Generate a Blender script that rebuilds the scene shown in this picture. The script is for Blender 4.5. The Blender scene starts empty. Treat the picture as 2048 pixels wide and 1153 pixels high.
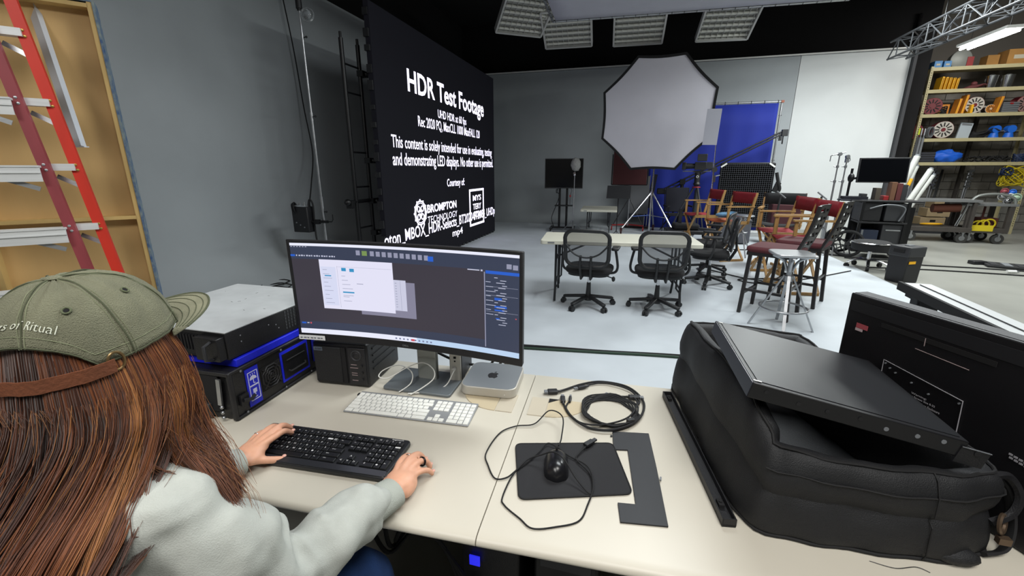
import bpy, bmesh, math, random
from mathutils import Vector, Matrix, Euler
PI = math.pi
R = math.radians
random.seed(7)
scene = bpy.context.scene
# ---------------------------------------------------------------- camera
cam_data = bpy.data.cameras.new('camera')
cam_data.sensor_width = 36.0
cam_data.lens = 850.0 / 2048.0 * 36.0
cam_data.clip_start = 0.02
cam_data.clip_end = 100
camera = bpy.data.objects.new('camera', cam_data)
scene.collection.objects.link(camera)
camera.location = (0, 0, 1.49)
camera.rotation_euler = (R(90 - 15.5), 0, R(15.9))
scene.camera = camera
# ---------------------------------------------------------------- world, exposure
world = bpy.data.worlds.new('world')
scene.world = world
world.use_nodes = True
world.node_tree.nodes['Background'].inputs[0].default_value = (0.75, 0.85, 1.0, 1)
world.node_tree.nodes['Background'].inputs[1].default_value = 0.02
scene.view_settings.view_transform = 'Standard'
scene.view_settings.look = 'None'
scene.view_settings.gamma = 1.0
scene.view_settings.use_curve_mapping = False
scene.view_settings.exposure = 0.0
# ---------------------------------------------------------------- lamps: ceiling fluorescents over desk, stage and bay, plus an added shelf fill
def area(name, loc, size, power, rot=(0, 0, 0), col=(1, 1, 1)):
    l = bpy.data.lights.new(name, 'AREA')
    l.shape = 'RECTANGLE'; l.size, l.size_y = size; l.energy = power; l.color = col
    o = bpy.data.objects.new(name, l); scene.collection.objects.link(o)
    o.location = loc; o.rotation_euler = rot
    return o
area('desk_light', (0.9, -0.6, 4.0), (1.5, 1.5), 112, (R(-8), R(8), 0), (1.0, 0.985, 0.95))
area('desk_light_rear', (-1.2, -2.0, 4.0), (1.6, 1.6), 106, (R(12), 0, 0), (1.0, 0.985, 0.95))
area('stage_light', (0.9, 3.4, 4.4), (2.4, 1.6), 185, (0, 0, 0), (0.93, 0.98, 1.0))
area('bay_light', (6.3, 5.5, 4.2), (0.5, 3.4), 290, (0, R(12), 0), (0.95, 1.0, 0.97))
area('shelf_bay_light', (7.3, 11.0, 4.5), (1.8, 0.4), 75, (R(25), 0, 0), (1.0, 0.98, 0.93))  # added unseen fill that brightens the shelf fronts
area('stage_wall_light', (3.9, 9.2, 4.3), (0.8, 2.2), 300, (0, 0, 0), (0.95, 1.0, 0.99))

# ---------------------------------------------------------------- helpers
C = scene.collection
def lin(v):
    return v / 12.92 if v <= 0.04045 else ((v + 0.055) / 1.055) ** 2.4
def hx(h):
    h = h.lstrip('#')
    return tuple(lin(int(h[i:i + 2], 16) / 255) for i in (0, 2, 4))
_m = {}
def mat(name, col, rough=0.6, metal=0.0, var=0.0, scale=8.0, bump=0.0, bscale=None, stretch=None, emit=0.0, spec=0.5, alpha=1.0, col2=None, detail=6.0, coat=0.0, trans=0.0):
    if name in _m: return _m[name]
    if isinstance(col, str): col = hx(col)
    m = bpy.data.materials.new(name); m.use_nodes = True
    nt = m.node_tree; b = nt.nodes['Principled BSDF']
    b.inputs['Base Color'].default_value = (*col, 1)
    b.inputs['Roughness'].default_value = rough
    b.inputs['Metallic'].default_value = metal
    b.inputs['Specular IOR Level'].default_value = spec
    b.inputs['Coat Weight'].default_value = coat
    b.inputs['Alpha'].default_value = alpha
    b.inputs['Transmission Weight'].default_value = trans
    if emit:
        b.inputs['Emission Color'].default_value = (*col, 1)
        b.inputs['Emission Strength'].default_value = emit
    if var or bump or col2:
        tc = nt.nodes.new('ShaderNodeTexCoord'); mp = nt.nodes.new('ShaderNodeMapping')
        nt.links.new(tc.outputs['Object'], mp.inputs['Vector'])
        if stretch: mp.inputs['Scale'].default_value = stretch
    if var or col2:
        n = nt.nodes.new('ShaderNodeTexNoise'); n.inputs['Scale'].default_value = scale; n.inputs['Detail'].default_value = detail
        nt.links.new(mp.outputs[0], n.inputs['Vector'])
        rp = nt.nodes.new('ShaderNodeValToRGB')
        rp.color_ramp.elements[0].position = 0.3; rp.color_ramp.elements[1].position = 0.7
        if col2:
            c2 = hx(col2) if isinstance(col2, str) else col2
            rp.color_ramp.elements[0].color = (*c2, 1); rp.color_ramp.elements[1].color = (*col, 1)
        else:
            rp.color_ramp.elements[0].color = (*[max(0, c * (1 - var)) for c in col], 1)
            rp.color_ramp.elements[1].color = (*[min(1, c * (1 + var)) for c in col], 1)
        nt.links.new(n.outputs['Fac'], rp.inputs[0]); nt.links.new(rp.outputs[0], b.inputs['Base Color'])
    if bump:
        n2 = nt.nodes.new('ShaderNodeTexNoise'); n2.inputs['Scale'].default_value = bscale or scale * 6; n2.inputs['Detail'].default_value = 3
        nt.links.new(mp.outputs[0], n2.inputs['Vector'])
        bp = nt.nodes.new('ShaderNodeBump'); bp.inputs['Strength'].default_value = bump; bp.inputs['Distance'].default_value = 0.01
        nt.links.new(n2.outputs['Fac'], bp.inputs['Height']); nt.links.new(bp.outputs[0], b.inputs['Normal'])
    _m[name] = m
    return m

def V3(p): return Vector(p)
class B:
    """collects shapes, then links them as ONE mesh object"""
    def __init__(s): s.v = []; s.f = []; s.mi = []; s.m = 0
    def add(s, vs, fs):
        n = len(s.v); s.v += [tuple(p) for p in vs]
        for f in fs: s.f.append(tuple(i + n for i in f)); s.mi.append(s.m)
        return s
    def box(s, c, d, rot=None, taper=None):
        x, y, z = d[0] / 2, d[1] / 2, d[2] / 2
        t = taper or 1.0
        vs = [(-x, -y, -z), (x, -y, -z), (x, y, -z), (-x, y, -z), (-x * t, -y * t, z), (x * t, -y * t, z), (x * t, y * t, z), (-x * t, y * t, z)]
        M = rot if isinstance(rot, Matrix) else (Euler(rot).to_matrix() if rot else None)
        c = Vector(c)
        vs = [(M @ Vector(v) if M else Vector(v)) + c for v in vs]
        return s.add(vs, [(0, 3, 2, 1), (4, 5, 6, 7), (0, 1, 5, 4), (1, 2, 6, 5), (2, 3, 7, 6), (3, 0, 4, 7)])
    def bar(s, p, q, w, h=None, up=(0, 0, 1)):
        p, q = Vector(p), Vector(q); h = h or w
        d = (q - p); L = d.length; d.normalize(); u = Vector(up)
        if abs(d.dot(u)) > 0.98: u = Vector((0, 1, 0))
        x = d.cross(u).normalized(); z = x.cross(d).normalized()
        M = Matrix((x, d, z)).transposed()
        return s.box((p + q) / 2, (w, L, h), M)
    def ring(s, c, nrm, r, n, ry=None, ph=0, xa=None):
        nrm = Vector(nrm).normalized(); a = Vector(xa) if xa else Vector((0, 0, 1))
        if abs(nrm.dot(a)) > 0.95: a = Vector((1, 0, 0))
        x = (a - nrm * a.dot(nrm)).normalized(); y = nrm.cross(x)
        ry = r if ry is None else ry
        return [Vector(c) + x * r * math.cos(2 * PI * i / n + ph) + y * ry * math.sin(2 * PI * i / n + ph) for i in range(n)]
    def loft(s, rings, cap=True, closed=False):
        n = len(rings[0]); vs = [v for r in rings for v in r]; fs = []
        m = len(rings)
        for k in range(m if closed else m - 1):
            a, b = k * n, ((k + 1) % m) * n
            for i in range(n): j = (i + 1) % n; fs.append((a + i, a + j, b + j, b + i))
        if cap and not closed: fs.append(tuple(reversed(range(n)))); fs.append(tuple((m - 1) * n + i for i in range(n)))
        return s.add(vs, fs)
    def cyl(s, p, q, r, r2=None, n=12, cap=True):
        p, q = Vector(p), Vector(q); d = q - p
        return s.loft([s.ring(p, d, r, n), s.ring(q, d, r if r2 is None else r2, n)], cap)
    def tube(s, pts, r, n=8, closed=False, flat=None):
        pts = [Vector(p) for p in pts]; m = len(pts); rr = []
        prev = None
        for i, p in enumerate(pts):
            if closed: t = pts[(i + 1) % m] - pts[i - 1]
            else: t = pts[min(i + 1, m - 1)] - pts[max(i - 1, 0)]
            t.normalize()
            if prev is None:
                a = Vector((0, 0, 1)) if abs(t.z) < 0.9 else Vector((1, 0, 0))
            else: a = prev
            x = (a - t * a.dot(t)).normalized(); prev = x; y = t.cross(x)
            rad = r[i] if isinstance(r, (list, tuple)) else r
            fy = (flat or 1.0)
            rr.append([p + x * rad * fy * math.cos(2 * PI * k / n) + y * rad * math.sin(2 * PI * k / n) for k in range(n)])
        return s.loft(rr, True, closed)
    def torus(s, c, nrm, r, t, n=24, k=8, ry=None, xa=None):
        return s.tube(s.ring(c, nrm, r, n, ry, 0, xa), t, k, True)
    def lathe(s, c, prof, n=20, axis=(0, 0, 1)):
        c = Vector(c); ax = Vector(axis).normalized()
        return s.loft([s.ring(c + ax * z, ax, max(r, 1e-4), n) for r, z in prof])
    def ball(s, c, r, n=12, m=8, rot=None):
        rx, ry, rz = (r, r, r) if isinstance(r, (int, float)) else r
        c = Vector(c); rings = []
        for k in range(m + 1):
            a = PI * k / m; sr = max(math.sin(a), 1e-3)
            ring = [Vector((rx * sr * math.cos(2 * PI * i / n), ry * sr * math.sin(2 * PI * i / n), -rz * math.cos(a))) for i in range(n)]
            rings.append([c + (rot @ v if rot else v) for v in ring])
        return s.loft(rings)
    def prism(s, poly, z0, z1, M=None):
        n = len(poly); vs = [Vector((x, y, z0)) for x, y in poly] + [Vector((x, y, z1)) for x, y in poly]
        if M: vs = [M @ v for v in vs]
        fs = [tuple(reversed(range(n))), tuple(range(n, 2 * n))] + [(i, (i + 1) % n, n + (i + 1) % n, n + i) for i in range(n)]
        return s.add(vs, fs)
    def quad(s, *p):
        return s.add(p, [tuple(range(len(p)))])
    def mesh(s, name, mats, smooth=35, fix=True):
        me = bpy.data.meshes.new(name); me.from_pydata(s.v, [], s.f)
        for m in (mats if isinstance(mats, (list, tuple)) else [mats]): me.materials.append(m)
        if isinstance(mats, (list, tuple)) and len(mats) > 1: me.polygons.foreach_set('material_index', s.mi)
        if fix:
            bm = bmesh.new(); bm.from_mesh(me); bmesh.ops.recalc_face_normals(bm, faces=bm.faces); bm.to_mesh(me); bm.free()
        if smooth:
            me.polygons.foreach_set('use_smooth', [True] * len(me.polygons))
            me.set_sharp_from_angle(angle=R(smooth))
        me.update()
        return me
    def obj(s, name, mats, parent=None, loc=None, rot=None, bevel=0, seg=2, smooth=35, fix=True):
        o = bpy.data.objects.new(name, s.mesh(name, mats, smooth, fix)); C.objects.link(o)
        if parent: o.parent = parent
        if loc: o.location = loc
        if rot: o.rotation_euler = rot
        if bevel:
            md = o.modifiers.new('bevel', 'BEVEL'); md.width = bevel; md.segments = seg; md.limit_method = 'ANGLE'; md.angle_limit = R(40)
        return o
def thing(name, label, cat, loc=(0, 0, 0), rz=0, group=None, rot=None):
    o = bpy.data.objects.new(name, None); C.objects.link(o)
    o.empty_display_size = 0.1
    o.location = loc; o.rotation_euler = rot or (0, 0, rz)
    o['label'] = label; o['category'] = cat
    if group: o['group'] = group
    return o
def tag(o, label, cat, group=None):
    o['label'] = label; o['category'] = cat
    if group: o['group'] = group
    return o
def struct(o): o['kind'] = 'structure'; return o
def kids(o): return [c for c in bpy.data.objects if c.parent == o]
def dup(root, loc, rz, label, scale=None):
    def cp(o, par):
        c = o.copy(); C.objects.link(c)
        if par: c.parent = par
        for k in kids(o): cp(k, c)
        return c
    r = cp(root, None); r.location = loc; r.rotation_euler = (0, 0, rz); r['label'] = label
    if scale: r.scale = scale
    return r
def rrect(w, h, r, n=5, cx=0, cy=0):
    out = []
    for sx, sy, a0 in ((1, 1, 0), (-1, 1, 90), (-1, -1, 180), (1, -1, 270)):
        for k in range(n + 1):
            a = R(a0 + 90 * k / n)
            out.append((cx + sx * (w / 2 - r) + r * math.cos(a), cy + sy * (h / 2 - r) + r * math.sin(a)))
    return out
def spline(pts, n=8, closed=False):
    pts = [Vector(p) for p in pts]; m = len(pts); out = []
    rng = range(m if closed else m - 1)
    for i in rng:
        p0 = pts[(i - 1) % m] if closed or i > 0 else pts[0]
        p1, p2 = pts[i], pts[(i + 1) % m]
        p3 = pts[(i + 2) % m] if closed or i + 2 < m else pts[-1]
        for k in range(n):
            t = k / n
            out.append(0.5 * ((2 * p1) + (p2 - p0) * t + (2 * p0 - 5 * p1 + 4 * p2 - p3) * t * t + (3 * p1 - p0 - 3 * p2 + p3) * t ** 3))
    if not closed: out.append(pts[-1])
    return out
_tg = {}
def text_geo(txt, bold=0.0):
    if (txt, bold) in _tg: return _tg[(txt, bold)]
    cu = bpy.data.curves.new('t', 'FONT'); cu.body = txt; cu.offset = bold; cu.resolution_u = 3; cu.extrude = 0
    o = bpy.data.objects.new('t', cu); C.objects.link(o)
    bpy.context.view_layer.update()
    me = bpy.data.meshes.new_from_object(o.evaluated_get(bpy.context.evaluated_depsgraph_get()))
    vs = [v.co.copy() for v in me.vertices]; fs = [tuple(p.vertices) for p in me.polygons]
    bpy.data.objects.remove(o); bpy.data.curves.remove(cu); bpy.data.meshes.remove(me)
    _tg[(txt, bold)] = (vs, fs)
    return vs, fs
def add_text(b, txt, org, X, Y, w, h, bold=0.0, shear=0.0, fit=True):
    """lettering whose glyph box has its lower left corner at org and measures w along X and h along Y"""
    vs, fs = text_geo(txt, bold)
    x0 = min(v.x for v in vs); x1 = max(v.x for v in vs); y0 = min(v.y for v in vs); y1 = max(v.y for v in vs)
    sx = w / (x1 - x0) if w else h / (y1 - y0)
    sy = h / (y1 - y0) if h else sx
    org, X, Y = Vector(org), Vector(X), Vector(Y)
    b.add([org + X * ((v.x - x0) * sx + shear * (v.y - y0) * sy) + Y * ((v.y - y0) * sy) for v in vs], fs)

# shared materials
M_black = mat('black_plastic', '#17171a', 0.5, bump=0.15, bscale=300)
M_blacksoft = mat('black_rubber', '#101012', 0.8)
M_blackmetal = mat('black_metal', '#141416', 0.4, 0.3)
M_chrome = mat('chrome', '#c9cacd', 0.18, 1.0)
M_steel = mat('brushed_steel', '#a9abae', 0.35, 0.9, var=0.1, scale=20)
M_alu = mat('aluminium', '#b9bcbf', 0.38, 0.85, var=0.12, scale=14, stretch=(1, 1, 8))
M_white = mat('white_plastic', '#d9d9d6', 0.45)
M_red = mat('red_paint', '#8f1a1c', 0.5)
M_darkgrey = mat('dark_grey_plastic', '#2b2c2f', 0.5)
M_grey = mat('grey_plastic', '#6f7276', 0.5)
# ================================================================ the setting
M_cyc = mat('cyclorama_paint', '#9ea3a6', 0.9, var=0.05, scale=1.2, bump=0.05, bscale=60)
M_cycr = mat('pale_cyclorama_paint', '#cdd0d0', 0.9, var=0.03, scale=1.2, bump=0.05, bscale=60)
M_cycfloor = mat('stage_floor_paint', '#b3b9be', 0.62, var=0.07, scale=2.2, detail=9, bump=0.03, bscale=40)
M_conc = mat('polished_concrete', '#8a8a84', 0.38, var=0.14, scale=1.1, detail=10, bump=0.05, bscale=25)
M_void = mat('black_drape', '#0a090b', 0.95)
M_ceil = mat('black_ceiling', '#0b0a0c', 0.95)
struct(B().box((3, 5, -0.05), (18, 22, 0.1)).obj('floor', M_conc))
# painted stage floor: a thin raised slab with a coved rise to both walls
struct(B().box((-0.8, 7.12, 0.01), (8.4, 11.16, 0.02)).obj('floor_stage', M_cycfloor, bevel=0.004))
def cove(n=10, r=0.7):
    return [(r - r * math.sin(PI / 2 * k / n), r - r * math.cos(PI / 2 * k / n)) for k in range(n + 1)]
b = B(); prof = [(a, z) for a, z in cove()] + [(0, 4.12), (-0.12, 4.12), (-0.12, 0.0)]
b.loft([[Vector((-5.0 + a, y, z + 0.021 if z < 1 else z)) for a, z in prof] for y in (-0.5, 12.7)]); struct(b.obj('wall_left', M_cyc))
b = B(); b.loft([[Vector((x, 12.7 - a, z + 0.021 if z < 1 else z)) for a, z in prof] for x in (-5.0, 3.55)]); struct(b.obj('wall_back', M_cyc))
struct(B().box((4.66, 12.76, 2.06), (2.2, 0.12, 4.12)).obj('wall_back_extension', M_cycr))
struct(B().box((5.80, 12.75, 2.1), (0.06, 0.3, 4.2)).obj('trim_1', mat('grey_edge', '#3c3d40', 0.8)))
# white trim line along the top of the stage wall
struct(B().box((0.4, 12.66, 4.14), (10.9, 0.05, 0.03)).obj('trim_2', M_white))
struct(B().box((2.5, 5, 5.55), (17, 22, 0.1)).obj('ceiling', M_ceil))
struct(B().box((-5.3, 4.6, 2.75), (0.1, 20, 5.5)).obj('wall_left_outer', M_void))
struct(B().box((0.5, 13.1, 2.75), (11.6, 0.1, 5.5)).obj('wall_back_outer', M_void))
struct(B().box((11, 5, 2.75), (0.1, 22, 5.5)).obj('wall_right', mat('grey_wall', '#5a5a58', 0.9)))
struct(B().box((2.8, -5.4, 2.75), (16.4, 0.1, 5.5)).obj('wall_front', mat('grey_wall', '#5a5a58', 0.9)))
# block wall behind the shelving, every block a piece
M_block = [mat('block_%s' % n, c, 0.92, var=0.12, scale=9, bump=0.35, bscale=70) for n, c in (('warm', '#858078'), ('mid', '#7b7770'), ('cool', '#8b8882'))]
wall = struct(B().box((8.6, 14.32, 2.75), (4.9, 0.16, 5.5)).obj('wall_right_back', mat('mortar', '#6a6660', 0.95)))
bw, bh = 0.40, 0.20
bms = []
for m in M_block: bms.append(B().box((0, 0, 0), (bw - 0.012, 0.05, bh - 0.012)).mesh('block', m, smooth=0))
for row in range(17):
    for k in range(12):
        x = 6.35 + k * bw + (0.2 if row % 2 else 0)
        if x > 10.9: continue
        o = bpy.data.objects.new('block', random.choice(bms)); C.objects.link(o); o.parent = wall
        o.location = (x, 14.225 - random.random() * 0.004, 0.1 + row * bh)
        if row == 0 or k % 4 == 0: md = None
struct(B().box((6.12, 13.75, 2.75), (0.1, 1.2, 5.5)).obj('wall_side_return', M_void))
# black drape closing the gap between stage wall and shelving
b = B(); pr = []
for k in range(41):
    t = k / 40; pr.append((5.86 + t * 0.30, 12.95 + 0.35 * t + 0.035 * math.sin(k * 1.6)))
vs = [Vector((x, y, 0.03)) for x, y in pr] + [Vector((x, y, 4.9)) for x, y in pr]
b.add(vs, [(i, i + 1, 42 + i, 41 + i) for i in range(40)])
o = tag(b.obj('black_drape', mat('drape_cloth', '#1c1c1f', 0.9)), 'black floor length drape hanging at the right end of the pale stage wall', 'drape')
md = o.modifiers.new('thick', 'SOLIDIFY'); md.thickness = 0.006

# ---- ceiling louvre lights
def louvre(loc, rz, label, tilt=-0.5, w=0.98, h=0.92):
    t = thing('louvre_light', label, 'ceiling light', loc, 0, 'white louvred lights under the black ceiling', rot=(tilt, 0, rz))
    fr = B()
    for s in (-1, 1):
        fr.box((s * w / 2, 0, 0), (0.035, h, 0.12)); fr.box((0, s * h / 2, 0), (w, 0.035, 0.12))
    fr.obj('frame', mat('fixture_white', '#b9b9b5', 0.5), t)
    B().box((0, 0, 0.05), (w, h, 0.02)).obj('reflector', mat('fixture_back', '#a2a39f', 0.6), t)
    for k in range(7):
        y = -h / 2 + (k + 0.5) * h / 7
        B().cyl((-w / 2, y, 0.01), (w / 2, y, 0.01), 0.026, n=10).obj('tube', mat('unlit_tube', '#d2d2c8', 0.35), t)
    b = B()
    for k in range(9): b.box((-w / 2 + w * (k + .5) / 9, 0, 0.0), (0.004, h, 0.04))
    b.obj('baffle', mat('fixture_white', '#8d8e8e', 0.5), t)
    b = B()
    for sx in (-1, 1): b.cyl((sx * w * .4, 0, 0.06), (sx * w * .4, 0, 5.45 - loc[2]), 0.008, n=6)
    b.obj('hanger', M_blackmetal, t)
louvre((-2.35, 9.2, 4.45), R(35), 'louvred tube light left of the hanging grey silk, turned at an angle')
louvre((-1.60, 9.75, 4.3), R(3), 'louvred tube light just behind the front left corner of the grey silk')
louvre((-0.18, 9.95, 4.3), R(3), 'louvred tube light half hidden by the grey silk, middle of the straight row')
louvre((1.48, 10.1, 4.3), R(6), 'louvred tube light at the right of the row, above the octagonal softbox')
# ---- big silk on a pipe frame
t = thing('overhead_silk', 'large grey silk stretched on a pipe frame hanging under the black ceiling', 'silk', (0.75, 7.15, 4.1), R(3))
b = B(); n = 14
vs = [Vector((-2.3 + 4.6 * i / n, -1.55 + 3.1 * j / n, -0.05 * math.sin(PI * i / n) * math.sin(PI * j / n))) for j in range(n + 1) for i in range(n + 1)]
b.add(vs, [(j * (n + 1) + i, j * (n + 1) + i + 1, (j + 1) * (n + 1) + i + 1, (j + 1) * (n + 1) + i) for j in range(n) for i in range(n)])
o = b.obj('cloth', mat('grey_silk', '#b6b7c0', 0.8, var=0.04, scale=3), t); md = o.modifiers.new('thick', 'SOLIDIFY'); md.thickness = 0.004
for p, q in (((-2.35, -1.6, 0), (2.35, -1.6, 0)), ((-2.35, 1.6, 0), (2.35, 1.6, 0)), ((-2.35, -1.6, 0), (-2.35, 1.6, 0)), ((2.35, -1.6, 0), (2.35, 1.6, 0))):
    B().cyl(p, q, 0.022, n=10).obj('frame_pipe', M_steel, t)
b = B()
for i in range(24):
    for s in (-1, 1): b.torus((-2.3 + 4.6 * i / 23, s * 1.575, 0), (1, 0, 0), 0.028, 0.004, 8, 4)
for i in range(16):
    for s in (-1, 1): b.torus((s * 2.325, -1.5 + 3.0 * i / 15, 0), (0, 1, 0), 0.028, 0.004, 8, 4)
b.obj('ties', M_darkgrey, t)
for x, y in ((-2.3, -1.6), (2.3, -1.6), (-2.3, 1.6), (2.3, 1.6)): B().cyl((x, y, 0), (x, y, 1.4), 0.006, n=6).obj('hanger', M_blackmetal, t)
# ---- truss
def truss(loc, L, label, w=0.32):
    t = thing('box_truss', label, 'truss', loc)
    mt = mat('dull_truss', '#434548', 0.5, 0.6)
    for sx in (0, 1):
        for sz in (0, 1): B().cyl((sx * w, 0, sz * w), (sx * w, L, sz * w), 0.02, n=8).obj('chord', mt, t)
    k = 0; y = 0.0; st = 0.46
    while y < L - 0.01:
        e = min(y + st, L); z0, z1 = (0, w) if k % 2 else (w, 0)
        b = B()
        for sx in (0, 1): b.cyl((sx * w, y, z0), (sx * w, e, z1), 0.011, n=6)
        for sz in (0, 1): b.cyl((0 if k % 2 else w, y, sz * w), (w if k % 2 else 0, e, sz * w), 0.009, n=6)
        b.obj('brace', mt, t)
        b = B()
        for sx in (0, 1): b.cyl((sx * w, y, 0), (sx * w, y, w), 0.011, n=6)
        for sz in (0, 1): b.cyl((0, y, sz * w), (w, y, sz * w), 0.011, n=6)
        b.obj('end_frame', mt, t)
        y = e; k += 1
    b = B()
    for y in (1.2, 3.6): b.cyl((w / 2, y, w), (w / 2, y, 5.5 - loc[2]), 0.01, n=6)
    b.obj('hanger', M_blackmetal, t)
    b = B()
    for y, l in ((0.5, 1.5), (0.9, 2.3)): b.tube(spline([(w * .5, y, 0), (w * .5, y + .02, -l * .5), (w * .45, y, -l)]), 0.006, 5)
    b.obj('hanging_cable', M_blacksoft, t)
truss((4.72, 6.4, 3.66), 4.9, 'grey metal box truss hanging above the right bay')
# ---- lit fluorescent
t = thing('fluorescent_light', 'lit fluorescent tube light above the crowded shelving', 'ceiling light', (5.77, 10.37, 3.70))
B().box((0, 0, 0.06), (0.26, 1.2, 0.05)).obj('housing', mat('fixture_enamel', '#c9c9c4', 0.4), t, bevel=0.01)
for s in (-1, 1): B().cyl((s * 0.06, -0.58, 0), (s * 0.06, 0.58, 0), 0.022, n=12).obj('tube', mat('lit_tube', (1, 1, 1), emit=30), t)
b = B()
for s in (-1, 1): b.cyl((0, s * .45, 0.08), (0, s * .45, 1.95), 0.005, n=6)
b.obj('hanger', M_blackmetal, t)
# ================================================================ LED wall
M_led = mat('led_face', (0.0065, 0.0065, 0.0095), 0.8, emit=0.3, spec=0.15)
M_ledtext = mat('led_lettering', (0.86, 0.82, 1.0), emit=1.5)
led = thing('led_wall', 'tall black LED video wall showing white HDR Test Footage lettering', 'video wall', (-3.3, 7.55, 0.02))
B().box((-0.035, 0.06, 1.745), (0.07, 4.84, 3.45)).obj('screen', M_led, led)
b = B()
for k in range(7): b.box((-0.15, 2.4, 0.25 + k * 0.5), (0.1, 0.12, 0.42))
for k in range(16): b.box((-0.045, -2.368, 0.12 + k * 0.215 + random.uniform(-.03, .03)), (0.07, random.uniform(.02, .05), random.uniform(.05, .12)))
for k in range(26): b.box((-0.03, -2.4 + k * 0.19, 0.01), (0.07, 0.09, random.uniform(0.03, 0.06)))
b.obj('cabinet_hardware', M_black, led)['kind'] = 'stuff'
YX, ZX = Vector((0, 1, 0)), Vector((0, 0, 1))
def ledtext(name, txt, y0, y1, z0, z1, bold=0.0):
    b = B(); add_text(b, txt, (0.004, y0 - 7.55, z0 - 0.02), YX, ZX, y1 - y0, z1 - z0, bold)
    return b.obj(name, M_ledtext, led, smooth=0, fix=False)
ledtext('title_lettering', 'HDR Test Footage', 6.05, 9.33, 2.505, 2.905, 0.022)
ledtext('lettering', 'UHD HDR at 60 fps', 7.03, 8.30, 2.30, 2.475, 0.008)
ledtext('lettering', 'Rec 2020 PQ, MaxCLL 1000 MaxFALL 120', 6.31, 9.05, 2.115, 2.30, 0.008)
ledtext('lettering', 'This content is solely intended for use in evaluating, testing', 5.50, 9.84, 1.745, 1.97, 0.008)
ledtext('lettering', 'and demonstrating LED displays. No other use is permitted.', 5.50, 9.92, 1.50, 1.735, 0.008)
ledtext('lettering', 'Courtesy of:', 7.29, 8.12, 1.16, 1.34, 0.008)
ledtext('logo_lettering', 'BROMPTON', 6.46, 7.68, 0.80, 0.94, 0.03)
ledtext('logo_lettering', 'TECHNOLOGY', 6.46, 7.70, 0.63, 0.745, -0.006)
ledtext('file_name_lettering', 'oton_MBOX_HDR-Selects_BT2020-ST2084_UHDp', 5.13, 10.02, 0.40, 0.64, 0.01)
ledtext('file_name_lettering', 'mp4', 7.45, 7.95, 0.225, 0.40, 0.01)
for i, w in enumerate(('MYS', 'TERY', 'BOX')): ledtext('logo_lettering', w, 8.56, 9.06, 0.86 - i * 0.18, 0.98 - i * 0.18, 0.02)
b = B()
for (y, z, dy, dz) in ((8.80, 1.085, .86, .045), (8.80, .365, .86, .045), (8.39, .725, .05, .76), (9.21, .725, .05, .76)): b.box((0.003, y - 7.55, z - .02), (0.006, dy, dz))
b.obj('logo_frame', M_ledtext, led, smooth=0)
b = B(); c0 = (0.003, 6.225 - 7.55, 0.83 - .02)
b.torus(c0, (1, 0, 0), 0.185, 0.012, 32, 4, xa=(0, 0, 1)); b.torus(c0, (1, 0, 0), 0.155, 0.006, 28, 4)
for a in range(12): b.box((0.003, c0[1] + .2 * math.sin(a * PI / 6), c0[2] + .2 * math.cos(a * PI / 6)), (.006, .03, .03))
for s in (-1, 1):
    for q in (-1, 1):
        b.torus((0.003, c0[1] + s * .062, c0[2] + q * .062), (1, 0, 0), .045, .009, 14, 4); b.torus((0.003, c0[1] + s * .03, c0[2] + q * .03), (1, 0, 0), .02, .007, 10, 4)
b.obj('emblem', M_ledtext, led, smooth=0)
# support ladder behind the LED wall
t = thing('support_ladder', 'tall black tube ladder frame bracing the near end of the LED wall', 'frame', (-3.63, 5.22, 0.0))
for y in (-0.17, 0.17): B().cyl((0, y, 0.02), (0, y, 3.06), 0.027, n=12).obj('upright', M_blackmetal, t)
for y in (-0.17, 0.17): B().cyl((0, y, 3.06), (0, y, 3.13), 0.017, n=10).obj('spigot', M_blackmetal, t)
for z in (0.45, 0.72, 1.27, 1.72, 2.45, 2.78): B().cyl((0, -.17, z), (0, .17, z), 0.012, n=8).obj('rung', M_blackmetal, t)
for z in (0.62, 1.07, 1.62, 2.72):
    b = B(); b.box((0.02, .2, z), (.09, .13, .07)); b.cyl((0, .2, z), (0.24, .24, z), .02, n=8); b.ball((0.06, .22, z), .035, 8, 6); b.obj('clamp', M_blackmetal, t)
b = B(); b.cyl((0, -.33, 1.08), (0, .35, 1.08), .025, n=10); b.ball((0, -.35, 1.08), .045, 8, 6); b.box((0, -.29, 1.05), (.08, .08, .1)); b.obj('brace_bar', M_blackmetal, t)

# ================================================================ lamp stand by the left wall
t = thing('lamp_stand', 'very tall chrome stand with a bare glass lamp, left of the LED wall', 'light stand', (-4.05, 4.89, 0.0))
segs = [(0.0, 0.95, 0.021), (0.95, 1.15, 0.025), (1.15, 2.1, 0.017), (2.1, 2.2, 0.021), (2.2, 3.0, 0.014), (3.0, 3.1, 0.018), (3.1, 3.36, 0.011)]
for z0, z1, r in segs: B().cyl((0, 0, z0), (0, 0, z1), r, n=14).obj('pole' if z1 - z0 > .25 else 'collar', M_steel, t)
for k in range(3):
    a = R(90 + 120 * k); b = B(); b.tube([(0, 0, .5), (.34 * math.cos(a), .34 * math.sin(a), .035)], .011, 8); b.cyl((0.02 * math.cos(a), .02 * math.sin(a), .18), (.2 * math.cos(a), .2 * math.sin(a), .23), .007, n=6)
    b.obj('leg', M_steel, t)
b = B(); b.cyl((0, 0, 3.36), (0, 0, 3.5), .036, n=14); b.cyl((0, 0, 3.34), (0, 0, 3.37), .025, n=14); b.obj('lamp_socket', M_black, t)
b = B(); c = Vector((.12, -.02, 3.28)); b.torus(c, (0.35, -1, .1), .075, .009, 20, 8); b.ball(c, (.055, .03, .06), 12, 8); b.cyl((.01, 0, 3.28), c, .009, n=8); b.obj('glass_lamp', mat('clear_glass', (.75, .78, .8), .08, trans=.85), t)
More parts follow.
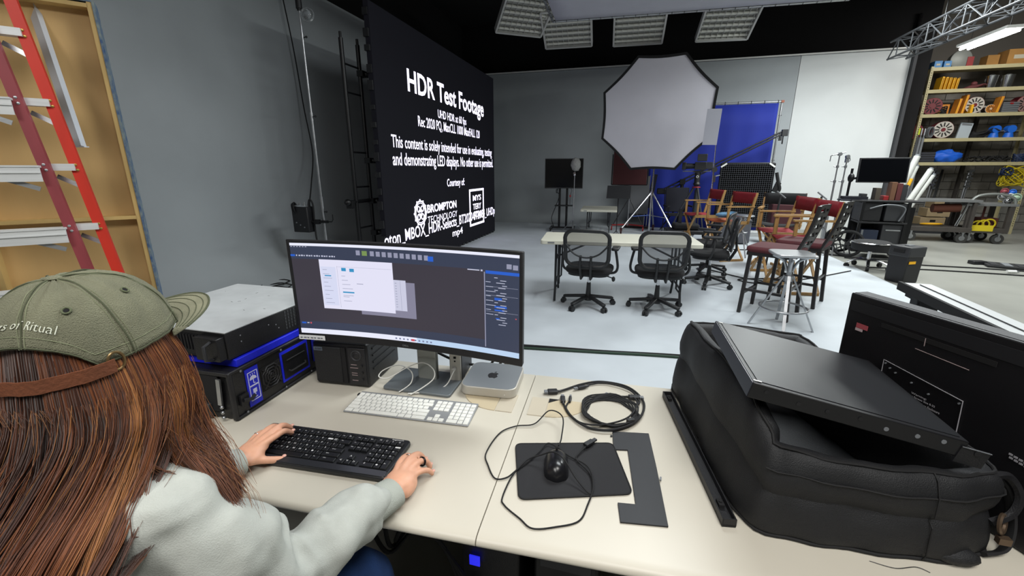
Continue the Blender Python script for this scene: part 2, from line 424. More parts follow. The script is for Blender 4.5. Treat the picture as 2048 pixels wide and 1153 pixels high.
for z in (.95, 2.15, 3.05):
    b = B(); b.cyl((0.02, 0, z), (.055, -.01, z), .007, n=6); b.ball((.065, -.01, z), .014, 8, 6); b.obj('knob', M_black, t)
t = thing('power_box', 'black ballast box with cable coil clamped low on the tall chrome stand', 'power box', (-4.30, 4.80, 0.68))
b = B(); b.box((0, 0, .17), (.25, .13, .34)); b.obj('housing', M_black, t, bevel=.012)
b = B(); b.box((0, 0, .35), (.20, .11, .02)); b.cyl((.04, 0, .36), (.04, 0, .40), .012, n=8); b.cyl((-.03, 0, .36), (-.03, 0, .39), .012, n=8); b.obj('connector_plate', M_alu, t)
for k in range(3): B().torus((-.13 + k * .015, -.01, .31), (1, .5, .2), .065 + .008 * k, .011, 18, 6).obj('cable_coil', M_blacksoft, t)
for k in range(3): B().cyl((-.06 + .06 * k, -.066, .13 - .03 * k), (-.06 + .06 * k, -.074, .13 - .03 * k), .009, n=8).obj('switch', M_grey, t)
b = B(); b.cyl((.12, 0, .14), (.34, .06, .14), .018, n=8); b.tube([(.30, .05, .14), (.40, .06, .14), (.42, .06, .17), (.42, .06, .24)], .007, 6); b.box((.2, .02, .14), (.07, .05, .06)); b.obj('clamp', M_blackmetal, t)
b = B(); b.tube(spline([(.10, 0, .34), (.12, .01, .43), (.16, .02, .36), (.15, .02, .05), (.17, .02, -.2), (.24, .06, -.68)]), .011, 6); b.obj('cord', M_blacksoft, t)
o = B().tube(spline([(-4.93, 5.62, 4.0), (-4.9, 5.7, 3.2), (-4.86, 5.72, 2.4), (-4.7, 5.6, 1.75), (-4.45, 5.2, 1.3), (-4.22, 4.86, 1.08), (-4.2, 4.83, 1.02)], 10), .009, 6).obj('hanging_cable', M_blacksoft)
tag(o, 'thin black cable dropping down the grey wall to the ballast box', 'cable')
b = B(); random.seed(3)
for k in range(5):
    c = Vector((-3.98 - .12 * k, 3.86 + .12 * k, .03 + .006 * k)); b.tube([c + Vector(((.16 + .06 * math.sin(k)) * math.cos(a / 3.5), (.13 + .04 * k * .5) * math.sin(a / 3.5), 0.008 * math.sin(a))) for a in range(22)], .008, 6, True)
b.tube(spline([(-3.85, 3.7, .03), (-4.0, 3.6, .03), (-4.25, 3.72, .03), (-4.4, 3.7, .05), (-4.62, 3.8, .07)]), .008, 6)
tag(b.obj('floor_cable', M_blacksoft), 'tangle of thin black cable on the stage floor at the foot of the grey wall', 'cable')
b = B(); b.box((0, 0, .1), (.16, .12, .22), taper=.6); b.cyl((0, 0, .2), (0, 0, .75), .012, n=8); b.box((.05, 0, -.03), (.1, .1, .1))
tag(b.obj('hanging_lamp_head', M_black, loc=(-2.72, 3.75, 3.36), rot=(.3, .2, 0)), 'black lamp hanging from the ceiling at the top edge, above the tall chrome stand', 'lamp')

# ================================================================ plywood flat (wall panel seen from its framed back)
M_ply = mat('birch_plywood', '#c8a46c', 0.62, var=0.12, scale=3.0, stretch=(1, 1, .25), detail=9, bump=.05, bscale=40)
M_pine = mat('pine_batten', '#c3a468', 0.6, var=0.16, scale=6, stretch=(1, 1, .3))
fl = thing('plywood_flat', 'plywood wall flat with batten frame and blue painted edge behind the ladder', 'stage flat', (-3.185, 2.09, 0.0), R(50))
W = 1.4; Hh = 2.44
B().box((-W / 2, 0.045, Hh / 2), (W, 0.012, Hh)).obj('plywood_sheet', M_ply, fl)
for z in (0.035, 1.19, Hh - 0.02): B().box((-W / 2, 0, z), (W - .04, 0.085, 0.022 if z > .1 else .04)).obj('batten', M_pine, fl)
for x in (-0.012, -W + .012, -W / 2): B().box((x, 0, Hh / 2), (0.022, 0.085, Hh)).obj('batten', M_pine, fl)
B().box((0.006, 0.004, Hh / 2), (0.012, 0.10, Hh + .01)).obj('painted_edge', mat('blue_edge_paint', '#2f4f7c', 0.7, var=.4, scale=30, col2='#7f8a86'), fl)
B().box((-W / 2, 0.004, Hh + .006), (W, 0.10, 0.012)).obj('painted_edge', mat('blue_edge_paint', '#2f4f7c', 0.7), fl)

# ================================================================ fibreglass ladder
M_rail1 = mat('faded_red_fibreglass', '#8a3a40', 0.5, var=.12, scale=12, stretch=(1, 1, .3))
M_rail2 = mat('bright_red_fibreglass', '#c6301f', 0.45, var=.1, scale=12, stretch=(1, 1, .3))
M_raild = mat('dark_red_web', '#5c1a20', 0.5)
M_tread = mat('ribbed_aluminium', '#d3d5d5', 0.4, 0.2, var=.1, scale=10, stretch=(.2, 1, 6))
# rails lean; base and top given in the ladder's own plane (x along the treads to the right, y away)
lad = thing('step_ladder', 'folded red fibreglass step ladder with aluminium treads leaning on the plywood flat', 'ladder', (-2.735, 1.588, 0.0), R(50))
def rail(p, q, w, d, m, name='rail'):
    b = B(); p, q = Vector(p), Vector(q)
    b.bar(p, q, w, 0.006, up=(0, 1, 0)); 
    for s in (-1, 1): b.bar(p + Vector((s * (w / 2 - .003), d / 2, 0)), q + Vector((s * (w / 2 - .003), d / 2, 0)), .006, d, up=(0, 1, 0))
    return b.obj(name, m, lad)
lean = -0.10
def P(x, z, y=0): return (x + lean * z, y, z)
wid = 0.62
rail(P(0, 0.02), P(0, 2.75), .042, .035, M_rail1); rail(P(-wid, 0.02), P(-wid - .12, 2.75), .042, .035, M_rail1)
rail(P(.105, 0.02, .05), P(.105, 2.75, .05), .044, .035, M_rail2, 'back_rail'); rail(P(-wid + .1, 0.02, .09), P(-wid + .1, 2.75, .09), .044, .035, M_rail2, 'back_rail')
for k in range(9):
    z = 0.285 + k * 0.305
    x1 = P(0, z)[0]; y1 = P(0, z)[1]
    b = B()
    b.box(((x1 * 2 - wid) / 2 - .01, y1 + .01, z), (wid + .0, .085, .006)); b.box(((x1 * 2 - wid) / 2 - .01, y1 - .033, z - .034), (wid, .006, .070)); b.box(((x1 * 2 - wid) / 2 - .01, y1 + .05, z - .012), (wid, .006, .03))
    for q in range(4): b.box(((x1 * 2 - wid) / 2 - .01, y1 - .02 + q * .02, z + .005), (wid, .008, .004))
    b.box(((x1 * 2 - wid) / 2 - .01, y1 - .038, z + .004), (wid, .005, .008)); b.box(((x1 * 2 - wid) / 2 - .01, y1 - .038, z - .026), (wid, .008, .006))
    b.obj('tread', M_tread, lad)
    b = B(); b.box((x1 + .05, y1 + .055, z), (.105, .05, .034)); b.obj('tread_end', M_tread, lad)
    b = B(); b.box(((x1 * 2 - wid) / 2 + .05, y1 + .12, z - .035), (wid - .1, .06, .02)); b.obj('back_tread', M_tread, lad)
    if k % 1 == 0:
        b = B(); b.bar((x1 - .20, y1 - .01, z - .03), (x1 - .03, y1 - .02, z - .105), .022, .004, up=(0, 1, 0)); b.obj('brace', M_alu, lad)
        b = B(); b.bar((x1 + .02, y1 + .08, z - .045), (x1 + .11, y1 + .06, z - .10), .022, .004, up=(0, 1, 0)); b.obj('brace', M_alu, lad)
    for dx, yy, mm in ((0.0, -.005, M_alu), (.105, .045, mat('brass_rivet', '#b89a55', .35, .8))):
        for dz in (.012, -.014): B().ball((x1 + dx + (.004 if dz < 0 else 0), y1 + yy, z + dz), (.007, .004, .007), 8, 4).obj('rivet', mm, lad)
b = B(); b.box(P(-.33, 2.78, .05), (.8, .22, .05)); b.obj('top_cap', M_rail2, lad, bevel=.01)
# thin aluminium straightedge leaning against the flat
b = B(); p, q = Vector((-3.04, 1.755, 1.62)), Vector((-3.44, 1.93, 2.47)); b.bar(p, q, .05, .004, up=(.3, -1, 0)); b.bar(p + Vector((.022, .012, 0)), q + Vector((.022, .012, 0)), .004, .03, up=(.3, -1, 0)); b.box(p + Vector((.015, 0, -.003)), (.07, .03, .005), (0, 0, .3))
tag(b.obj('aluminium_angle', mat('bright_aluminium', '#cfd3da', .4, .25)), 'bare aluminium angle bar leaning on the plywood flat beside the red ladder', 'metal bar')
# ================================================================ folding tables
M_top = mat('cream_tabletop', '#c9c7b8', 0.45, var=.03, scale=6)
def folding_table(label, loc, rz, w, d, h, t=.045):
    T = thing('folding_table', label, 'table', loc, rz)
    b = B(); b.prism(rrect(w, d, .04), h - t, h); b.obj('tabletop', M_top, T, bevel=.006)
    b = B(); b.box((-w / 2 + .12, -d / 2 - .001, h - t / 2), (.075, .004, .016)); b.obj('badge', M_grey, T)
    lm = mat('charcoal_leg', '#2c2e31', 0.45, .4)
    for s in (-1, 1):
        x = s * (w / 2 - .17)
        for q in (-1, 1):
            b = B(); b.tube([(x, q * (d / 2 - .12), h - t), (x, q * (d / 2 - .12), .16), (x, q * (d / 2 - .05), 0.012)], .014, 8); b.obj('leg', lm, T)
            b = B(); b.tube([(x + .045 * -s, q * (d / 2 - .14), h - t), (x + .04 * -s, q * (d / 2 - .14), .2), (x, q * (d / 2 - .11), .15)], .010, 8); b.obj('leg_brace', lm, T)
        b = B(); b.cyl((x, -d / 2 + .12, .48), (x, d / 2 - .12, .48), .011, n=8); b.cyl((x, -d / 2 + .12, .2), (x, d / 2 - .12, .2), .011, n=8); b.obj('crossbar', lm, T)
        b = B(); b.cyl((x, 0, .48), (x - s * .42, 0, h - t), .011, n=8); b.box((x - s * .42, 0, h - t - .01), (.06, .2, .02)); b.obj('folding_brace', lm, T)
    return T
folding_table('long cream folding table behind the two mesh office chairs', (-0.16, 5.02, 0.02), R(5.5), 1.72, .68, .72)
folding_table('low cream folding table near the wall, beside the wheeled television', (-0.84, 10.85, 0.02), R(3), .86, 1.25, .57)

# ================================================================ mesh office chairs
def perf(name, col, sc, frac, rough=.7):
    """see-through woven mesh"""
    m = bpy.data.materials.new(name); m.use_nodes = True; nt = m.node_tree; b = nt.nodes['Principled BSDF']
    b.inputs['Base Color'].default_value = (*hx(col), 1); b.inputs['Roughness'].default_value = rough
    tc = nt.nodes.new('ShaderNodeTexCoord'); ck = nt.nodes.new('ShaderNodeTexVoronoi'); ck.inputs['Scale'].default_value = sc; ck.inputs['Randomness'].default_value = 0
    nt.links.new(tc.outputs['Object'], ck.inputs['Vector'])
    mt = nt.nodes.new('ShaderNodeMath'); mt.operation = 'GREATER_THAN'; mt.inputs[1].default_value = frac
    nt.links.new(ck.outputs['Distance'], mt.inputs[0]); nt.links.new(mt.outputs[0], b.inputs['Alpha'])
    return m
M_mesh = mat('chair_mesh', '#3a3c40', .8, alpha=.6)
M_chair = mat('chair_plastic', '#1b1c1e', 0.5)
def office_chair(label, loc, rz, grp='mesh back office chairs round the folding table'):
    """faces local +y; the mesh back is on the -y side"""
    T = thing('office_chair', label, 'chair', loc, rz, grp)
    B().prism(rrect(.50, .47, .16, 6, 0, .02), .40, .46).obj('seat_cushion', mat('seat_fabric', '#141416', .95), T, bevel=.022, seg=3)
    B().prism(rrect(.44, .40, .12, 5, 0, .02), .375, .40).obj('seat_pan', M_chair, T)
    def bk(u, v):   # back surface: u across, v up
        return Vector((u * .235 * (1 - .12 * abs(v - .6)), -.235 - .05 * v + .045 * u * u * 1.0 - .02 * math.sin(v * 3), .50 + v * .375))
    ring = [bk(a / .235 * 1.0, v) for a, v in [(x, (y + .21) / .42) for x, y in rrect(.47, .42, .09, 5)]]
    B().tube(ring, .017, 8, True, flat=1.25).obj('back_frame', M_chair, T)
    b = B(); n = 8
    for j in range(n + 1):
        for i in range(n + 1):
            u = -1 + 2 * i / n; v = j / n
            k = .93 if j in (0, n) and i in (0, n) else 1
            b.v.append(tuple(bk(u * k * .97, .02 + .96 * (v if k == 1 else (.05 if j == 0 else .95)))))
    for j in range(n):
        for i in range(n): a = j * (n + 1) + i; b.f.append((a, a + 1, a + n + 2, a + n + 1)); b.mi.append(0)
    b.obj('mesh_panel', M_mesh, T)
    b = B(); b.tube(spline([bk(-.95, .62), bk(-.55, .36) + Vector((0, -.012, 0)), bk(0, .27) + Vector((0, -.02, 0)), bk(.55, .36) + Vector((0, -.012, 0)), bk(.95, .62)]), .013, 6, flat=.7); b.obj('lumbar_strap', M_chair, T)
    for s in (-1, 1):
        b = B(); b.tube([(s * .055, -.27, .62), (s * .055, -.285, .50), (s * .05, -.22, .36), (s * .05, -.05, .37)], .013, 6); b.obj('back_bracket', M_chair, T)
    for s in (-1, 1):
        b = B(); b.tube(spline([(s * .18, .02, .385), (s * .27, .02, .40), (s * .30, .0, .46), (s * .29, -.02, .56), (s * .27, -.02, .655)], 5), .014, 8); b.obj('armrest_post', M_chair, T)
        B().prism(rrect(.075, .23, .025, 3, s * .27, .01), .655, .685).obj('armrest_pad', M_chair, T, bevel=.008)
    B().cyl((0, 0, .26), (0, 0, .38), .014, n=10).obj('gas_lift', M_chrome, T)
    b = B(); b.cyl((0, 0, .12), (0, 0, .27), .03, .022, n=12); b.cyl((0, 0, .07), (0, 0, .13), .045, .035, n=12); b.obj('column', M_chair, T)
    b = B(); b.cyl((.12, .02, .37), (.25, .04, .33), .006, n=6); b.ball((.26, .04, .32), (.02, .02, .03), 8, 6); b.obj('lever', M_chair, T)
    for k in range(5):
        a = R(90 + 72 * k + 10); c, s_ = math.cos(a), math.sin(a)
        b = B(); b.bar((.03 * c, .03 * s_, .115), (.29 * c, .29 * s_, .078), .046, .03); b.obj('base_leg', M_chair, T, bevel=.008)
        b = B(); nrm = Vector((-s_, c, 0)); ctr = Vector((.29 * c, .29 * s_, .028))
        for q in (-1, 1): b.cyl(ctr + nrm * (.006 * q), ctr + nrm * (.026 * q), .028, n=12)
        b.box(ctr + Vector((0, 0, .022)), (.03, .03, .025), (0, 0, a)); b.obj('caster', M_chair, T)
    return T
ch = office_chair('mesh office chair at the left end of the long cream table, seen from behind', (-0.43, 4.62, .02), R(-4))
dup(ch, (0.30, 4.70, .02), R(3), 'mesh office chair at the right end of the long cream table, seen from behind')
dup(ch, (1.00, 5.95, .02), R(82), 'mesh office chair off the right end of the cream table, turned sideways, nearer of two')
dup(ch, (1.10, 6.75, .02), R(70), 'mesh office chair turned sideways, farther of two beyond the cream table')

# ================================================================ bar stools with maroon seats
M_maroon = mat('maroon_upholstery', '#4e1a20', .8, var=.12, scale=14)
M_stool = mat('dark_bar_stool_wood', '#1d1a1a', .4, var=.1, scale=10)
def bar_stool(label, loc, rz):
    """faces local -x, back at +x"""
    T = thing('bar_stool', label, 'bar stool', loc, rz, 'maroon bar stools')
    B().prism(rrect(.47, .47, .07, 4), .66, .72).obj('seat_cushion', M_maroon, T, bevel=.026, seg=3)
    b = B(); b.box((0, 0, .645), (.43, .43, .035)); b.obj('seat_frame', M_stool, T)
    for sx, sy in ((-1, -1), (-1, 1)): B().bar((sx * .21, sy * .21, .0), (sx * .185, sy * .185, .64), .034).obj('leg', M_stool, T, bevel=.004)
    for sy in (-1, 1): B().bar((.235, sy * .205, 0), (.19, sy * .19, .66), .036).obj('leg', M_stool, T, bevel=.004)
    for z, (p, q) in ((.22, ((-.2, -.2), (-.2, .2))), (.26, ((-.2, -.2), (.21, -.2))), (.26, ((-.2, .2), (.21, .2))), (.32, ((.215, -.2), (.215, .2)))):
        B().bar((p[0], p[1], z), (q[0], q[1], z), .02, .026).obj('stretcher', M_stool, T)
    # back: curved panel with rows of cut slots, made of slats
    def bp(v, t): return Vector((.205 + .13 * v + .02 * math.sin(v * 3) - .03 * (t * t - 1) * -1, t * .205, .66 + v * .49))
    for s in (-1, 1):
        B().tube([bp(v / 6, s) for v in range(7)], .017, 6).obj('back_post', M_stool, T)
    rows = [0, .20, .25, .38, .43, .54, .59, .70, .75, .86, .91, 1.0]
    for i in range(0, len(rows) - 1, 1):
        v0, v1 = rows[i], rows[i + 1]
        if i % 2 == 0:
            b = B(); ts = [-1, -.5, 0, .5, 1]
            for th in (0, .014):
                for v in (v0, v1):
                    for t_ in ts: b.v.append(tuple(bp(v, t_) + Vector((th, 0, 0))))
            f = lambda a, bb, c, d: (b.f.append((a, bb, c, d)), b.mi.append(0))
            for k in range(4): f(k, k + 1, k + 6, k + 5); f(10 + k, 15 + k, 16 + k, 11 + k); f(k, 10 + k, 11 + k, k + 1); f(5 + k, 6 + k, 16 + k, 15 + k)
            b.obj('back_slat', M_stool, T)
        else:
            for t_ in (-.73, 0, .73):
                B().box((bp(v0, t_) + bp(v1, t_)) / 2 + Vector((.007, 0, 0)), (.012, .11 if abs(t_) > .5 else .03, (v1 - v0) * 1.02)).obj('back_divider', M_stool, T)
    return T
s = bar_stool('maroon bar stool nearer the camera, beside the silver swivel stool', (1.44, 4.91, .02), R(-30))
dup(s, (1.86, 5.47, .02), R(-30), 'maroon bar stool farther from the camera, right of the other maroon bar stool')

# ================================================================ silver stools
t = thing('silver_stool', 'tall silver stool with square seat and foot ring before the bar stools', 'stool', (1.43, 4.42, .02))
B().prism(rrect(.34, .34, .06, 4), .715, .74).obj('seat', mat('pale_metal_seat', '#b4b6b8', .3, .6), t, bevel=.008)
b = B(); b.cyl((0, 0, .44), (0, 0, .70), .022, n=12); b.cyl((0, 0, .47), (0, 0, .52), .04, n=12); b.obj('column', M_steel, t)
for k in range(4):
    a = R(-100 + 90 * k)
    B().tube(spline([(.15 * math.cos(a), .15 * math.sin(a), .705), (.06 * math.cos(a), .06 * math.sin(a), .66), (.02 * math.cos(a), .02 * math.sin(a), .56)], 5), .012, 8).obj('seat_support', M_steel, t)
    B().bar((.035 * math.cos(a), .035 * math.sin(a), .52), (.27 * math.cos(a), .27 * math.sin(a), .0), .026, .014).obj('leg', M_steel, t)
B().torus((0, 0, .21), (0, 0, 1), .20, .010, 32, 8).obj('foot_ring', M_steel, t)
t = thing('silver_stool', 'small round silver stool standing before the black honeycomb grid', 'stool', (1.83, 8.27, .02))
b = B(); b.lathe((0, 0, .70), [(.17, 0), (.175, .012), (.16, .02), (0, .022)], 24); b.obj('seat', M_steel, t)
b = B(); b.cyl((0, 0, .42), (0, 0, .70), .02, n=10); b.torus((0, 0, .42), (0, 0, 1), .09, .012, 16, 6); b.obj('column', M_steel, t)
for k in range(4):
    a = R(20 + 90 * k)
    B().tube(spline([(.14 * math.cos(a), .14 * math.sin(a), .70), (.05 * math.cos(a), .05 * math.sin(a), .62), (.02 * math.cos(a), .02 * math.sin(a), .5)], 4), .010, 6).obj('seat_support', M_steel, t)
    B().cyl((.03 * math.cos(a), .03 * math.sin(a), .46), (.22 * math.cos(a), .22 * math.sin(a), 0), .011, n=8).obj('leg', M_steel, t)

# ================================================================ director's chairs
M_oak = mat('honey_wood', '#a17c49', .5, var=.18, scale=8, stretch=(1, 1, .3))
M_redcanvas = mat('red_canvas', '#7d0f1c', .85, var=.08, scale=20)
def director_chair(label, loc, rz, back='red', seatcol=None, H=.66, frame=None):
    """faces local -y"""
    T = thing('director_chair', label, 'director chair', loc, rz, 'tall folding director chairs')
    W, D = .56, .42; fm = frame or M_oak
    for s in (-1, 1):
        x = s * W / 2
        B().bar((x, -D / 2, H - .02), (x, D / 2, H - .02), .022, .05).obj('side_rail', fm, T)
        B().bar((x, -D / 2, H + .24), (x, D / 2 + .06, H + .24), .05, .022).obj('armrest', fm, T)
        B().bar((x, -D / 2 + .04, H - .02), (x, -D / 2 + .04, H + .24), .022, .035).obj('arm_post', fm, T)
        B().bar((x, D / 2 - .02, H - .04), (x, D / 2 + .08, H + .46), .022, .04, up=(0, 1, 0)).obj('back_post', fm, T)
        B().bar((x, -D / 2, .02), (x, D / 2, .02), .022, .035).obj('floor_rail', fm, T)
    for y in (-D / 2 + .02, D / 2 - .02):
        for s in (-1, 1): B().bar((s * W / 2 * .96, y + s * .012, .03), (-s * W / 2 * .96, y + s * .012, H - .03), .018, .032, up=(0, 1, 0)).obj('leg', fm, T)
    for z in (.22, .30): B().bar((-W / 2 * .5, -D / 2, z), (W / 2 * .5, -D / 2, z), .018, .03).obj('footrest', fm, T)
    b = B(); n = 6
    vs = [Vector((-W / 2 + W * i / n, -D / 2 + D * j / 1, H + .005 - .03 * math.sin(PI * i / n))) for j in range(2) for i in range(n + 1)]
    b.add(vs, [(i, i + 1, n + 2 + i, n + 1 + i) for i in range(n)]); o = b.obj('seat_cloth', seatcol or M_redcanvas, T); o.modifiers.new('t', 'SOLIDIFY').thickness = .006
    cm = {'red': M_redcanvas, 'black': mat('black_canvas', '#1b1b1e', .9), 'none': None}[back]
    if cm:
        b = B(); vs = [Vector((-W / 2 - .01 + (W + .02) * i / n, D / 2 + .045 + .014 * (z - .28) * 5 + .02 * math.sin(PI * i / n), H + z)) for z in (.28, .46) for i in range(n + 1)]
        b.add(vs, [(i, i + 1, n + 2 + i, n + 1 + i) for i in range(n)]); o = b.obj('back_cloth', cm, T); o.modifiers.new('t', 'SOLIDIFY').thickness = .008
    return T
d1 = director_chair('red-backed director chair with blue cloth on its seat, beside the honeycomb grid', (1.50, 7.95, .02), R(-66), seatcol=mat('orange_seat', '#9c4a25', .8))
b = B(); b.ball((0, 0, 0), (.16, .10, .045), 14, 8); b.ball((.1, .03, .02), (.09, .08, .04), 10, 6)
tag(b.obj('blue_cloth', mat('pale_blue_cloth', '#5f87a8', .9, var=.2, scale=20), loc=(1.48, 7.93, .765)), 'folded pale blue cloth lying on the seat of the left director chair', 'cloth')
director_chair('wooden director chair with red back directly behind the nearer maroon bar stool', (1.98, 6.75, .02), R(-84))
director_chair('wooden director chair with red back, half hidden behind the farther bar stool', (1.98, 6.02, .02), R(-84))
director_chair('director chair with a black back behind the two red ones', (2.2, 7.6, .02), R(-20), 'black', seatcol=mat('black_canvas', '#1b1b1e', .9))
director_chair('wooden director chair partly hidden behind the one holding the blue cloth', (1.22, 8.95, .02), R(-75))
t = thing('folding_camp_chair', 'black folding cloth chair standing before the blue backdrop', 'chair', (1.0, 10.95, .02), R(10))
B().box((0, 0, .45), (.52, .45, .04)).obj('seat', mat('black_canvas', '#1b1b1e', .9), t, bevel=.012)
B().box((0, .24, .78), (.52, .03, .58), (-.15, 0, 0)).obj('backrest', mat('navy_canvas', '#12131f', .9), t, bevel=.01)
for sx in (-1, 1):
    B().box((sx * .28, 0, .65), (.06, .42, .03)).obj('armrest', M_black, t)
    B().tube([(sx * .28, -.2, .64), (sx * .27, -.22, .0)], .012, 6).obj('leg', M_blackmetal, t); B().tube([(sx * .28, .3, 1.06), (sx * .27, .22, .5), (sx * .27, .26, .0)], .012, 6).obj('leg', M_blackmetal, t)

# ================================================================ television on a stand
t = thing('television', 'black flat television on a wheeled black stand against the grey wall', 'television', (-1.74, 10.8, .02), R(6))
B().box((0, -.06, 1.39), (.93, .05, .71)).obj('housing', M_black, t, bevel=.006)
B().box((0, -.087, 1.395), (.90, .004, .67)).obj('screen', mat('dark_glass', '#08090c', .12, spec=.6), t)
for s in (-1, 1): B().cyl((s * .09, 0, .05), (s * .09, 0, 1.35), .028, n=10).obj('post', M_blackmetal, t)
B().box((.02, -.05, .62), (.44, .30, .02)).obj('shelf', M_blackmetal, t, bevel=.004)
for s in (-1, 1):
    B().box((s * .28, 0, .06), (.06, .62, .03)).obj('base_rail', M_blackmetal, t)
    for q in (-1, 1): B().cyl((s * .28 - .015, q * .28, .027), (s * .28 + .015, q * .28, .027), .027, n=12).obj('caster', M_blacksoft, t)
B().box((0, 0, .065), (.5, .07, .04)).obj('base_bar', M_blackmetal, t)
b = B(); b.tube(spline([(-.12, .02, 1.08), (-.16, .0, .95), (-.10, 0, .86), (-.18, 0, .6), (-.28, -.02, .3), (-.22, .02, .08)]), .008, 6); b.torus((-.17, -.02, .97), (1, .3, 0), .05, .007, 14, 5)
b.obj('power_cord', M_blacksoft, t)
b = B(); b.tube(spline([(.16, .02, 1.08), (.2, 0, .98), (.17, 0, .86), (.17, -.03, .65)]), .006, 6); b.obj('cord', M_black, t)
b = B(); b.box((.17, -.01, .85), (.04, .02, .05)); b.obj('cord_tag', M_red, t)
# boom pole with furry windshield
t = thing('microphone_stand', 'chrome stand holding a grey furry windshield beside the television', 'microphone', (-1.43, 10.45, .02))
for z0, z1, r in ((0.0, .55, .018), (.55, 1.05, .014), (1.05, 1.36, .010)): B().cyl((0, 0, z0), (0, 0, z1), r, n=10).obj('pole', M_steel, t)
for k in range(3):
    a = R(40 + 120 * k); B().cyl((0, 0, .3), (.3 * math.cos(a), .3 * math.sin(a), .012), .010, n=8).obj('leg', M_steel, t)
b = B(); b.ball((0, 0, 1.37), .035, 10, 6); b.cyl((0, -.03, 1.40), (0, .03, 1.40), .03, n=10); b.obj('clamp', M_chrome, t)
o = B().ball((.02, 0, 1.60), (.115, .09, .155), 28, 18).obj('windshield', mat('grey_fur', '#8b8b88', 1.0, var=.2, scale=60), t)
tx = bpy.data.textures.new('fur', 'CLOUDS'); tx.noise_scale = .03
md = o.modifiers.new('fur', 'DISPLACE'); md.texture = tx; md.strength = .04
# music stand
t = thing('music_stand', 'black music stand with a tilted desk before the maroon reflector', 'music stand', (-0.33, 8.95, .02))
B().cyl((0, 0, .28), (0, 0, 1.0), .009, n=8).obj('pole', M_blackmetal, t)
B().box((0, -.02, 1.05), (.46, .30, .012), (R(52), 0, R(0))).obj('desk', M_black, t)
B().box((0, -.135, .945), (.44, .06, .01)).obj('lip', M_black, t)
for k in range(3):
    a = R(90 + 120 * k); B().cyl((0, 0, .28), (.26 * math.cos(a), .26 * math.sin(a), .01), .007, n=6).obj('leg', M_blackmetal, t)

# ================================================================ octagonal softbox
M_silk = mat('softbox_cloth', '#c3c1c9', .8, var=.02, scale=3, bump=.12, bscale=2.2)
t = thing('softbox', 'huge octagonal softbox with a white face and black rim on a chrome stand', 'softbox', (0.36, 10.62, .02))
cz = 2.62; oc = Vector((-.05, -.42, cz)); nrm = Vector((-.02, -1, -.07)).normalized()
xr = Vector((1, 0, 0)); xr = (xr - nrm * xr.dot(nrm)).normalized(); ur = xr.cross(nrm) * -1; ur = nrm.cross(xr) * -1
if ur.z < 0: ur = -ur
n8 = [(math.cos(R(22.5 + 45 * k)), math.sin(R(22.5 + 45 * k))) for k in range(8)]
def op(r, k, off=0, sag=0):
    a, c = n8[k % 8]; return oc + xr * r * a + ur * r * c + nrm * off
Rr = 1.24
def edge_pts(r, off, sag, m=8):
    out = []
    for k in range(8):
        p, q = op(r, k, off), op(r, k + 1, off); mid = (oc + nrm * off)
        for j in range(m):
            s_ = j / m; e = p.lerp(q, s_); out.append(e + (mid - e).normalized() * sag * .5 * math.sin(PI * s_))
    return out
rings = [edge_pts(Rr, .0, .05), edge_pts(Rr + .0, .035, .05), edge_pts(Rr - .05, .03, .055), edge_pts(Rr - .055, -.01, .055)]
B().loft(rings, cap=False).obj('rim', mat('black_cloth', '#0d0d0f', .9), t)
b = B(); rr = [edge_pts((Rr - .05) * f, .012 + .03 * (1 - f), .055 * f) for f in (1, .9, .75, .55, .3, .02)]
b.loft(rr, cap=False); b.add(rr[-1], [tuple(range(len(rr[-1])))]); b.obj('diffuser', M_silk, t, smooth=60)
rings = [edge_pts(Rr, 0, .05), edge_pts(Rr * .8, -.22, .03), edge_pts(Rr * .5, -.42, .01), edge_pts(.12, -.55, 0)]
B().loft(rings).obj('shell', mat('black_cloth', '#0d0d0f', .9), t, smooth=60)
for k in range(8): B().tube([op(Rr, k), op(Rr * .8, k, -.24), op(Rr * .5, k, -.44), op(.12, k, -.56)], .008, 5).obj('rod', M_blackmetal, t)
b = B(); e = oc + nrm * -.62; b.cyl(oc + nrm * -.52, oc + nrm * -.85, .10, n=16); b.box(e + Vector((0, .05, -.16)), (.05, .08, .2)); b.obj('lamp_head', M_black, t)
for z0, z1, r in ((.05, .95, .024), (.95, 1.6, .019), (1.6, 2.56, .015)): B().cyl((0, .05, z0), (0, .05, z1), r, n=12).obj('pole', M_chrome, t)
b = B(); b.cyl((0, .05, .90), (0, .05, .99), .045, n=12); b.cyl((0, .05, .42), (0, .05, .47), .035, n=12); b.cyl((0, .05, 1.55), (0, .05, 1.62), .03, n=12); b.obj('collar', M_chrome, t)
for k, a in enumerate((200, 320, 80)):
    a = R(a); c, s_ = math.cos(a), math.sin(a); L = .68
    B().cyl((.03 * c, .05 + .03 * s_, .95), (L * c, .05 + L * s_, .12), .017, n=8).obj('leg', M_chrome, t)
    B().cyl((.03 * c, .05 + .03 * s_, .44), (L * .62 * c, .05 + L * .62 * s_, .42), .009, n=8).obj('leg_brace', mat('blue_strap', '#2b4f9c', .5) if k == 0 else M_chrome, t)
    b = B(); ctr = Vector((L * c, .05 + L * s_, .065)); b.cyl(ctr + Vector((-.02, 0, 0)), ctr + Vector((.02, 0, 0)), .065, n=16); b.box(ctr + Vector((0, 0, .05)), (.06, .03, .07)); b.obj('wheel', mat('dark_red_wheel', '#3b1719', .6), t)
